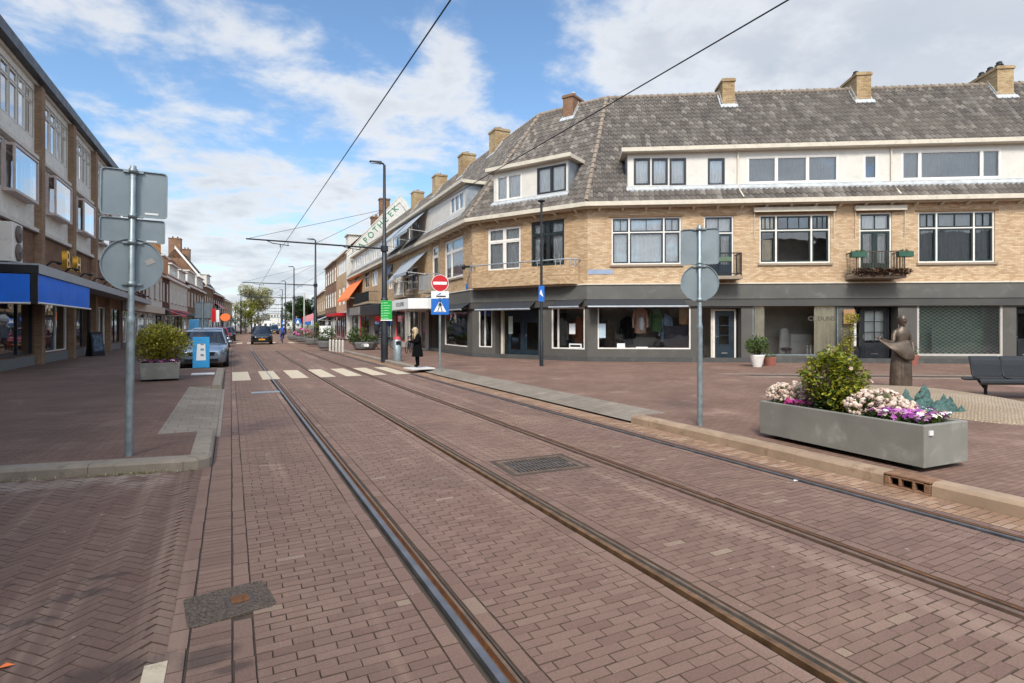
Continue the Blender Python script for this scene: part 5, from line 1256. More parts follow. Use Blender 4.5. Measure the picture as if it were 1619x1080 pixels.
# far end of the street
for (px, Yc, wd, h, lb, m) in ((437, 330, 10, 8.5, 'pale tower block at the far end of the street', M_cement), (424, 300, 16, 4.2, 'low white building closing the far end of the street', M_wpaint), (452, 280, 14, 5.5, 'pale low building behind the dark conifers', M_cement)):
    c = W(px, Yc); e_ = empty('far_building', (c.x, c.y, 0), -TH + .2, lb, 'building'); b = MB()
    ops = [(-wd / 2 + wd * (i + .25) / 6, -wd / 2 + wd * (i + .75) / 6, z, z + 1.4) for i in range(6) for z in ([1.5, 4.6, 6.4] if h > 7 else [1.2])]
    wall_sheet(b, -wd / 2, wd / 2, 0, h, ops, rev=.3); b.box(-wd / 2, wd / 2, .31, 10, 0, h - .05); b.build('wall', m, e_)
    b = MB(); b.box(-wd / 2 - .2, wd / 2 + .2, -.2, 10.2, h, h + .3); b.build('roof', M_zinc, e_)
    b = MB()
    for q in ops: b.quad((q[0], .25, q[2]), (q[1], .25, q[2]), (q[1], .25, q[3]), (q[0], .25, q[3]))
    b.build('window', M_carglass, e_)

# ================================================================== TREES AND PLANTS
def crown(mb, centres, n, size, rnd, flat=.5, shell=.55):
    for (c, r) in centres:
        for k in range(int(n * r[0] * r[1])):
            while True:
                p = Vector((rnd.uniform(-1, 1), rnd.uniform(-1, 1), rnd.uniform(-1, 1)))
                if shell < p.length < 1: break
            p.x *= r[0]; p.y *= r[1]; p.z *= r[2]
            d = Vector((rnd.gauss(0, 1), rnd.gauss(0, 1), rnd.gauss(.2, flat))); 
            mb.leaf(Vector(c) + p, d, Vector((rnd.gauss(0, .4), rnd.gauss(0, .4), 1)), size * rnd.uniform(.6, 1.3), size * rnd.uniform(.4, .8))
def tree(name, label, loc, H, spread, leafm, n, size, rnd, trunk_h=.35, kind='round', group=None, dens=1.0, tr=.14):
    t = empty(name, (loc[0], loc[1], 0), 0, label, 'tree', group)
    tb = MB(); cr = MB(); tb.tube([(0, 0, 0), (.03, .05, H * .2), (-.05, 0, H * .45), (.02, .04, H * .8)], [tr, tr * .75, tr * .5, tr * .12], 8)
    cs = []
    nb = 16
    for i in range(nb):
        a = rnd.uniform(0, 6.28); z0 = H * rnd.uniform(trunk_h * .7, .75); L = spread * rnd.uniform(.6, 1.05) * (1.15 - .6 * abs(z0 / H - .5))
        if kind == 'cone': L = spread * (1.05 - z0 / H) * rnd.uniform(.8, 1.1)
        e = Vector((cos(a) * L, sin(a) * L, z0 + L * (.9 if kind == 'round' else -.05)))
        if e.z > H * .95: e.z = H * .95
        tb.tube([(0, 0, z0), (e.x * .5, e.y * .5, z0 + (e.z - z0) * .65), tuple(e)], [tr * .38, tr * .22, tr * .06], 6)
        rr = spread * rnd.uniform(.28, .46) * dens
        cs.append((e, (rr, rr, rr * (.8 if kind == 'round' else .5))))
        if rnd.random() < .7: cs.append((e * .62 + Vector((0, 0, z0 * .4)), (rr * .9, rr * .9, rr * .7)))
    cs.append((Vector((0, 0, H * .88)), (spread * .3, spread * .3, H * .12)))
    crown(cr, cs, n, size, rnd)
    tb.build('trunk', M_twig, t, uv=False); cr.build('crown', leafm, t, uv=False); return t
tr_ = random.Random(3)
for i, (px, Yc, H, sp, m, n, lb) in enumerate(((398, 118, 9.4, 3.3, M_leafp, 190, 'pale blossoming tree, tallest of the trees left of the road'), (388, 108, 6.3, 1.9, M_leafy, 150, 'yellow green tree in front of the blossoming tree'), (408, 126, 8.0, 2.1, M_leafp, 170, 'pale blossoming tree closest to the moving car'),
                                         (372, 128, 7.6, 2.2, M_leafp, 12, 'bare greyish tree beside the last house on the left'), (362, 140, 8.0, 2.4, M_leafp, 8, 'bare tree just above the red car'),
                                         (478, 120, 7.6, 2.6, M_leafd, 240, 'dark green tree, biggest of the evergreens on the right'), (463, 128, 7.0, 2.0, M_leafd, 240, 'dark evergreen in the middle of the right hand clump'), (486, 112, 6.0, 1.8, M_leafd, 240, 'dark evergreen nearest the brick row'), (452, 150, 6.2, 2.2, M_leafm, 60, 'small green tree at the far left of the evergreens'))):
    c = W(px, Yc); tree('street_tree' if i < 5 else 'evergreen_tree', lb, c, H, sp, m, n, .34, tr_, tr=.16, trunk_h=.12 if i in (0, 1, 2) else .3)
def bush(name, label, loc, z, blobs, leafm, n, size, rnd, cat='shrub', flowers=None, group=None, stems=True, shell=.5):
    t = empty(name, (loc[0], loc[1], z), 0, label, cat, group)
    f = MB(); crown(f, [(Vector(c), r) for c, r in blobs], n, size, rnd, .6, shell); f.build('foliage', leafm, t, uv=False)
    if stems:
        s = MB()
        for c, r in blobs:
            for k in range(5): 
                e = Vector(c) + Vector((rnd.uniform(-.6, .6) * r[0], rnd.uniform(-.6, .6) * r[1], rnd.uniform(-.3, .5) * r[2])); s.tube([(c[0] * .4, c[1] * .4, -.02), (c[0] * .6 + e.x * .3, c[1] * .6 + e.y * .3, e.z * .5), tuple(e)], [.014, .01, .004], 5)
        s.build('stems', M_twig, t, uv=False)
    if flowers:
        for (m, cnt, sz, kind) in flowers:
            fl = MB()
            for k in range(cnt):
                c, r = blobs[rnd.randrange(len(blobs))]
                while True:
                    p = Vector((rnd.gauss(0, 1), rnd.gauss(0, 1), rnd.gauss(.3, .8))).normalized()
                    if p.z > -.35: break
                p = Vector(c) + Vector((p.x * r[0], p.y * r[1], p.z * r[2])) * rnd.uniform(.93, 1.06)
                blossom(fl, p, (p - Vector(c)).normalized(), sz * rnd.uniform(.7, 1.25), rnd, kind)
            fl.build('blossom', m, t, uv=False)
    return t
def blossom(mb, p, nrm, sz, rnd, kind):
    if kind == 'ball':      # a cluster of tiny florets
        for k in range(12):
            d = (Vector((rnd.gauss(0, 1), rnd.gauss(0, 1), rnd.gauss(0, 1))) + nrm * .8).normalized(); q = p + d * sz * .45
            s = d.orthogonal().normalized(); u = d.cross(s); a = rnd.uniform(0, 3); s, u = s * cos(a) + u * sin(a), u * cos(a) - s * sin(a)
            h = sz * .34; mb.add([q - s * h, q - u * h, q + s * h, q + u * h, q + d * h * .5], [(0, 1, 4), (1, 2, 4), (2, 3, 4), (3, 0, 4)])
    else:                   # an open flower of five petals
        nrm = (nrm + Vector((rnd.gauss(0, .35), rnd.gauss(0, .35), rnd.gauss(.2, .3)))).normalized(); s = nrm.orthogonal().normalized(); u = nrm.cross(s); a0 = rnd.uniform(0, 6.28)
        pts = [p]; fs = []
        for k in range(5):
            a = a0 + k * 2 * pi / 5
            d0 = s * cos(a - .55) + u * sin(a - .55); d1 = s * cos(a) + u * sin(a); d2 = s * cos(a + .55) + u * sin(a + .55)
            i = len(pts); pts += [p + d0 * sz * .42 + nrm * sz * .1, p + d1 * sz * .55 + nrm * sz * .02, p + d2 * sz * .42 + nrm * sz * .12]; fs.append((0, i, i + 1, i + 2))
        mb.add(pts, fs)
def flowerbed(name, label, loc, z, rng, n, sz, mats, rnd, cat='flowers', h=.1):
    """a bed of small flowers and leaves nobody could count"""
    o = MB()
    x0, x1, y0, y1 = rng
    for k in range(int(n * 2.2)): o.leaf(Vector((rnd.uniform(x0, x1), rnd.uniform(y0, y1), rnd.uniform(0, h * .6))), Vector((rnd.gauss(0, 1), rnd.gauss(0, 1), rnd.uniform(.1, 1))), Vector((0, 0, 1)), sz * 1.1, sz * .6, 0)
    for k in range(n):
        x, y = rnd.uniform(x0, x1), rnd.uniform(y0, y1); mi = 1 + rnd.randrange(len(mats)) 
        blossom(o, Vector((x, y, h * rnd.uniform(.45, 1.1))), Vector((rnd.gauss(0, .3), rnd.gauss(-.1, .4), 1)).normalized(), sz * rnd.uniform(.8, 1.3), rnd, 'open'); 
        for q in range(-5, 0): o.m[q] = mi
    e = o.build(name, [M_leafm] + mats, uv=False); e.location = (loc[0], loc[1], z); e['kind'] = 'stuff'; return tag(e, label, cat)

# ================================================================== STREET FURNITURE
PZ = .12
def rod(mb, x, y, z0, z1, r, n=12): mb.tube([(x, y, z0), (x, y, z1)], r, n)
# ---- sign poles seen from behind
def clamp(mb, z, r): mb.lathe([(r, -.03), (r + .012, -.028), (r + .012, .028), (r, .03)], (0, 0, z), 14); mb.box(-r - .07, r + .07, -.0 + r - .01, r + .028, z - .012, z + .012)
def plate_back(par, pts, y, m, rim, name, lip=.018):
    b = MB(); b.prism(pts, y, y + .004, 'y'); o = b.build(name, m, par)
    b = MB(); n = len(pts); cx_ = sum(p[0] for p in pts) / n; cz_ = sum(p[1] for p in pts) / n
    inn = [(cx_ + (p[0] - cx_) * .965, cz_ + (p[1] - cz_) * .965) for p in pts]
    for i in range(n):
        j = (i + 1) % n; a, c, d, e = pts[i], pts[j], inn[j], inn[i]
        b.hexa([(a[0], y - lip, a[1]), (c[0], y - lip, c[1]), (d[0], y - lip, d[1]), (e[0], y - lip, e[1]), (a[0], y - .001, a[1]), (c[0], y - .001, c[1]), (d[0], y - .001, d[1]), (e[0], y - .001, e[1])])
    b.build('rim', rim, o); return o
def rpts(x0, x1, z0, z1, r=.04):
    out = []
    for (cx_, cz_, a0) in ((x1 - r, z1 - r, 0), (x0 + r, z1 - r, 90), (x0 + r, z0 + r, 180), (x1 - r, z0 + r, 270)):
        for k in range(5): a = radians(a0 + 22.5 * k); out.append((cx_ + r * cos(a), cz_ + r * sin(a)))
    return out
def cpts(cz_, r, n=40): return [(r * cos(2 * pi * k / n), cz_ + r * sin(2 * pi * k / n)) for k in range(n)]
c = G(203.5, 721, PZ); D = depth(203.5, 721, PZ); zz = lambda py, D=D: EYE + (HY - py) / FPX * D - PZ
s1 = empty('sign_pole', (c.x, c.y, PZ), -TH + radians(4), 'galvanised pole with two square sign backs over a round one, at the left kerb corner', 'sign')
s1.rotation_euler = (0, radians(.75), -TH + radians(31) - radians(4))
b = MB(); b.lathe([(.044, -.1), (.044, 1.66), (.041, 1.69), (.034, 1.72), (.034, zz(262)), (.02, zz(261))], (0, 0, 0), 16); b.lathe([(.05, 1.60), (.05, 1.66), (.044, 1.68)], (0, 0, 0), 16); b.build('pole', M_galv, s1)
hw = .335
for nm, p in (('square_plate', rpts(-hw + .005, hw + .02, zz(341), zz(267))), ('lower_plate', rpts(-hw, hw, zz(382), zz(344.5), .025)), ('round_plate', cpts(zz(418), .325))): plate_back(s1, p, .05, M_signback, M_galv, nm)
for z in (zz(270), zz(341), zz(383), zz(449)): b = MB(); clamp(b, z, .034); b.build('clamp', M_galv, s1)
b = MB(); b.box(.12, .26, .046, .0495, zz(336), zz(333)); b.box(.14, .25, .046, .0495, zz(380), zz(377.5)); b.build('sticker', M_wsign, s1)
b = MB(); b.prism([(.12, zz(411)), (.2, zz(405)), (.24, zz(412)), (.16, zz(418))], .046, .0495, 'y'); b.build('sticker', mat('torn_sticker', '9a9690', .8), s1)
c = G(1106.5, 673, PZ); D = depth(1106.5, 673, PZ); z2 = lambda py, D=D: EYE + (HY - py) / FPX * D - PZ
s2 = empty('sign_pole', (c.x, c.y, PZ), 0, 'galvanised pole with a square and a round sign back beside the long planter', 'sign')
s2.rotation_euler = (0, radians(-.1), radians(-8))
b = MB(); b.lathe([(.042, -.1), (.042, 1.56), (.039, 1.60), (.031, 1.63), (.031, z2(357)), (.02, z2(356))], (0, 0, 0), 16); b.lathe([(.047, 1.52), (.047, 1.56), (.042, 1.58)], (0, 0, 0), 16); b.build('pole', M_galv, s2)
s2r = empty('sign_bracket', (0, 0, 0)); s2r.parent = s2; s2r.rotation_euler = (0, 0, radians(-38))
for nm, p in (('square_plate', rpts(-.29, .29, z2(418), z2(361))), ('round_plate', cpts(z2(447), .29))): plate_back(s2r, p, .046, M_signback, M_galv, nm)
for z in (z2(362), z2(416), z2(421), z2(474)): b = MB(); clamp(b, z, .031); b.build('clamp', M_galv, s2r)
# ---- no-entry and crossing signs
c = G(695.5, 585, PZ); D = depth(695.5, 585, PZ); z3 = lambda py, D=D: EYE + (HY - py) / FPX * D - PZ
s3 = empty('sign_pole', (c.x, c.y, PZ), -TH + radians(12), 'grey pole carrying a red no entry disc over a blue pedestrian crossing sign', 'sign')
b = MB(); b.lathe([(.04, -.1), (.04, z3(434))], (0, 0, 0), 12); b.build('pole', M_galv, s3)
r_ = .30
b = MB(); b.prism(cpts(z3(448), r_), -.055, -.045, 'y'); o = b.build('no_entry_disc', M_redp, s3)
b = MB(); b.prism(rpts(-.235, .235, z3(448) - .05, z3(448) + .05, .02), -.059, -.0552, 'y'); b.build('white_bar', M_wsign, o)
b = MB(); zc = z3(448); n = 40
b.loft([[(rr * cos(2 * pi * k / n), yy, zc + rr * sin(2 * pi * k / n)) for k in range(n)] for rr, yy in ((.285, -.0552), (.285, -.058), (.30, -.058), (.30, -.0552))], True, False, 0, False); b.build('white_rim', M_wsign, o)
b = MB(); b.prism(rpts(-.31, .31, z3(471.5), z3(460.5), .02), -.055, -.045, 'y'); o = b.build('supplementary_plate', M_wsign, s3)
b = MB(); b.box(-.13, .2, -.057, -.0552, z3(469.8), z3(467.6)); b.build('plate_lettering', M_blackp, o)
b = MB(); b.prism([(-.12, z3(467)), (0, z3(466)), (.06, z3(464)), (.0, z3(463.6)), (-.06, z3(465))], -.057, -.0552, 'y'); b.build('plate_symbol', M_blue, o)
zb_, zt_ = z3(497.5), z3(472.5); h = zt_ - zb_
b = MB(); b.prism(rpts(-.31, .31, zb_, zt_, .03), -.055, -.045, 'y'); o = b.build('crossing_sign', M_blue, s3)
b = MB(); b.prism([(-.22, zb_ + h * .17), (.22, zb_ + h * .17), (0, zb_ + h * .9)], -.058, -.0552, 'y'); b.build('white_triangle', M_wsign, o)
b = MB(); zc = zb_ + h * .3
for p in ([(-.02, .26), (.03, .26), (.04, .12), (-.03, .12)], [(-.03, .13), (.0, .13), (-.07, -.06), (-.10, -.06)], [(.01, .13), (.04, .13), (.09, -.06), (.06, -.06)], [(-.03, .24), (-.08, .13), (-.06, .12), (-.01, .21)], [(.03, .24), (.08, .15), (.06, .13), (.02, .2)], [(.035 * cos(2 * pi * k / 10), .30 + .035 * sin(2 * pi * k / 10)) for k in range(10)]):
    b.prism([(x, zc + z) for x, z in p], -.061, -.0582, 'y')
for k in range(5): b.box(-.15 + k * .065, -.12 + k * .065, -.061, -.0582, zb_ + h * .185, zb_ + h * .215)
b.build('walking_figure', M_blackp, o)
# ---- tall lamp posts with tram wire arms
def lamp(y, xoff=0.0, H=9.0, arm=None, label='', first=False, thick=1.0):
    x = 6.28 + bend(y) + xoff
    l = empty('street_lamp', (x, y, PZ), bend(y + 1) * 0, label, 'street lamp', 'tall dark lamp posts on the right pavement')
    b = MB(); b.lathe([(.16, -.1), (.16, 2.75), (.135, 2.8), (.125, 2.85), (.105, 5.3), (.085, 5.32), (.06, H - .25), (.055, H - .14)], (0, 0, 0), 14); b.build('post', M_post, l)
    b = MB(); b.tube([(0, 0, H - .2), (-.05, 0, H - .1), (-.18, 0, H - .06)], .045, 8); b.hexa([(-.14, -.12, H - .12), (-.68, -.09, H - .08), (-.68, .09, H - .08), (-.14, .12, H - .12), (-.14, -.09, H + .0), (-.66, -.06, H - .03), (-.66, .06, H - .03), (-.14, .09, H + .0)]); b.build('lantern', M_post, l, bevel=.01)
    b = MB(); b.box(-.62, -.22, -.07, .07, H - .125, H - .105); b.build('lens', M_lamp, l)
    if arm:
        x1, za = arm; a = MB(); L = x - x1 - bend(y)
        a.tube([(-.1, 0, za), (-L, -.0, za + .06)], [.04, .03], 8); a.tube([(0, 0, za - .12), (0, 0, za + .12)], .17, 12); ar = a.build('tram_wire_arm', M_post, l)
        a = MB(); a.tube([(-.1, 0, za + 1.75), (-L + .1, 0, za + .08)], .009, 5); a.tube([(-.1, 0, za + 1.7), (-L * .52, 0, za + .06)], .009, 5); a.build('stay_wire', M_black, ar)
        for xw in (1.9, 4.88):
            a = MB(); d = xw - 6.28; a.tube([(d - .55, 0, za + .05), (d - .3, 0, za - .06), (d + .35, 0, za - .12)], .018, 6); a.tube([(d, 0, za - .1), (d, 0, za - .22)], .02, 6); a.tube([(d + .3, 0, za + .05), (d + .3, 0, za - .12)], .014, 6); a.build('wire_bracket', M_black, ar)
    return l
WZ = 5.0
lamp(25.2, -.05, arm=(.55, 5.05), label='tall black lamp post nearest the crossing, carrying the green board')
lamp(50.3, .0, arm=(.6, 5.0), label='second tall black lamp post, behind the pale bollards')
lamp(75.0, arm=(.6, 5.0), label='third lamp post along the right pavement, before the blue crossing sign')
lamp(100, arm=(.6, 5.0), label='fourth lamp post along the right pavement'); lamp(124, arm=(.6, 5.0), label='fifth lamp post, in front of the dark evergreens'); lamp(150, arm=(.6, 5.0), label='sixth and farthest dark lamp post at the bend of the street')
for i, xw in enumerate((1.9, 4.88)):
    b = MB(); pts = []
    sup = [-22, 25.2, 50.3, 75, 100, 124, 150, 176]
    for a, c in zip(sup[:-1], sup[1:]):
        for k in range(8):
            f = k / 8; y = a + (c - a) * f; pts.append((xw + bend(a) * (1 - f) + bend(c) * f, y, 4.95 + (.30 if a < 0 else .22) * (4 * f * (1 - f)) * -.35))
    if i == 1: pts = [p if p[1] > 26 else (p[0] + (25.2 - p[1]) * -.003, p[1], p[2] + .0) for p in pts]
    b.tube(pts, .0085, 5); tag(b.build('tram_wire', M_black), ['overhead tram wire above the left track', 'overhead tram wire above the right track'][i], 'wire', 'overhead tram wires')
# green board on the first lamp
gx, gy = 6.23, 25.2; D = W(608, 1); dz = 25.0
zt, zb_ = EYE + (HY - 475) / FPX * dz, EYE + (HY - 507) / FPX * dz
gb = empty('green_board', (6.23, 25.2 - .19, 0), -TH, 'bright green rectangular board with white lettering on the first lamp post', 'sign')
b = MB(); b.box(-.2, .30, -.03, .0, zb_, zt); o = b.build('panel', M_grn, gb, bevel=.008); b = MB(); b.box(-.21, .31, -.036, -.031, zb_ - .004, zb_ + .045); b.build('white_edge', M_wsign, o)
b = MB()
for k in range(7): b.box(-.17, -.13, -.034, -.0305, zt - .1 - k * .115 - .04, zt - .1 - k * .115); b.box(-.08, R.uniform(.1, .24), -.034, -.0305, zt - .09 - k * .115 - .03, zt - .1 - k * .115)
b.build('board_lettering', mat('pale_green_print', 'b7e0bd', .5), o)
# thin post with a blue arrow sign near the corner entrance
c = G(856, 579, PZ); D = depth(856, 579, PZ)
lp = empty('thin_lamp_post', (c.x, c.y, PZ), -TH, 'slim black post with a small blue sign in front of the corner entrance', 'street lamp')
zt = EYE + (HY - 320) / FPX * D - PZ
b = MB(); b.lathe([(.075, -.1), (.075, 1.0), (.055, 1.05), (.05, 3.4), (.045, zt)], (0, 0, 0), 12); b.build('post', M_post, lp)
b = MB(); b.lathe([(.05, zt), (.13, zt + .02), (.15, zt + .07), (.05, zt + .11)], (0, 0, 0), 12); b.build('lantern', M_post, lp)
b = MB(); b.box(-.11, .11, -.075, -.055, EYE + (HY - 477) / FPX * D - PZ, EYE + (HY - 452) / FPX * D - PZ); o = b.build('blue_sign', M_blue, lp)
zc = EYE + (HY - 464) / FPX * D - PZ; b = MB(); b.prism([(-.07, zc - .02), (.07, zc - .14), (-.02, zc + .16)], -.079, -.0755, 'y'); b.build('white_arrow', M_wsign, o)
# small signs further along (right)
def small_sign(px, Yc, zc, wd, h, m, label, tri=True):
    c = W(px, Yc); e = empty('crossing_sign', (c.x, c.y, PZ), -TH * .8, label, 'sign'); b = MB(); rod(b, 0, 0, -.1, zc + h / 2, .035); b.build('pole', M_galv, e)
    b = MB(); b.box(-wd / 2, wd / 2, -.06, -.04, zc - h / 2, zc + h / 2); o = b.build('panel', m, e)
    if tri: b = MB(); b.prism([(-wd * .33, zc - h * .3), (wd * .33, zc - h * .3), (0, zc + h * .38)], -.064, -.0605, 'y'); b.build('white_triangle', M_wsign, o)
small_sign(471, 70, 2.0, .72, .72, M_blue, 'blue pedestrian crossing sign beside the third lamp post'); small_sign(487, 62, 2.0, .7, .8, M_blue, 'plain blue sign between the second and third lamp posts', False); small_sign(449, 100, 2.0, .8, .7, M_blue, 'farthest blue crossing sign above the cyclist')
for px, Yc, H in ((463, 88, 6.5), (481, 58, 5.0), (440, 140, 7)):
    c = W(px, Yc); b = MB(); b.lathe([(.09, -.1), (.06, H - .1), (.02, H)], (0, 0, 0), 10); o = b.build('pale_mast', mat('pale_mast', 'a9aaa2', .6)); o.location = (c.x, c.y, PZ); tag(o, {463: 'pale slim mast beside the third lamp post', 481: 'short pale mast close to the second lamp post', 440: 'pale mast at the far bend of the street'}[px], 'mast')
c = W(381, 105); lp = empty('street_lamp', (c.x, c.y, PZ), 0, 'dark lamp post left of the road in front of the blossoming tree', 'street lamp'); b = MB(); b.lathe([(.15, -.1), (.12, 4), (.07, 7.3)], (0, 0, 0), 10); b.build('post', M_post, lp); b = MB(); b.box(-.7, .05, -.1, .1, 7.2, 7.32); b.build('lantern', M_post, lp)

# ---- left sidewalk: small sign, blue boards
c = W(349, 27); e = empty('sign_pole', (c.x, c.y, PZ), -TH - radians(4), 'thin pole with a pale square sign back over two small plates, beside the parked cars', 'sign')
Z = lambda py, D: EYE + (HY - py) / FPX * D - PZ
c2 = W(320, 24.6); e.location = (c2.x, c2.y, PZ); D = 24.6
b = MB(); rod(b, 0, 0, -.1, Z(474, D), .035); b.build('pole', M_galv, e)
plate_back(e, rpts(-.37, .37, Z(503, D), Z(478, D)), .045, M_signback, M_galv, 'square_plate'); plate_back(e, rpts(-.18, -.01, Z(518, D), Z(504, D), .01), .045, M_galv, M_galv, 'lower_plate'); plate_back(e, rpts(.01, .18, Z(518, D), Z(504, D), .01), .045, M_galv, M_galv, 'lower_plate')
c = G(318, 583, PZ); D = depth(318, 583, PZ); e = empty('sandwich_board', (c.x, c.y, PZ), radians(3), 'bright blue pavement board with a white poster, standing before the silver car', 'sign board')
hh = Z(533, D); b = MB(); b.hexa([(-.27, 0, .03), (.27, 0, .03), (.27, .06, .03), (-.27, .06, .03), (-.27, .16, hh), (.27, .16, hh), (.27, .2, hh), (-.27, .2, hh)]); b.hexa([(-.27, .5, .03), (.27, .5, .03), (.27, .54, .03), (-.27, .54, .03), (-.27, .21, hh - .01), (.27, .21, hh - .01), (.27, .25, hh - .01), (-.27, .25, hh - .01)]); p_ = b.build('board', mat('cyan_blue', '1f8fc4', .5), e, bevel=.01)
b = MB(); f = lambda z: .16 * z / hh - .006
z0, z1 = .3, hh * .78; b.hexa([(-.16, f(z0), z0), (.15, f(z0), z0), (.15, f(z0) + .004, z0), (-.16, f(z0) + .004, z0), (-.12, f(z1), z1), (.13, f(z1), z1), (.13, f(z1) + .004, z1), (-.12, f(z1) + .004, z1)]); b.build('poster', M_wsign, p_)
b = MB()
for k in range(3): z0 = .45 + k * .2; z1 = z0 + .08; b.hexa([(-.02, f(z0) - .004, z0), (.1, f(z0) - .004, z0), (.1, f(z0) - .001, z0), (-.02, f(z0) - .001, z0), (-.02, f(z1) - .004, z1), (.08, f(z1) - .004, z1), (.08, f(z1) - .001, z1), (-.02, f(z1) - .001, z1)])
b.build('poster_print', M_signback, p_)
c = G(321, 592, PZ); b = MB(); b.box(-.33, .33, -.3, .3, 0, .03); o = b.build('white_slab', M_white, bevel=.01); o.location = (c.x, c.y, PZ); tag(o, 'flat white slab on the left pavement in front of the blue board', 'slab')
c = W(313, 31.5); e = empty('billboard', (c.x, c.y, PZ), -TH, 'pale blue advertising panel behind the blue pavement board', 'sign board'); b = MB(); b.box(-.5, .5, 0, .12, .5, 1.9); p_ = b.build('panel', mat('sky_blue_panel', '5aa0d0', .5), e, bevel=.02); b = MB(); b.box(-.05, .3, -.006, -.001, .6, 1.2); b.build('poster', mat('poster_sand', 'b9a58c', .6), p_); b = MB(); b.box(-.4, -.3, .03, .09, 0, .5); b.box(.3, .4, .03, .09, 0, .5); b.build('legs', M_galv, e)
c = W(357, 52); e = empty('round_sign', (c.x, c.y, PZ), -TH, 'round orange shop sign on a pole above the red car', 'sign'); b = MB(); rod(b, 0, 0, 0, 2.6, .04); b.build('pole', M_galv, e); b = MB(); b.prism([(.46 * cos(2 * pi * k / 24), 2.3 + .36 * sin(2 * pi * k / 24)) for k in range(24)], -.12, .02, 'y'); b.build('disc', M_orange, e)
for px, Yc, m, lb in ((341, 55, M_redp, 'red and white hanging banner beside the orange sign'), (347, 60, M_wsign, 'white hanging banner left of the orange sign')):
    c = W(px, Yc); e = empty('banner', (c.x, c.y, PZ), -TH, lb, 'banner'); b = MB(); rod(b, -.4, 0, 0, 3.6, .03); b.build('pole', M_galv, e); b = MB(); b.box(-.36, -.02, -.01, .01, 1.9, 3.2); b.build('cloth', m, e)
c = G(157, 563, PZ); e = empty('chalkboard', (c.x, c.y, PZ), pi / 2 - .5, 'black menu board with pictures standing under the left canopy', 'sign board'); b = MB(); b.hexa([(-.4, 0, 0), (.4, 0, 0), (.4, .04, 0), (-.4, .04, 0), (-.4, .15, 1.25), (.4, .15, 1.25), (.4, .19, 1.25), (-.4, .19, 1.25)]); p_ = b.build('board', M_blackp, e, bevel=.01); b = MB(); b.hexa([(-.32, .01, .25), (.32, .01, .25), (.32, .02, .25), (-.32, .02, .25), (-.32, .11, 1.1), (.32, .11, 1.1), (.32, .12, 1.1), (-.32, .12, 1.1)]); b.build('picture', mat('menu_print', '4a5a6b', .6, var=.9, scale=6), p_)
b = MB(); b.hexa([(-.4, .38, 0), (.4, .38, 0), (.4, .42, 0), (-.4, .42, 0), (-.4, .195, 1.24), (.4, .195, 1.24), (.4, .235, 1.24), (-.4, .235, 1.24)]); b.build('back_board', M_blackp, e)

# ---- planters
def trough(name, label, loc, rz, L, B, H, m, foot=.06, taper=0.0):
    e = empty(name, (loc[0], loc[1], PZ), rz, label, 'planter')
    b = MB(); t = .06
    out = lambda z, s: [(-L / 2 * s, -B / 2 * s, z), (L / 2 * s, -B / 2 * s, z), (L / 2 * s, B / 2 * s, z), (-L / 2 * s, B / 2 * s, z)]
    inn = lambda z: [(-L / 2 + t, -B / 2 + t, z), (L / 2 - t, -B / 2 + t, z), (L / 2 - t, B / 2 - t, z), (-L / 2 + t, B / 2 - t, z)]
    b.loft([out(foot, 1 - taper), out(foot + H, 1), inn(foot + H), inn(foot + H - .12)], True, False, 0, False); b.add(out(foot, 1 - taper), [(3, 2, 1, 0)])
    b.build('trough', m, e, bevel=.012)
    b = MB(); b.box(-L / 2 + t, L / 2 - t, -B / 2 + t, B / 2 - t, foot + .1, foot + H - .07); b.build('soil', M_soil, e)
    b = MB()
    for sx in (-1, 1): b.box(sx * L * .38 - .08, sx * L * .38 + .08, -B * .38, B * .38, 0, foot - .001)
    b.build('feet', mat('dark_foot', '2c2c2b', .9), e); return e
pr = random.Random(21)
pc = Vector((6.63 + .40, 4.36)); LP_ = trough('long_planter', 'long grey concrete planter with mixed flowers at the right kerb', pc, pi / 2 - .05, 2.16, .80, .45, M_planter)
b = MB(); b.box(-1.097, -1.081, .27, .33, .40, .45); b.build('label_sticker', M_wsign, LP_)
def onp(u, v): # along the planter (0 near end .. 1 far end), across (-1 street side .. 1 plaza side)
    d = Vector((-sin(-.05), cos(-.05))); n_ = Vector((d.y, -d.x)); q = pc + d * (u - .5) * 2.0 + n_ * v * .3; return q
SZ = PZ + .06 + .38
bush('green_shrub', 'round yellow green shrub with a few white flowers, tallest in the long planter', onp(.62, .0), SZ, [((0, 0, .34), (.36, .36, .30)), ((.03, 0, .62), (.30, .28, .16)), ((-.12, .1, .48), (.26, .26, .26)), ((.15, -.06, .42), (.28, .28, .28)), ((0, -.1, .2), (.34, .32, .22)), ((.2, .12, .66), (.12, .12, .12)), ((-.2, -.05, .66), (.13, .12, .13)), ((.02, .05, .76), (.12, .12, .1)), ((.33, 0, .34), (.12, .14, .14)), ((-.33, .1, .42), (.1, .12, .13))], M_leafy, 7600, .06, pr, flowers=[(M_petw, 14, .06, 'open')], shell=.68)
bush('dark_shrub_base', 'dark green leaves at the foot of the round shrub in the long planter', onp(.60, -.45), SZ, [((0, 0, .14), (.24, .2, .18)), ((.12, .0, .1), (.2, .2, .14))], M_leafd, 9000, .06, pr, shell=.4)
bush('cream_heather', 'cream flowering bush at the far end of the long planter', onp(.92, .0), SZ, [((0, 0, .16), (.24, .26, .17)), ((.1, -.1, .12), (.2, .2, .16)), ((-.12, .1, .14), (.2, .18, .16))], M_leafm, 3000, .045, pr, flowers=[(M_petw, 170, .05, 'ball')])
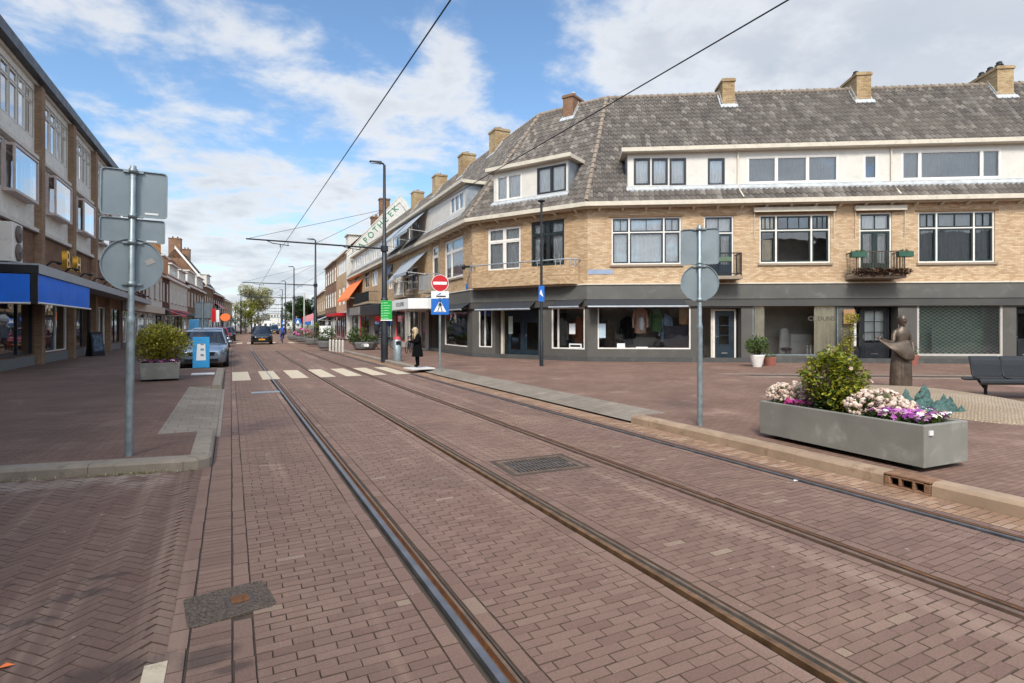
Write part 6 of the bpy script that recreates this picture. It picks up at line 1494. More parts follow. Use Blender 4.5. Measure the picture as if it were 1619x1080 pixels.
bush('cream_heather', 'cream flowering bush between the round shrub and the purple flowers', onp(.33, .1), SZ, [((0, 0, .16), (.27, .27, .18)), ((.14, -.12, .1), (.22, .2, .16)), ((-.14, .1, .14), (.22, .2, .16)), ((.05, .16, .18), (.22, .2, .14))], M_leafm, 3000, .045, pr, flowers=[(M_petw, 230, .055, 'ball')])
q = onp(.14, 0); flowerbed('purple_pansies', 'bed of purple and white pansies at the near end of the long planter', (q.x, q.y), SZ + .03, (-.33, .33, -.26, .36), 230, .06, [M_petp, M_petp, M_petw], pr, h=.13)
q = onp(.79, -.78); flowerbed('pink_cyclamen', 'small patch of bright pink flowers on the street side of the long planter', (q.x, q.y), SZ, (-.08, .10, -.16, .2), 40, .06, [M_petk], pr, h=.12)
q = onp(.95, -.6); bush('green_herb', 'low pale green tuft in the far street side corner of the long planter', q, SZ, [((0, 0, .03), (.13, .16, .08))], M_leafm, 6000, .05, pr, shell=.1)
# planter on the left
c = G(251, 603, PZ); D = depth(251, 603, PZ)
trough('square_planter', 'square grey planter with a large yellow green bush on the left pavement', (c.x - .0, c.y + .45), radians(4), .98, .98, .46, M_planter, taper=.08)
bush('broom_bush', 'large yellow green broom bush in the square planter on the left', (c.x, c.y + .45), SZ + .02, [((0, 0, .62), (.72, .72, .52)), ((-.25, 0, .45), (.55, .6, .42)), ((.28, .1, .5), (.56, .6, .45)), ((0, -.2, .85), (.5, .5, .32))], M_leafb, 3200, .085, pr, shell=.35)
flowerbed('pink_cyclamen', 'bright pink flowers in the square planter under the broom bush', (c.x, c.y + .45), SZ, (-.42, .42, -.44, -.15), 70, .10, [M_petk, M_petk, M_petp], pr, h=.14)
# bowl planters and other things along the right pavement
def bowl(px, py, lb, wd, shr, sz=.11, emblem=False):
    c = G(px, py, PZ); e = empty('bowl_planter', (c.x, c.y, PZ), 0, lb, 'planter'); b = MB(); b.lathe([(wd * .32, 0), (wd * .42, .1), (wd * .5, .42), (wd * .5, .52), (wd * .44, .52), (wd * .4, .42)], (0, 0, 0), 12, smooth=False); b.build('bowl', mat('stone_bowl', '6f6e6c', .85, var=.2, scale=5), e)
    b = MB(); b.lathe([(wd * .41, .40), (.01, .43)], (0, 0, 0), 12); b.build('soil', M_soil, e)
    if emblem:
        b = MB()
        for dx in (-.13, .13): b.lathe([(.085, -.006), (.10, -.006), (.10, .006), (.085, .006)], (0, 0, 0), 16); b.T = None
        for v in range(0, 64): b.v[v] = (b.v[v][0] + (-.13), b.v[v][1], b.v[v][2])
        for v in range(len(b.v) // 2, len(b.v)): b.v[v] = (b.v[v][0] + .13, b.v[v][1], b.v[v][2])
        b.tube([(-.13, 0, .0), (-.03, .11, 0), (.09, .11, 0), (.13, 0, 0)], .012, 5)
        o = b.build('bicycle_emblem', M_wsign, e); o.matrix_basis = TR(-.15, -wd * .5 - .0, .30, -.35) @ Matrix.Rotation(pi / 2, 4, 'X')
    return c
c = bowl(577, 553, 'round stone planter with a white bicycle emblem and a broad shrub', 1.6, None, emblem=True)
bush('leafy_shrub', 'broad mid green shrub in the bicycle emblem planter', (c.x, c.y), PZ + .42, [((-.45, 0, .5), (.7, .5, .55)), ((.35, 0, .25), (.5, .4, .28)), ((-.6, 0, .25), (.45, .4, .4))], M_leafm, 1900, .13, pr); 
c = bowl(515, 551, 'dark stone planter just left of the pale bollards', 1.2, None); bush('leafy_shrub', 'olive shrub in the dark planter left of the bollards', (c.x, c.y), PZ + .42, [((0, 0, .4), (.6, .5, .42)), ((.2, 0, .7), (.4, .4, .35))], M_leafm, 1500, .12, pr)
c = bowl(494, 545, 'stone planter with a yellow bush at the second lamp post', 1.3, None); bush('leafy_shrub', 'yellow green bush in the planter by the second lamp post', (c.x, c.y), PZ + .42, [((0, 0, .7), (.7, .6, .7))], M_leafy, 500, .16, pr)
c = bowl(480, 541, 'stone planter with pale flowers behind the second lamp post', 1.5, None); bush('leafy_shrub', 'bush with pale flowers in the planter behind the second lamp post', (c.x, c.y), PZ + .42, [((0, 0, .4), (.8, .6, .4))], M_leafm, 400, .16, pr, flowers=[(M_petk, 30, .2, 'ball')])
c = bowl(466, 538, 'farthest stone planter on the right pavement', 1.5, None); bush('leafy_shrub', 'green bush in the farthest planter on the right', (c.x, c.y), PZ + .42, [((0, 0, .7), (.8, .6, .8))], M_leafm, 400, .17, pr)
for i, px in enumerate((524, 529, 534, 539, 544)):
    c = W(px - 2, 33.6 - i * .3); b = MB(); b.lathe([(.07, 0), (.07, .66), (.055, .70), (.02, .72)], (0, 0, 0), 10); o = b.build('bollard', mat('pale_bollard', 'b9b4a8', .6)); o.location = (c.x, c.y, PZ); tag(o, 'pale short bollard in the row of five beside the dark planter', 'bollard', 'row of pale bollards')
# litter bin
c = G(628, 571, PZ); D = depth(628, 571, PZ); e = empty('litter_bin', (c.x, c.y, PZ), 0, 'slim grey litter bin with a red top beside the first lamp post', 'bin'); zt = Z(537, D)
b = MB(); b.lathe([(.19, 0), (.19, zt - .02), (.17, zt)], (0, 0, 0), 20); b.build('body', M_galv, e); b = MB(); b.lathe([(.17, zt), (.15, zt + .08), (.08, zt + .14)], (0, 0, 0), 16); b.build('red_top', mat('bin_red', 'a8323a', .6), e); b = MB(); b.box(-.1, .1, -.2, -.17, zt - .22, zt - .06); b.build('slot', M_black, e)
# white slab at the crossing
c = G(663, 583, PZ); b = MB(); b.box(-.45, .45, -.4, .4, -.01, .04); o = b.build('white_slab', M_white, bevel=.01); o.location = (c.x, c.y, PZ); o.rotation_euler = (0, 0, .1); tag(o, 'flat white slab under the woman at the crossing', 'slab'); wslab = c
# pots at the corner shops
def pot(px, py, lb, prof, m, z=PZ, n=16, cat='plant pot'):
    c = G(px, py, z); b = MB(); b.lathe(prof, (0, 0, 0), n); o = b.build('plant_pot', m); o.location = (c.x, c.y, z); tag(o, lb, cat); return c
c = pot(1197, 580, 'white tapered plant pot left of the hair salon window', [(.16, 0), (.27, .42), (.27, .46), (.23, .46), (.22, .4), (.02, .4)], M_wpaint); bush('potted_shrub', 'olive shrub in the white pot by the salon window', (c.x, c.y), PZ + .42, [((0, 0, .4), (.46, .42, .36)), ((.2, 0, .3), (.36, .3, .3)), ((-.2, 0, .35), (.34, .3, .3))], M_leafm, 3200, .085, pr)
c = pot(1217, 578, 'square terracotta pot right of the white pot', [(.26, 0), (.30, .3), (.30, .33), (.25, .33), (.02, .28)], mat('terracotta', '8d5547', .85, var=.15), n=4); bush('low_plant', 'low green plant in the terracotta pot', (c.x, c.y), PZ + .3, [((0, 0, .06), (.26, .24, .14))], M_leafm, 2500, .06, pr)
c = pot(1441, 577, 'terracotta pot behind the bronze statue', [(.2, 0), (.25, .36), (.25, .4), (.2, .4), (.02, .36)], mat('terracotta', '8d5547', .85, var=.15)); bush('low_plant', 'green plant in the pot behind the bronze statue', (c.x, c.y), PZ + .38, [((0, 0, .2), (.28, .26, .26))], M_leafm, 1600, .08, pr)
c = pot(1342, 577, 'dark plant pot at the post beside the multi paned door', [(.2, 0), (.26, .4), (.2, .42), (.02, .38)], M_dark); bush('climbing_plant', 'tall narrow climbing plant with rusty leaves beside the multi paned door', (c.x, c.y), PZ + .4, [((0, 0, .4), (.3, .24, .45)), ((0, 0, 1.0), (.26, .22, .5)), ((.18, 0, 1.45), (.42, .2, .22)), ((-.25, 0, .3), (.3, .25, .35))], M_leafb, 3600, .085, pr)
b = MB(); b.box(-.22, .22, -.02, 0, -.3, .3); o = b.build('orange_panel', mat('tan_panel', '9a7350', .7)); c = W(1340, 23.0); q = FF.w(FF.s(1340), -.12); o.location = (q.x, q.y, 2.05); o.rotation_euler = (0, 0, FF.rz); tag(o, 'small tan panel on the wall above the climbing plant', 'panel')
# flower boxes on the iron balconies
for px, lb in ((1357, 'green flower box hung left on the twiggy balcony'), (1431, 'green flower box hung right on the twiggy balcony')):
    q = FF.w(FF.s(px, -.8), -.78); e = empty('flower_box', (q.x, q.y, 4.42), FF.rz, lb, 'flower box'); b = MB(); b.box(-.28, .28, -.12, .12, 0, .22); b.build('box', mat('box_green', '28503e', .5), e, bevel=.015); b = MB(); crown(b, [(Vector((0, 0, .24)), (.26, .12, .06))], 2500, .08, pr, .5, .1); b.build('plants', M_leafm, e)
q = FF.w((FF.s(1352, -.8) + FF.s(1432, -.8)) / 2, -.9); e = empty('balcony_twigs', (q.x, q.y, 3.78), FF.rz, 'brown withered plants along the foot of the twiggy balcony', 'plants'); b = MB(); crown(b, [(Vector((x, -.03, .04)), (.3, .16, .15)) for x in (-.8, -.4, 0, .4, .8)], 5000, .11, pr, .5, .1); b.build('foliage', island_mat('withered_leaf', [(0, '3d2c20'), (.5, '5a4230'), (1, '75583c')], .9), e)
q = FF.w(FF.s(1136, -.8), -.8); e = empty('flower_box', (q.x, q.y, 4.3), FF.rz, 'long green flower box on the railing of the left iron balcony', 'flower box'); b = MB(); b.box(-.5, .5, -.1, .1, .0, .18); b.build('box', mat('box_moss', '4d6148', .6), e, bevel=.01)
# things in the shop windows
def coat(px, py0, py1, lb, m, d=.75, wd=.5, F=None):
    F = F or FF; q = F.w(F.s(px, d), d); zt, zb = F.z(px, py0, d), F.z(px, py1, d); b = MB(); h = zt - zb; rings = []
    for f, a, t in ((0, .52, .2), (.4, .45, .17), (.7, .48, .16), (.86, .5, .14), (.95, .3, .1), (1, .12, .08)): rings.append([(wd * a * cos(2 * pi * k / 14) * (1 + .07 * sin(k * 3.1)), t * sin(2 * pi * k / 14), zb + h * f) for k in range(14)])
    b.loft(rings)
    for sx in (-1, 1): b.tube([(sx * wd * .45, 0, zb + h * .85), (sx * wd * .62, -.03, zb + h * .5), (sx * wd * .6, -.05, zb + h * .2)], [.075, .06, .055], 8)
    o = b.build('hanging_coat', m, uv=False); o.location = (q.x, q.y, 0); o.rotation_euler = (0, 0, F.rz); tag(o, lb, 'garment')
coat(1012, 484, 527, 'pink and brown coat on display in the widest shop window', mat('pink_tweed', 'c49a86', .95, var=.45, scale=14), d=.4); coat(1038, 486, 524, 'green coat right of the pink one in the widest shop window', mat('green_wool', '4d6b42', .95, var=.35, scale=10), d=.5); coat(992, 500, 545, 'black coat left of the pink one in the widest shop window', M_coat, d=.6); coat(962, 505, 548, 'dark brown coat at the left of the widest shop window', mat('brown_wool', '4a3b2f', .95, var=.4, scale=10), d=.7)
coat(889, 503, 546, 'grey dress on a stand in the window beside the corner door', mat('grey_wool', '8a8580', .95, var=.3, scale=10), d=.5, F=FC); coat(916, 500, 543, 'rust coloured dress on a stand in the window beside the corner door', mat('rust_wool', '9a5f42', .95, var=.3, scale=10), d=.6, wd=.45, F=FC); coat(765, 505, 545, 'pale dress in the narrow window left of the corner door', mat('pale_wool', 'b9b2a8', .95, var=.3, scale=10), d=.4, wd=.42, F=FC)
coat(1052, 495, 540, 'pale blue coat at the right of the widest shop window', mat('blue_wool', '7f8ea3', .95, var=.3, scale=10), d=.55, wd=.45)
e_ = FF.w(FF.s(1014, .24), .24); b = MB(); b.lathe([(.1, 0), (.13, .25), (.11, .5), (.05, .55)], (0, 0, 0), 12); o = b.build('white_shirt', M_wsign, uv=False); o.location = (e_.x, e_.y, FF.z(1014, 522, .24)); tag(o, 'white shirt under the pink coat in the shop window', 'garment')
q = FF.w(FF.s(1243, 1.3), 1.3); e = empty('salon_chair', (q.x, q.y, .14), 0, 'black swivel chair inside the salon window', 'chair'); b = MB(); b.ball((0, 0, .5), (.26, .24, .08)); b.build('seat', M_black, e); b = MB(); b.tube([(0, 0, .06), (0, 0, .45)], .03, 8); b.build('column', M_chrome, e); b = MB()
for k in range(5): b.tube([(0, 0, .1), (.28 * cos(k * 1.257), .28 * sin(k * 1.257), .04)], .025, 6)
b.build('base', M_black, e)
q = FF.w(FF.s(1240, 1.5), 1.5); b = MB(); b.lathe([(.34, .3), (.3, .9), (.24, 1.35), (.12, 1.42)], (0, 0, 0), 14, sy=.5); o = b.build('white_gown', M_wboard, uv=False); o.location = (q.x, q.y, .14); tag(o, 'white gown hanging behind the salon chair', 'garment')
q = FF.w(FF.s(1262, 1.6), 1.6); b = MB(); b.box(-.4, .5, -.2, .2, 0, 1.15); o = b.build('white_cabinet', M_wboard, bevel=.01); o.location = (q.x, q.y, .14); o.rotation_euler = (0, 0, FF.rz); tag(o, 'white cabinet right of the salon chair', 'cabinet')
for i in range(6):
    q = FF.w(FF.s(1276 + i * 5.5, .32), .32); b = MB(); b.lathe([(.05, 0), (.05, .26), (.03, .3), (.045, .33), (.045, .40), (.02, .42)], (0, 0, 0), 8); o = b.build('salon_bottle', mat('pale_plastic', 'b9b3a6', .4)); o.location = (q.x, q.y, gd['win2'][2] + .02); tag(o, 'pale bottle in the row standing on the salon window ledge', 'bottle', 'bottles on the salon window ledge')
# ---- cobbled mound, statue, verdigris sculpture, bench
mc = Vector((8.9, 11.6)); mcw = Vector((mc.x * CS + mc.y * SN, -mc.x * SN + mc.y * CS))
b = MB(); n = 40; rings = []
for f, h in ((1.0, .0), (.985, .022), (.9, .05), (.7, .10), (.45, .15), (.2, .175), (.01, .18)): rings.append([(1.55 * f * cos(2 * pi * k / n), 3.0 * f * sin(2 * pi * k / n), h) for k in range(n)])
b.loft(rings, True, False, 0, True); o = b.build('cobble_mound', M_mound); o.location = (mcw.x, mcw.y, PZ + .001); o.rotation_euler = (0, 0, -TH + radians(-12)); tag(o, 'low oval mound of pale cobbles under the statue', 'mound')
c = W(1424, 13.6); D = 13.6; bz_ = PZ + .09
st = empty('bronze_statue', (c.x, c.y, bz_), -TH - radians(8), 'dark bronze statue of a woman holding out her apron, on the cobbled mound', 'statue'); zs = lambda py: EYE + (HY - py) / FPX * D - bz_
Ht = zs(497); u = Ht / 1.80
b = MB(); st.scale = (.92, .92, 1)
rg = []
def ring(cx_, cy_, z, rx, ry, n=24, wob_=0.0, ph=0, sq=1.0): return [(cx_ + rx * math.copysign(abs(cos(2 * pi * k / n)) ** sq, cos(2 * pi * k / n)) * (1 + wob_ * sin(5 * 2 * pi * k / n + ph)), cy_ + ry * math.copysign(abs(sin(2 * pi * k / n)) ** sq, sin(2 * pi * k / n)) * (1 + wob_ * sin(5 * 2 * pi * k / n + ph)), z) for k in range(n)]
for z, rx, ry, cx_, w_ in ((0, .27, .20, .0, .0), (.02, .27, .20, .0, .012), (.35, .262, .19, .0, .016), (.62, .25, .18, .01, .022), (.80, .222, .165, .015, .02), (.94, .18, .14, .02, .008), (1.04, .15, .122, .022, 0), (1.12, .152, .12, .022, 0), (1.22, .175, .132, .02, 0), (1.32, .188, .128, .02, 0), (1.40, .175, .108, .025, 0), (1.45, .11, .08, .03, 0), (1.485, .066, .066, .032, 0), (1.525, .064, .068, .036, 0), (1.555, .082, .096, .038, 0), (1.61, .100, .118, .04, 0), (1.68, .106, .124, .042, 0), (1.745, .088, .104, .04, 0), (1.785, .04, .05, .038, 0)):
    rg.append(ring(cx_ * u, 0, z * u, rx * u, ry * u, 24, w_, z * 2))
b.loft(rg)
# face, hair with a bun, dress folds
b.loft([[(.04 * u + dx * u, (-.112 - dy) * u, zz_ * u) for dx in (-.016, .016)] + [(.04 * u, (-.118 - dy * 2.2) * u, zz_ * u)] for zz_, dy in ((1.66, 0), (1.635, .006), (1.612, .012), (1.60, .0))], True, True)
for sx in (-1, 1): b.ball(((.04 + sx * .042) * u, -.104 * u, 1.652 * u), (.018, .012, .010), 8, 5)
b.ball((.04 * u, -.112 * u, 1.578 * u), (.026, .012, .008), 8, 5); b.ball((.04 * u, -.10 * u, 1.545 * u), (.035, .02, .018), 8, 5)
b.ball((.04 * u, .022 * u, 1.695 * u), (.118 * u, .125 * u, .098 * u), 16, 9); b.ball((.04 * u, .135 * u, 1.65 * u), (.055, .05, .05), 10, 7)
for k in range(9):
    a_ = radians(200 + 140 * k / 8); b.tube([((.02 + .175 * cos(a_)) * u, .135 * sin(a_) * u, .95 * u), ((.01 + .246 * cos(a_)) * u, .178 * sin(a_) * u, .6 * u), (.268 * cos(a_ + .05) * u, .198 * sin(a_ + .05) * u, .02)], [.004, .007, .008], 6)
b.tube([((.02 + .158 * cos(k * .524)) * u, .126 * sin(k * .524) * u, 1.06 * u) for k in range(13)], .014, 6)
# right-hand arm hanging and bent to the hem, left-hand arm reaching out to the side; sleeves end at the elbow
b.tube([(.165 * u, 0, 1.38 * u), (.225 * u, .0, 1.27 * u), (.255 * u, -.02, 1.12 * u)], [.06 * u, .062 * u, .06 * u], 12)
b.tube([(.253 * u, -.02, 1.13 * u), (.27 * u, -.05, 1.04 * u), (.262 * u, -.10, .92 * u), (.24 * u, -.135, .83 * u)], [.044 * u, .042 * u, .034 * u, .026 * u], 10)
b.tube([(-.125 * u, 0, 1.38 * u), (-.19 * u, -.03, 1.27 * u), (-.22 * u, -.07, 1.14 * u)], [.06 * u, .062 * u, .058 * u], 12)
b.tube([(-.218 * u, -.07, 1.15 * u), (-.26 * u, -.12, 1.10 * u), (-.40 * u, -.15, 1.12 * u), (-.55 * u, -.16, 1.18 * u)], [.044 * u, .042 * u, .033 * u, .026 * u], 10)
b.ball((.236 * u, -.148, .795 * u), (.032, .026, .05), 8, 6); b.ball((-.60 * u, -.165, 1.205 * u), (.055, .03, .026), 8, 6)
for k in range(4): b.tube([(-.63 * u, -.185 + .016 * k, 1.21 * u), (-.685 * u, -.185 + .016 * k, 1.228 * u), (-.712 * u, -.178 + .014 * k, 1.212 * u)], [.010, .009, .007], 6)
b.tube([(-.58 * u, -.14, 1.22 * u), (-.625 * u, -.12, 1.25 * u)], [.011, .008], 6)
for k in range(4): b.tube([(.216 * u + .013 * k, -.158, .77 * u), (.212 * u + .013 * k, -.166, .725 * u), (.214 * u + .012 * k, -.156, .70 * u)], [.010, .009, .007], 6)
b.tube([(.215 * u, -.15, .81 * u), (.195 * u, -.17, .775 * u)], [.011, .008], 6)
b.build('figure', M_bronze, st, uv=False)
# apron: a deep sling of cloth held from the waist to the outstretched hand, pointed hem on the right
ap = MB(); nu, nv = 14, 10; pts = []
for j in range(nv + 1):
    v = j / nv
    for i in range(nu + 1):
        w_ = i / nu      # 0 = outstretched hand, 1 = right hand
        top = Vector((-.66 + .80 * w_ + .10 * w_ * (1 - w_), -.16 - .03 * sin(pi * w_), 1.20 - .06 * w_ - .16 * sin(pi * w_) * (1 - w_)))
        low = Vector((-.62 + .86 * w_, -.17 - .12 * sin(pi * w_), 1.17 - .50 * w_ ** .8 - .06 * sin(pi * w_) - .06 * max(0, sin(pi * (w_ - .45) / .55))))
        p = top.lerp(low, v); p.y -= .075 * sin(pi * v) * (1 - .55 * w_) * (.25 + w_) + .016 * sin(13 * w_ + 4 * v) * v; p.z -= .02 * sin(pi * v)
        pts.append(p * u)
ap.add(pts, [(j * (nu + 1) + i, j * (nu + 1) + i + 1, (j + 1) * (nu + 1) + i + 1, (j + 1) * (nu + 1) + i) for j in range(nv) for i in range(nu)], 0, True)
ap.tube([pts[nv * (nu + 1) + i] for i in range(nu + 1)], .013, 6)
ap.tube([pts[i] for i in range(nu + 1)], .014, 6)
o = ap.build('apron', M_bronze, st, uv=False); sm_ = o.modifiers.new('solid', 'SOLIDIFY'); sm_.thickness = .022
bsk = MB(); bsk.ball((-.27 * u, -.13, 1.05 * u), (.16 * u, .075, .06 * u), 12, 8); bsk.build('gathered_load', M_bronze, st, uv=False)
# verdigris sculpture of small jagged peaks
c = W(1468, 9.75); vs_ = empty('verdigris_sculpture', (c.x, c.y, PZ + .03), -TH, 'green weathered bronze group of jagged peaks on the mound behind the flowers', 'sculpture')
k_ = 9.75 / FPX; rr = random.Random(5)
def peak(x0, x1, z, xa, yd):
    b = MB(); nL = 9; rings = []
    for f in [i / nL for i in range(nL + 1)]:
        cx_ = (x0 + x1) / 2 * (1 - f) + xa * f; hw_ = (x1 - x0) / 2 * (1 - f) ** .8 + .004; n = 10
        rings.append([(cx_ + hw_ * cos(2 * pi * k / n) * (1 + rr.uniform(-.3, .3)), yd + .5 * hw_ * sin(2 * pi * k / n) * (1 + rr.uniform(-.2, .2)), z * f + rr.uniform(-.012, .012)) for k in range(n)])
    b.loft(rings, True, True, 0, False); b.build('peak', M_verd, vs_)
for (a, bb, top, tip, yd) in ((-52, -14, 39, -36, .0), (-24, 22, 46, -3, .07), (10, 38, 31, 22, -.02), (26, 50, 27, 37, .04), (40, 58, 13, 50, -.03), (-34, 8, 24, -16, -.05), (-8, 34, 22, 10, -.07)): peak(a * k_, bb * k_, top * k_, tip * k_, yd)
# bench
c = W(1548, 12.2); D = 12.2
bn = empty('metal_bench', (c.x, c.y, PZ), -TH - radians(2), 'black perforated metal bench at the right edge, beside the mound', 'bench'); M_mesh = mat('mesh_black', '2a2c2e', .55, .3, var=.15, scale=20)
L0, L1 = -.10, 1.9
b = MB(); rings = []
prof = [(-.49, .345), (-.515, .365), (-.525, .395), (-.51, .425), (-.475, .44), (-.42, .438), (-.32, .425), (-.2, .412), (-.09, .405), (-.02, .412), (.03, .435)]
def seatprof(name, pr2, th=.025, par=bn, x0=L0, x1=L1):
    b = MB(); lo = [(y, z - th) for y, z in pr2]; poly = pr2 + lo[::-1]
    b.prism(poly, x0, x1, 'x'); return b.build(name, M_mesh, par, bevel=.004)
for x0, x1 in ((L0, .54), (.57, 1.2), (1.23, L1)):
    seatprof('seat', prof, x0=x0 - (.27 if x0 == L0 else 0), x1=x1); seatprof('backrest', [(.045, .465), (.06, .54), (.075, .62), (.09, .71), (.112, .80), (.14, .865), (.175, .895)], x0=x0, x1=x1)
b = MB()
for x in (L0 - .0, .555, 1.215, L1): b.tube([(x, .14, .87), (x, .10, .72), (x, .06, .5), (x, .0, .42), (x, -.25, .40), (x, -.47, .41)], .02, 8)
b.build('frame', M_black, bn)
for x in (-.02, 1.8):
    b = MB(); b.tube([(x, -.22, .40), (x, -.2, .2), (x, -.2, .0)], [.035, .03, .035], 8); b.box(x - .05, x + .05, -.27, -.13, 0, .02); b.tube([(x, -.2, .2), (x, .03, .40)], .025, 8); b.build('leg', M_black, bn)
b = MB(); b.tube([(L0, -.2, .385), (L1, -.2, .385)], .022, 8); b.build('beam', M_black, bn)
# ---- bicycles
def bicycle(label, group='bicycles parked by the shops'):
    e = empty('bicycle', (0, 0, 0), 0, label, 'bicycle', group)
    for x in (-.53, .53):
        b = MB(); n = 20
        b.loft([[(x + rr_ * cos(2 * pi * k / n), yy, .34 + rr_ * sin(2 * pi * k / n)) for k in range(n)] for rr_, yy in ((.34, 0), (.325, .018), (.30, 0), (.325, -.018), (.34, 0))], True, False); w_ = b.build('wheel', M_rubber, e, uv=False)
        b = MB()
        for k in range(10): b.tube([(x, 0, .34), (x + .31 * cos(k * .628), 0, .34 + .31 * sin(k * .628))], .003, 3)
        b.build('spokes', M_chrome, w_, uv=False)
    b = MB()
    for p in ([(-.53, 0, .34), (-.1, 0, .3), (-.2, 0, .85)], [(-.53, 0, .34), (-.18, 0, .75)], [(-.1, 0, .3), (.36, 0, .78)], [(.53, 0, .34), (.4, 0, .62), (.33, 0, 1.02)], [(-.18, 0, .72), (.37, 0, .74)]): b.tube(p, .018, 6)
    b.build('frame', M_black, e, uv=False); b = MB(); b.ball((-.22, 0, .92), (.13, .08, .04), 8, 5); b.build('saddle', M_rubber, e, uv=False); b = MB(); b.tube([(.2, -.28, 1.05), (.32, -.1, 1.06), (.32, .1, 1.06), (.2, .28, 1.05)], .014, 6); b.build('handlebar', M_chrome, e, uv=False); return e
bk = bicycle('bicycle leaning in shadow behind the litter bin'); spots = [(646, 31.5, .5, None), (612, 36.5, 1.2, 'bicycle parked between the lamp post and the pale shopfront'), (600, 38, 1.0, 'bicycle beside the round emblem planter'), (508, 43.5, .2, 'bicycle with its wheel towards the road left of the dark planter'), (486, 54, .6, 'bicycle beyond the second lamp post')]
for i, (px, Yc, a, lb) in enumerate(spots):
    o = bk if i == 0 else copy_tree(bk); c = W(px, Yc); o.location = (c.x, c.y, PZ); o.rotation_euler = (radians(4), 0, pi / 2 - a)
    if lb: o['label'] = lb
# shop goods outside, parasols
for px, Yc, m, lb in ((494, 66, M_redp, 'red shop flag over the far right pavement'), (500, 58, mat('pink_cloth', 'd08a90', .8), 'pink cloth banner by the far shopfronts')):
    c = W(px, Yc); e = empty('shop_flag', (c.x, c.y, PZ), 0, lb, 'flag'); b = MB(); rod(b, 0, 0, 0, 3.0, .03); b.build('pole', M_galv, e); b = MB(); b.hexa([(-.05, -.01, 2.1), (-1.1, -.01, 1.9), (-1.1, .01, 1.9), (-.05, .01, 2.1), (-.05, -.01, 2.9), (-1.1, -.01, 2.5), (-1.1, .01, 2.5), (-.05, .01, 2.9)]); b.build('cloth', m, e)
c = W(514, 58); e = empty('white_board', (c.x, c.y, PZ), -TH, 'white board standing on the far right pavement by the dark planter', 'sign board'); b = MB(); b.box(-.6, .6, 0, .05, .3, 1.5); b.build('panel', M_wsign, e); b = MB(); b.box(-.5, -.44, .0, .3, 0, .3); b.box(.44, .5, 0, .3, 0, .3); b.build('feet', M_galv, e)

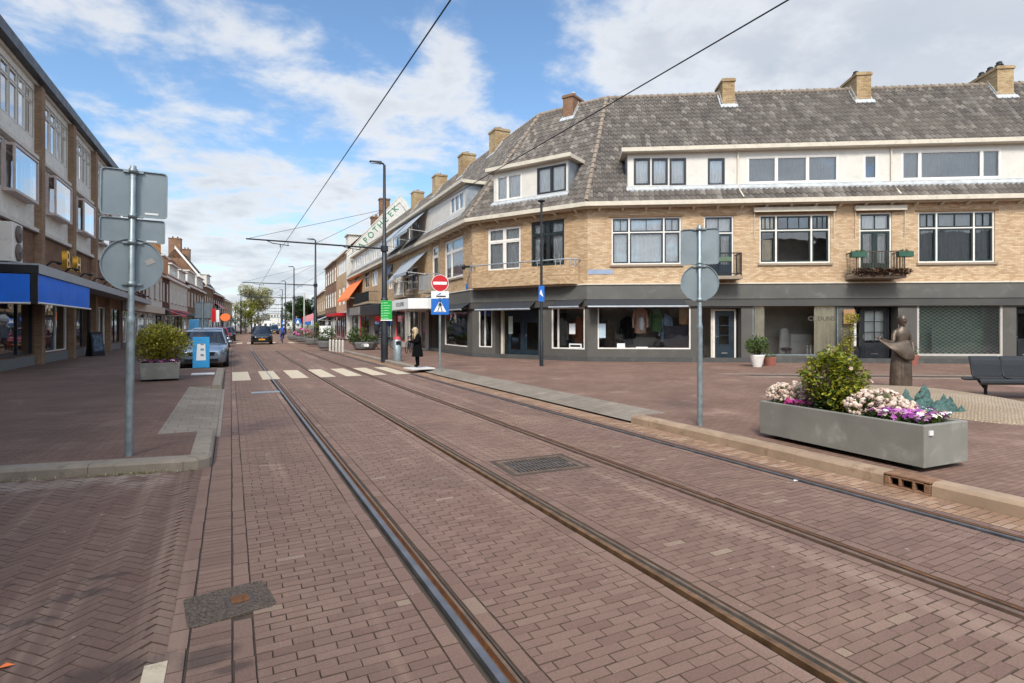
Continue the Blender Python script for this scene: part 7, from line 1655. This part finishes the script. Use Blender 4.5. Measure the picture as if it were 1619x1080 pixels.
# ================================================================== VEHICLES
def paint(name, col, metal=.35): return mat(name, col, .28, metal, var=.03, coat=.6)
def car(label, m, Lc=4.5, Wc=1.82, Hc=1.46, est=False, plate=True):
    """front of the car faces local -y"""
    e = empty('parked_car', (0, 0, 0), 0, label, 'car'); hw = Wc / 2
    # body: stations front to back: y, half width, bottom, sill, shoulder, centre height
    st_ = [(0, .62, .36, .50, .62, .64), (.05, .74, .24, .46, .70, .73), (.22, .86, .18, .46, .76, .80), (.6, .97, .17, .48, .82, .88), (1.15, 1.0, .17, .5, .89, .97), (1.9, 1.0, .17, .5, .93, .97), (2.8, 1.0, .17, .5, .95, .98), (3.6, 1.0, .18, .5, .97, .99), (4.1, .97, .20, .5, .98, 1.0), (4.38, .90, .26, .5, .95, .98), (4.5, .80, .34, .5, .86, .88)]
    ky = Lc / 4.5; b = MB(); rings = []
    for y, w_, zb, zm, zs_, zc in st_:
        w = w_ * hw; half = [(w * .80, zb), (w * .97, zb + .05), (w, zm), (w * .985, (zm + zs_) / 2 + .04), (w * .95, zs_ - .02), (w * .86, zs_ + .02), (w * .5, zc - .005)]
        rings.append([(x, y * ky, z) for x, z in half] + [(0, y * ky, zc)] + [(-x, y * ky, z) for x, z in half[::-1]])
    b.loft(rings, True, True); b.build('body', m, e, uv=False)
    # greenhouse
    g0, g1, g2, g3 = (1.22 * ky, 1.95 * ky, (3.85 if est else 3.35) * ky, (4.30 if est else 4.15) * ky); zb = .92; zt = Hc
    def gr(f, y0_, y1_): 
        a = zb + (zt - zb) * f; w = hw * (.90 - .20 * f ** 1.3); return w, a, y0_, y1_
    b = MB(); rings = []
    for f in (0, .35, .7, .9, .985, 1.0):
        w = hw * (.915 - .20 * f ** 1.2); ya = g0 + (g1 - g0) * f ** .9; yb = g3 + (g2 - g3) * f ** 1.1; z = zb + (zt - zb) * f
        if f > .95: ya += .12 * (f - .9) * 10; yb -= .12 * (f - .9) * 10; w -= .05 * (f - .9) * 10
        n_ = []
        for k in range(5): t_ = -1 + k / 2; n_.append((t_ * w, ya + .10 * t_ * t_, z + (.02 * (1 - t_ * t_) if f > .9 else 0)))
        for k in range(5): t_ = 1 - k / 2; n_.append((t_ * w, yb - .06 * t_ * t_, z + (.02 * (1 - t_ * t_) if f > .9 else 0)))
        rings.append(n_)
    b.loft(rings[:4], True, False); gl = b.build('windows', M_carglass, e, uv=False)
    b = MB(); b.loft(rings[3:], True, True)
    for sx in (0, 4):     # pillars along the corners
        for base in (sx, 9 - sx):
            b.tube([Vector(rings[j][base]) * 1.0 for j in range(4)], .035, 6)
    for sgn in (-1, 1):
        for yy in (2.55 * ky, 3.45 * ky):
            b.tube([(sgn * (hw * .915 + .004), yy, zb), (sgn * (hw * .84), yy - .02, zb + (zt - zb) * .5), (sgn * (hw * .735), yy - .05, zt - .05)], .022, 6)
    b.build('roof', m, e, uv=False)
    for sx in (-1, 1):
        for y in (.86 * ky, 3.62 * ky):
            w_ = MB(); x = sx * (hw - .10); n = 22
            w_.loft([[(x + xo, y + r * cos(2 * pi * k / n), .325 + r * sin(2 * pi * k / n)) for k in range(n)] for xo, r in ((-.1 * sx, .31), (-.1 * sx, .325), (.09 * sx, .325), (.115 * sx, .30), (.11 * sx, .22))], True, True, 0, False); wh = w_.build('wheel', M_rubber, e, uv=False)
            w_ = MB()
            w_.loft([[(x + xo, y + r * cos(2 * pi * k / n), .325 + r * sin(2 * pi * k / n)) for k in range(n)] for xo, r in ((.112 * sx, .22), (.116 * sx, .20), (.112 * sx, .03))], True, True, 0, False); w_.build('rim', M_rim, wh, uv=False)
            a = MB(); a.loft([[(sx * (hw + .002) - sx * d, y + r * cos(pi * k / 14), .325 + r * sin(pi * k / 14)) for k in range(15)] for d, r in ((.12, .375), (.0, .375), (-.006, .36), (.12, .355))], False, False); a.build('wheel_arch', M_rubber, e, uv=False)
    for sx in (-1, 1):
        b = MB(); b.hexa([(sx * .52 * hw, -.0 + .02, .60), (sx * .84 * hw, .20, .62), (sx * .84 * hw, .28, .62), (sx * .52 * hw, .1, .60), (sx * .50 * hw, .06, .70), (sx * .83 * hw, .24, .76), (sx * .83 * hw, .34, .76), (sx * .50 * hw, .16, .70)]); b.build('headlight', M_lamp, e, uv=False)
        b = MB(); b.hexa([(sx * .62 * hw, Lc - .10, .72), (sx * .86 * hw, Lc - .18, .72), (sx * .86 * hw, Lc - .24, .72), (sx * .62 * hw, Lc - .2, .72), (sx * .62 * hw, Lc - .085, .9), (sx * .86 * hw, Lc - .15, .9), (sx * .86 * hw, Lc - .24, .9), (sx * .62 * hw, Lc - .2, .9)]); b.build('rear_light', M_tail, e, uv=False)
        b = MB(); b.ball((sx * (hw + .06), 1.52 * ky, .99), (.10, .06, .07), 10, 6); b.build('mirror', m, e, uv=False)
    b = MB(); b.prism([(-.46 * hw, .50), (.46 * hw, .50), (.5 * hw, .64), (-.5 * hw, .64)], -.014, .06, 'y'); gi = b.build('grille', M_black, e, uv=False)
    b = MB(); b.box(-.09, .09, -.022, -.015, .53, .61); b.tube([(-.5 * hw, -.016, .65), (.5 * hw, -.016, .65)], .012, 6); b.build('grille_trim', M_chrome, gi, uv=False)
    b = MB(); b.box(-.62 * hw, .62 * hw, -.012, .1, .25, .38); b.build('lower_grille', M_black, e, uv=False)
    b = MB(); b.box(-.26, .26, -.03, -.013, .385, .495); b.build('number_plate', M_plate, e, uv=False); b = MB(); b.box(-.26, .26, Lc - .01, Lc + .012, .60, .71); b.build('number_plate', M_plate, e, uv=False)
    return e
cars = [
 ('silver blue estate car at the front of the parked row, half behind the blue board', paint('paint_silver', '8b99a6', .6), -1.02, 24.8, 4.6, 1.86, 1.48, True),
 ('pale silver car parked second in the row', paint('paint_pale', 'aab2ba', .6), -1.1, 31.2, 4.4, 1.8, 1.55, False),
 ('dark grey car parked third in the row', paint('paint_dark', '30373f', .5), -1.25, 37.0, 4.3, 1.8, 1.5, False),
 ('red car parked along the left kerb', paint('paint_red', 'a81d24', .2), -1.15, 47.5, 4.1, 1.76, 1.5, False),
 ('dark blue car parked behind the red one', paint('paint_blue', '252c3a', .4), -1.1, 57.0, 4.3, 1.8, 1.5, False),
 ('black car parked last in view on the left', paint('paint_black', '191b1e', .4), -1.0, 66.0, 4.3, 1.8, 1.5, False)]
for lb, m, x, y, a, b_, c_, es in cars:
    e = car(lb, m, a, b_, c_, es); e.location = (x + bend(y), y, 0)
e = car('dark car with lights towards us, driving on the left track', paint('paint_black', '191b1e', .4), 4.0, 1.72, 1.62); e.name = 'moving_car'; e.location = (2.15 + bend(53), 53.0, .006); e.rotation_euler = (0, 0, radians(-2))
e = car('small dark car far behind on the right hand track', paint('paint_blue', '252c3a', .4), 4.2, 1.76, 1.55); e.name = 'moving_car'; e.location = (4.7 + bend(112), 112, .006)
e = car('white van like car far down the road', paint('paint_white', 'c9ccce', .1), 4.6, 1.9, 1.95, True); e.name = 'moving_car'; e.location = (4.9 + bend(150), 150, .006)

# ================================================================== PEOPLE
def skin_body(name, verts, edges, m, par, sub=2):
    me = bpy.data.meshes.new(name); me.from_pydata([v[:3] for v in verts], edges, []); me.materials.append(m)
    o = bpy.data.objects.new(name, me); COL.objects.link(o); o.parent = par
    md = o.modifiers.new('skin', 'SKIN'); md.use_smooth_shade = True
    for sv, v in zip(me.skin_vertices[0].data, verts): sv.radius = (v[3], v[4] if len(v) > 4 else v[3])
    me.skin_vertices[0].data[0].use_root = True
    s = o.modifiers.new('sub', 'SUBSURF'); s.levels = sub; s.render_levels = sub
    return o
# woman in black at the crossing, looking down at what she holds
c = wslab; D = depth(663, 583, PZ)
pw = empty('person', (c.x - .05, c.y + .05, PZ + .04), -TH - radians(62), 'woman in a black coat and trousers with long blond hair, head bowed, at the crossing', 'person'); pw.scale = (.9, .9, .87)
# local -y is where she faces
V = [(0, 0, .90, .14, .10), (0, .0, 1.06, .13, .10), (0, -.01, 1.24, .15, .105), (0, -.03, 1.36, .10, .08), (0, -.07, 1.43, .05), (0, -.115, 1.50, .075, .085), (0, -.13, 1.57, .075, .09), (0, -.12, 1.63, .04, .05),
     (-.16, -.03, 1.33, .055), (-.21, -.05, 1.10, .045), (-.14, -.24, 1.08, .036), (-.08, -.32, 1.14, .026),
     (.16, -.03, 1.33, .055), (.21, -.05, 1.10, .045), (.14, -.24, 1.08, .036), (.08, -.32, 1.14, .026),
     (-.09, 0, .82, .095), (-.095, -.02, .48, .062), (-.10, .01, .10, .042), (-.10, -.12, .04, .04, .03),
     (.09, 0, .82, .095), (.095, -.02, .48, .062), (.10, .01, .10, .042), (.10, -.12, .04, .04, .03)]
Ed = [(0, 1), (1, 2), (2, 3), (3, 4), (4, 5), (5, 6), (6, 7), (2, 8), (8, 9), (9, 10), (10, 11), (2, 12), (12, 13), (13, 14), (14, 15), (0, 16), (16, 17), (17, 18), (18, 19), (0, 20), (20, 21), (21, 22), (22, 23)]
skin_body('body', V, Ed, M_coat, pw)
b = MB(); b.ball((0, -.155, 1.545), (.068, .05, .085), 12, 8); b.ball((0, -.205, 1.535), (.014, .02, .02), 8, 5)
b.build('face', M_skin, pw, uv=False)
b = MB()
for sx in (-1, 1): b.box(sx * .028 - .012, sx * .028 + .012, -.2035, -.199, 1.555, 1.566)
b.box(-.022, .022, -.2005, -.195, 1.502, 1.508); b.build('eyes_and_mouth', M_black, pw, uv=False)
for sx in (-1, 1):
    b = MB(); b.ball((sx * .07, -.335, 1.15), (.032, .045, .02), 8, 6)
    for k, (l, dx) in enumerate(((.06, -.022), (.07, -.008), (.068, .006), (.055, .02))): b.tube([(sx * .07 + dx, -.365, 1.15), (sx * .06 + dx, -.365 - l * .6, 1.16), (sx * .05 + dx, -.365 - l * .8, 1.18)], [.009, .008, .006], 6)
    b.tube([(sx * .05, -.34, 1.16), (sx * .02, -.36, 1.185)], [.010, .008], 6); b.build('hand', M_skin, pw, uv=False)
b = MB(); rings = [ring(0, .0, .46, .27, .22, 20, .05), ring(0, -.0, .62, .255, .205, 20, .04), ring(0, -.01, .85, .22, .17, 20, .03), ring(0, -.01, 1.05, .185, .15, 20, .02), ring(0, -.015, 1.25, .21, .15, 20), ring(0, -.03, 1.38, .16, .115, 20), ring(0, -.06, 1.44, .075, .07, 20)]
b.loft(rings)
for sx in (-1, 1): b.tube([(sx * .17, -.03, 1.35), (sx * .235, -.05, 1.09), (sx * .15, -.25, 1.075), (sx * .10, -.30, 1.11)], [.075, .062, .052, .045], 10)
b.build('coat', M_coat, pw, uv=False)
b = MB(); b.ball((0, -.105, 1.585), (.10, .11, .10), 14, 9)
for k in range(26): 
    a = radians(-30 + 240 * k / 25); x, y = .088 * cos(a), -.10 + .088 * sin(a); ln = .34 if -.2 < sin(a) else .40
    b.tube([(x, y, 1.60), (x * 1.15, y + .0, 1.50), (x * 1.25, y - .01, 1.38), (x * 1.15, y - .02, 1.60 - ln)], [.03, .032, .028, .010], 6)
b.build('hair', M_hair, pw, uv=False)
b = MB(); b.box(-.035, .035, -.405, -.397, 1.14, 1.27); b.build('phone', M_black, pw, uv=False)
# far cyclist
cyc = copy_tree(bk); c = W(446.5, 52); cyc.location = (c.x, c.y, 0); cyc.rotation_euler = (0, 0, pi / 2 - .05); cyc['label'] = 'bicycle ridden by the person in blue far down the right lane'
if 'group' in cyc: del cyc['group']
p2 = empty('person', (c.x, c.y, 0), 0, 'cyclist in a blue jacket riding away along the right lane', 'person')
V = [(0, -.2, .98, .13, .11), (0, -.08, 1.2, .14, .12), (0, .05, 1.38, .13, .10), (0, .1, 1.5, .05), (0, .13, 1.62, .08, .09), (0, .12, 1.7, .05), (-.2, .1, 1.36, .06), (-.26, .28, 1.18, .045), (-.24, .34, 1.08, .03), (.2, .1, 1.36, .06), (.26, .28, 1.18, .045), (.24, .34, 1.08, .03),
     (-.1, -.1, .9, .09), (-.12, .1, .62, .065), (-.11, -.1, .25, .045), (-.11, .05, .2, .04), (.1, -.1, .9, .09), (.12, .18, .75, .065), (.11, .05, .45, .045), (.11, .17, .42, .04)]
Ed = [(0, 1), (1, 2), (2, 3), (3, 4), (4, 5), (2, 6), (6, 7), (7, 8), (2, 9), (9, 10), (10, 11), (0, 12), (12, 13), (13, 14), (14, 15), (0, 16), (16, 17), (17, 18), (18, 19)]
skin_body('body', V, Ed, M_bluecl, p2)
b = MB(); b.ball((0, .11, 1.67), (.09, .10, .08), 10, 7); b.build('hair', M_twig, p2, uv=False)
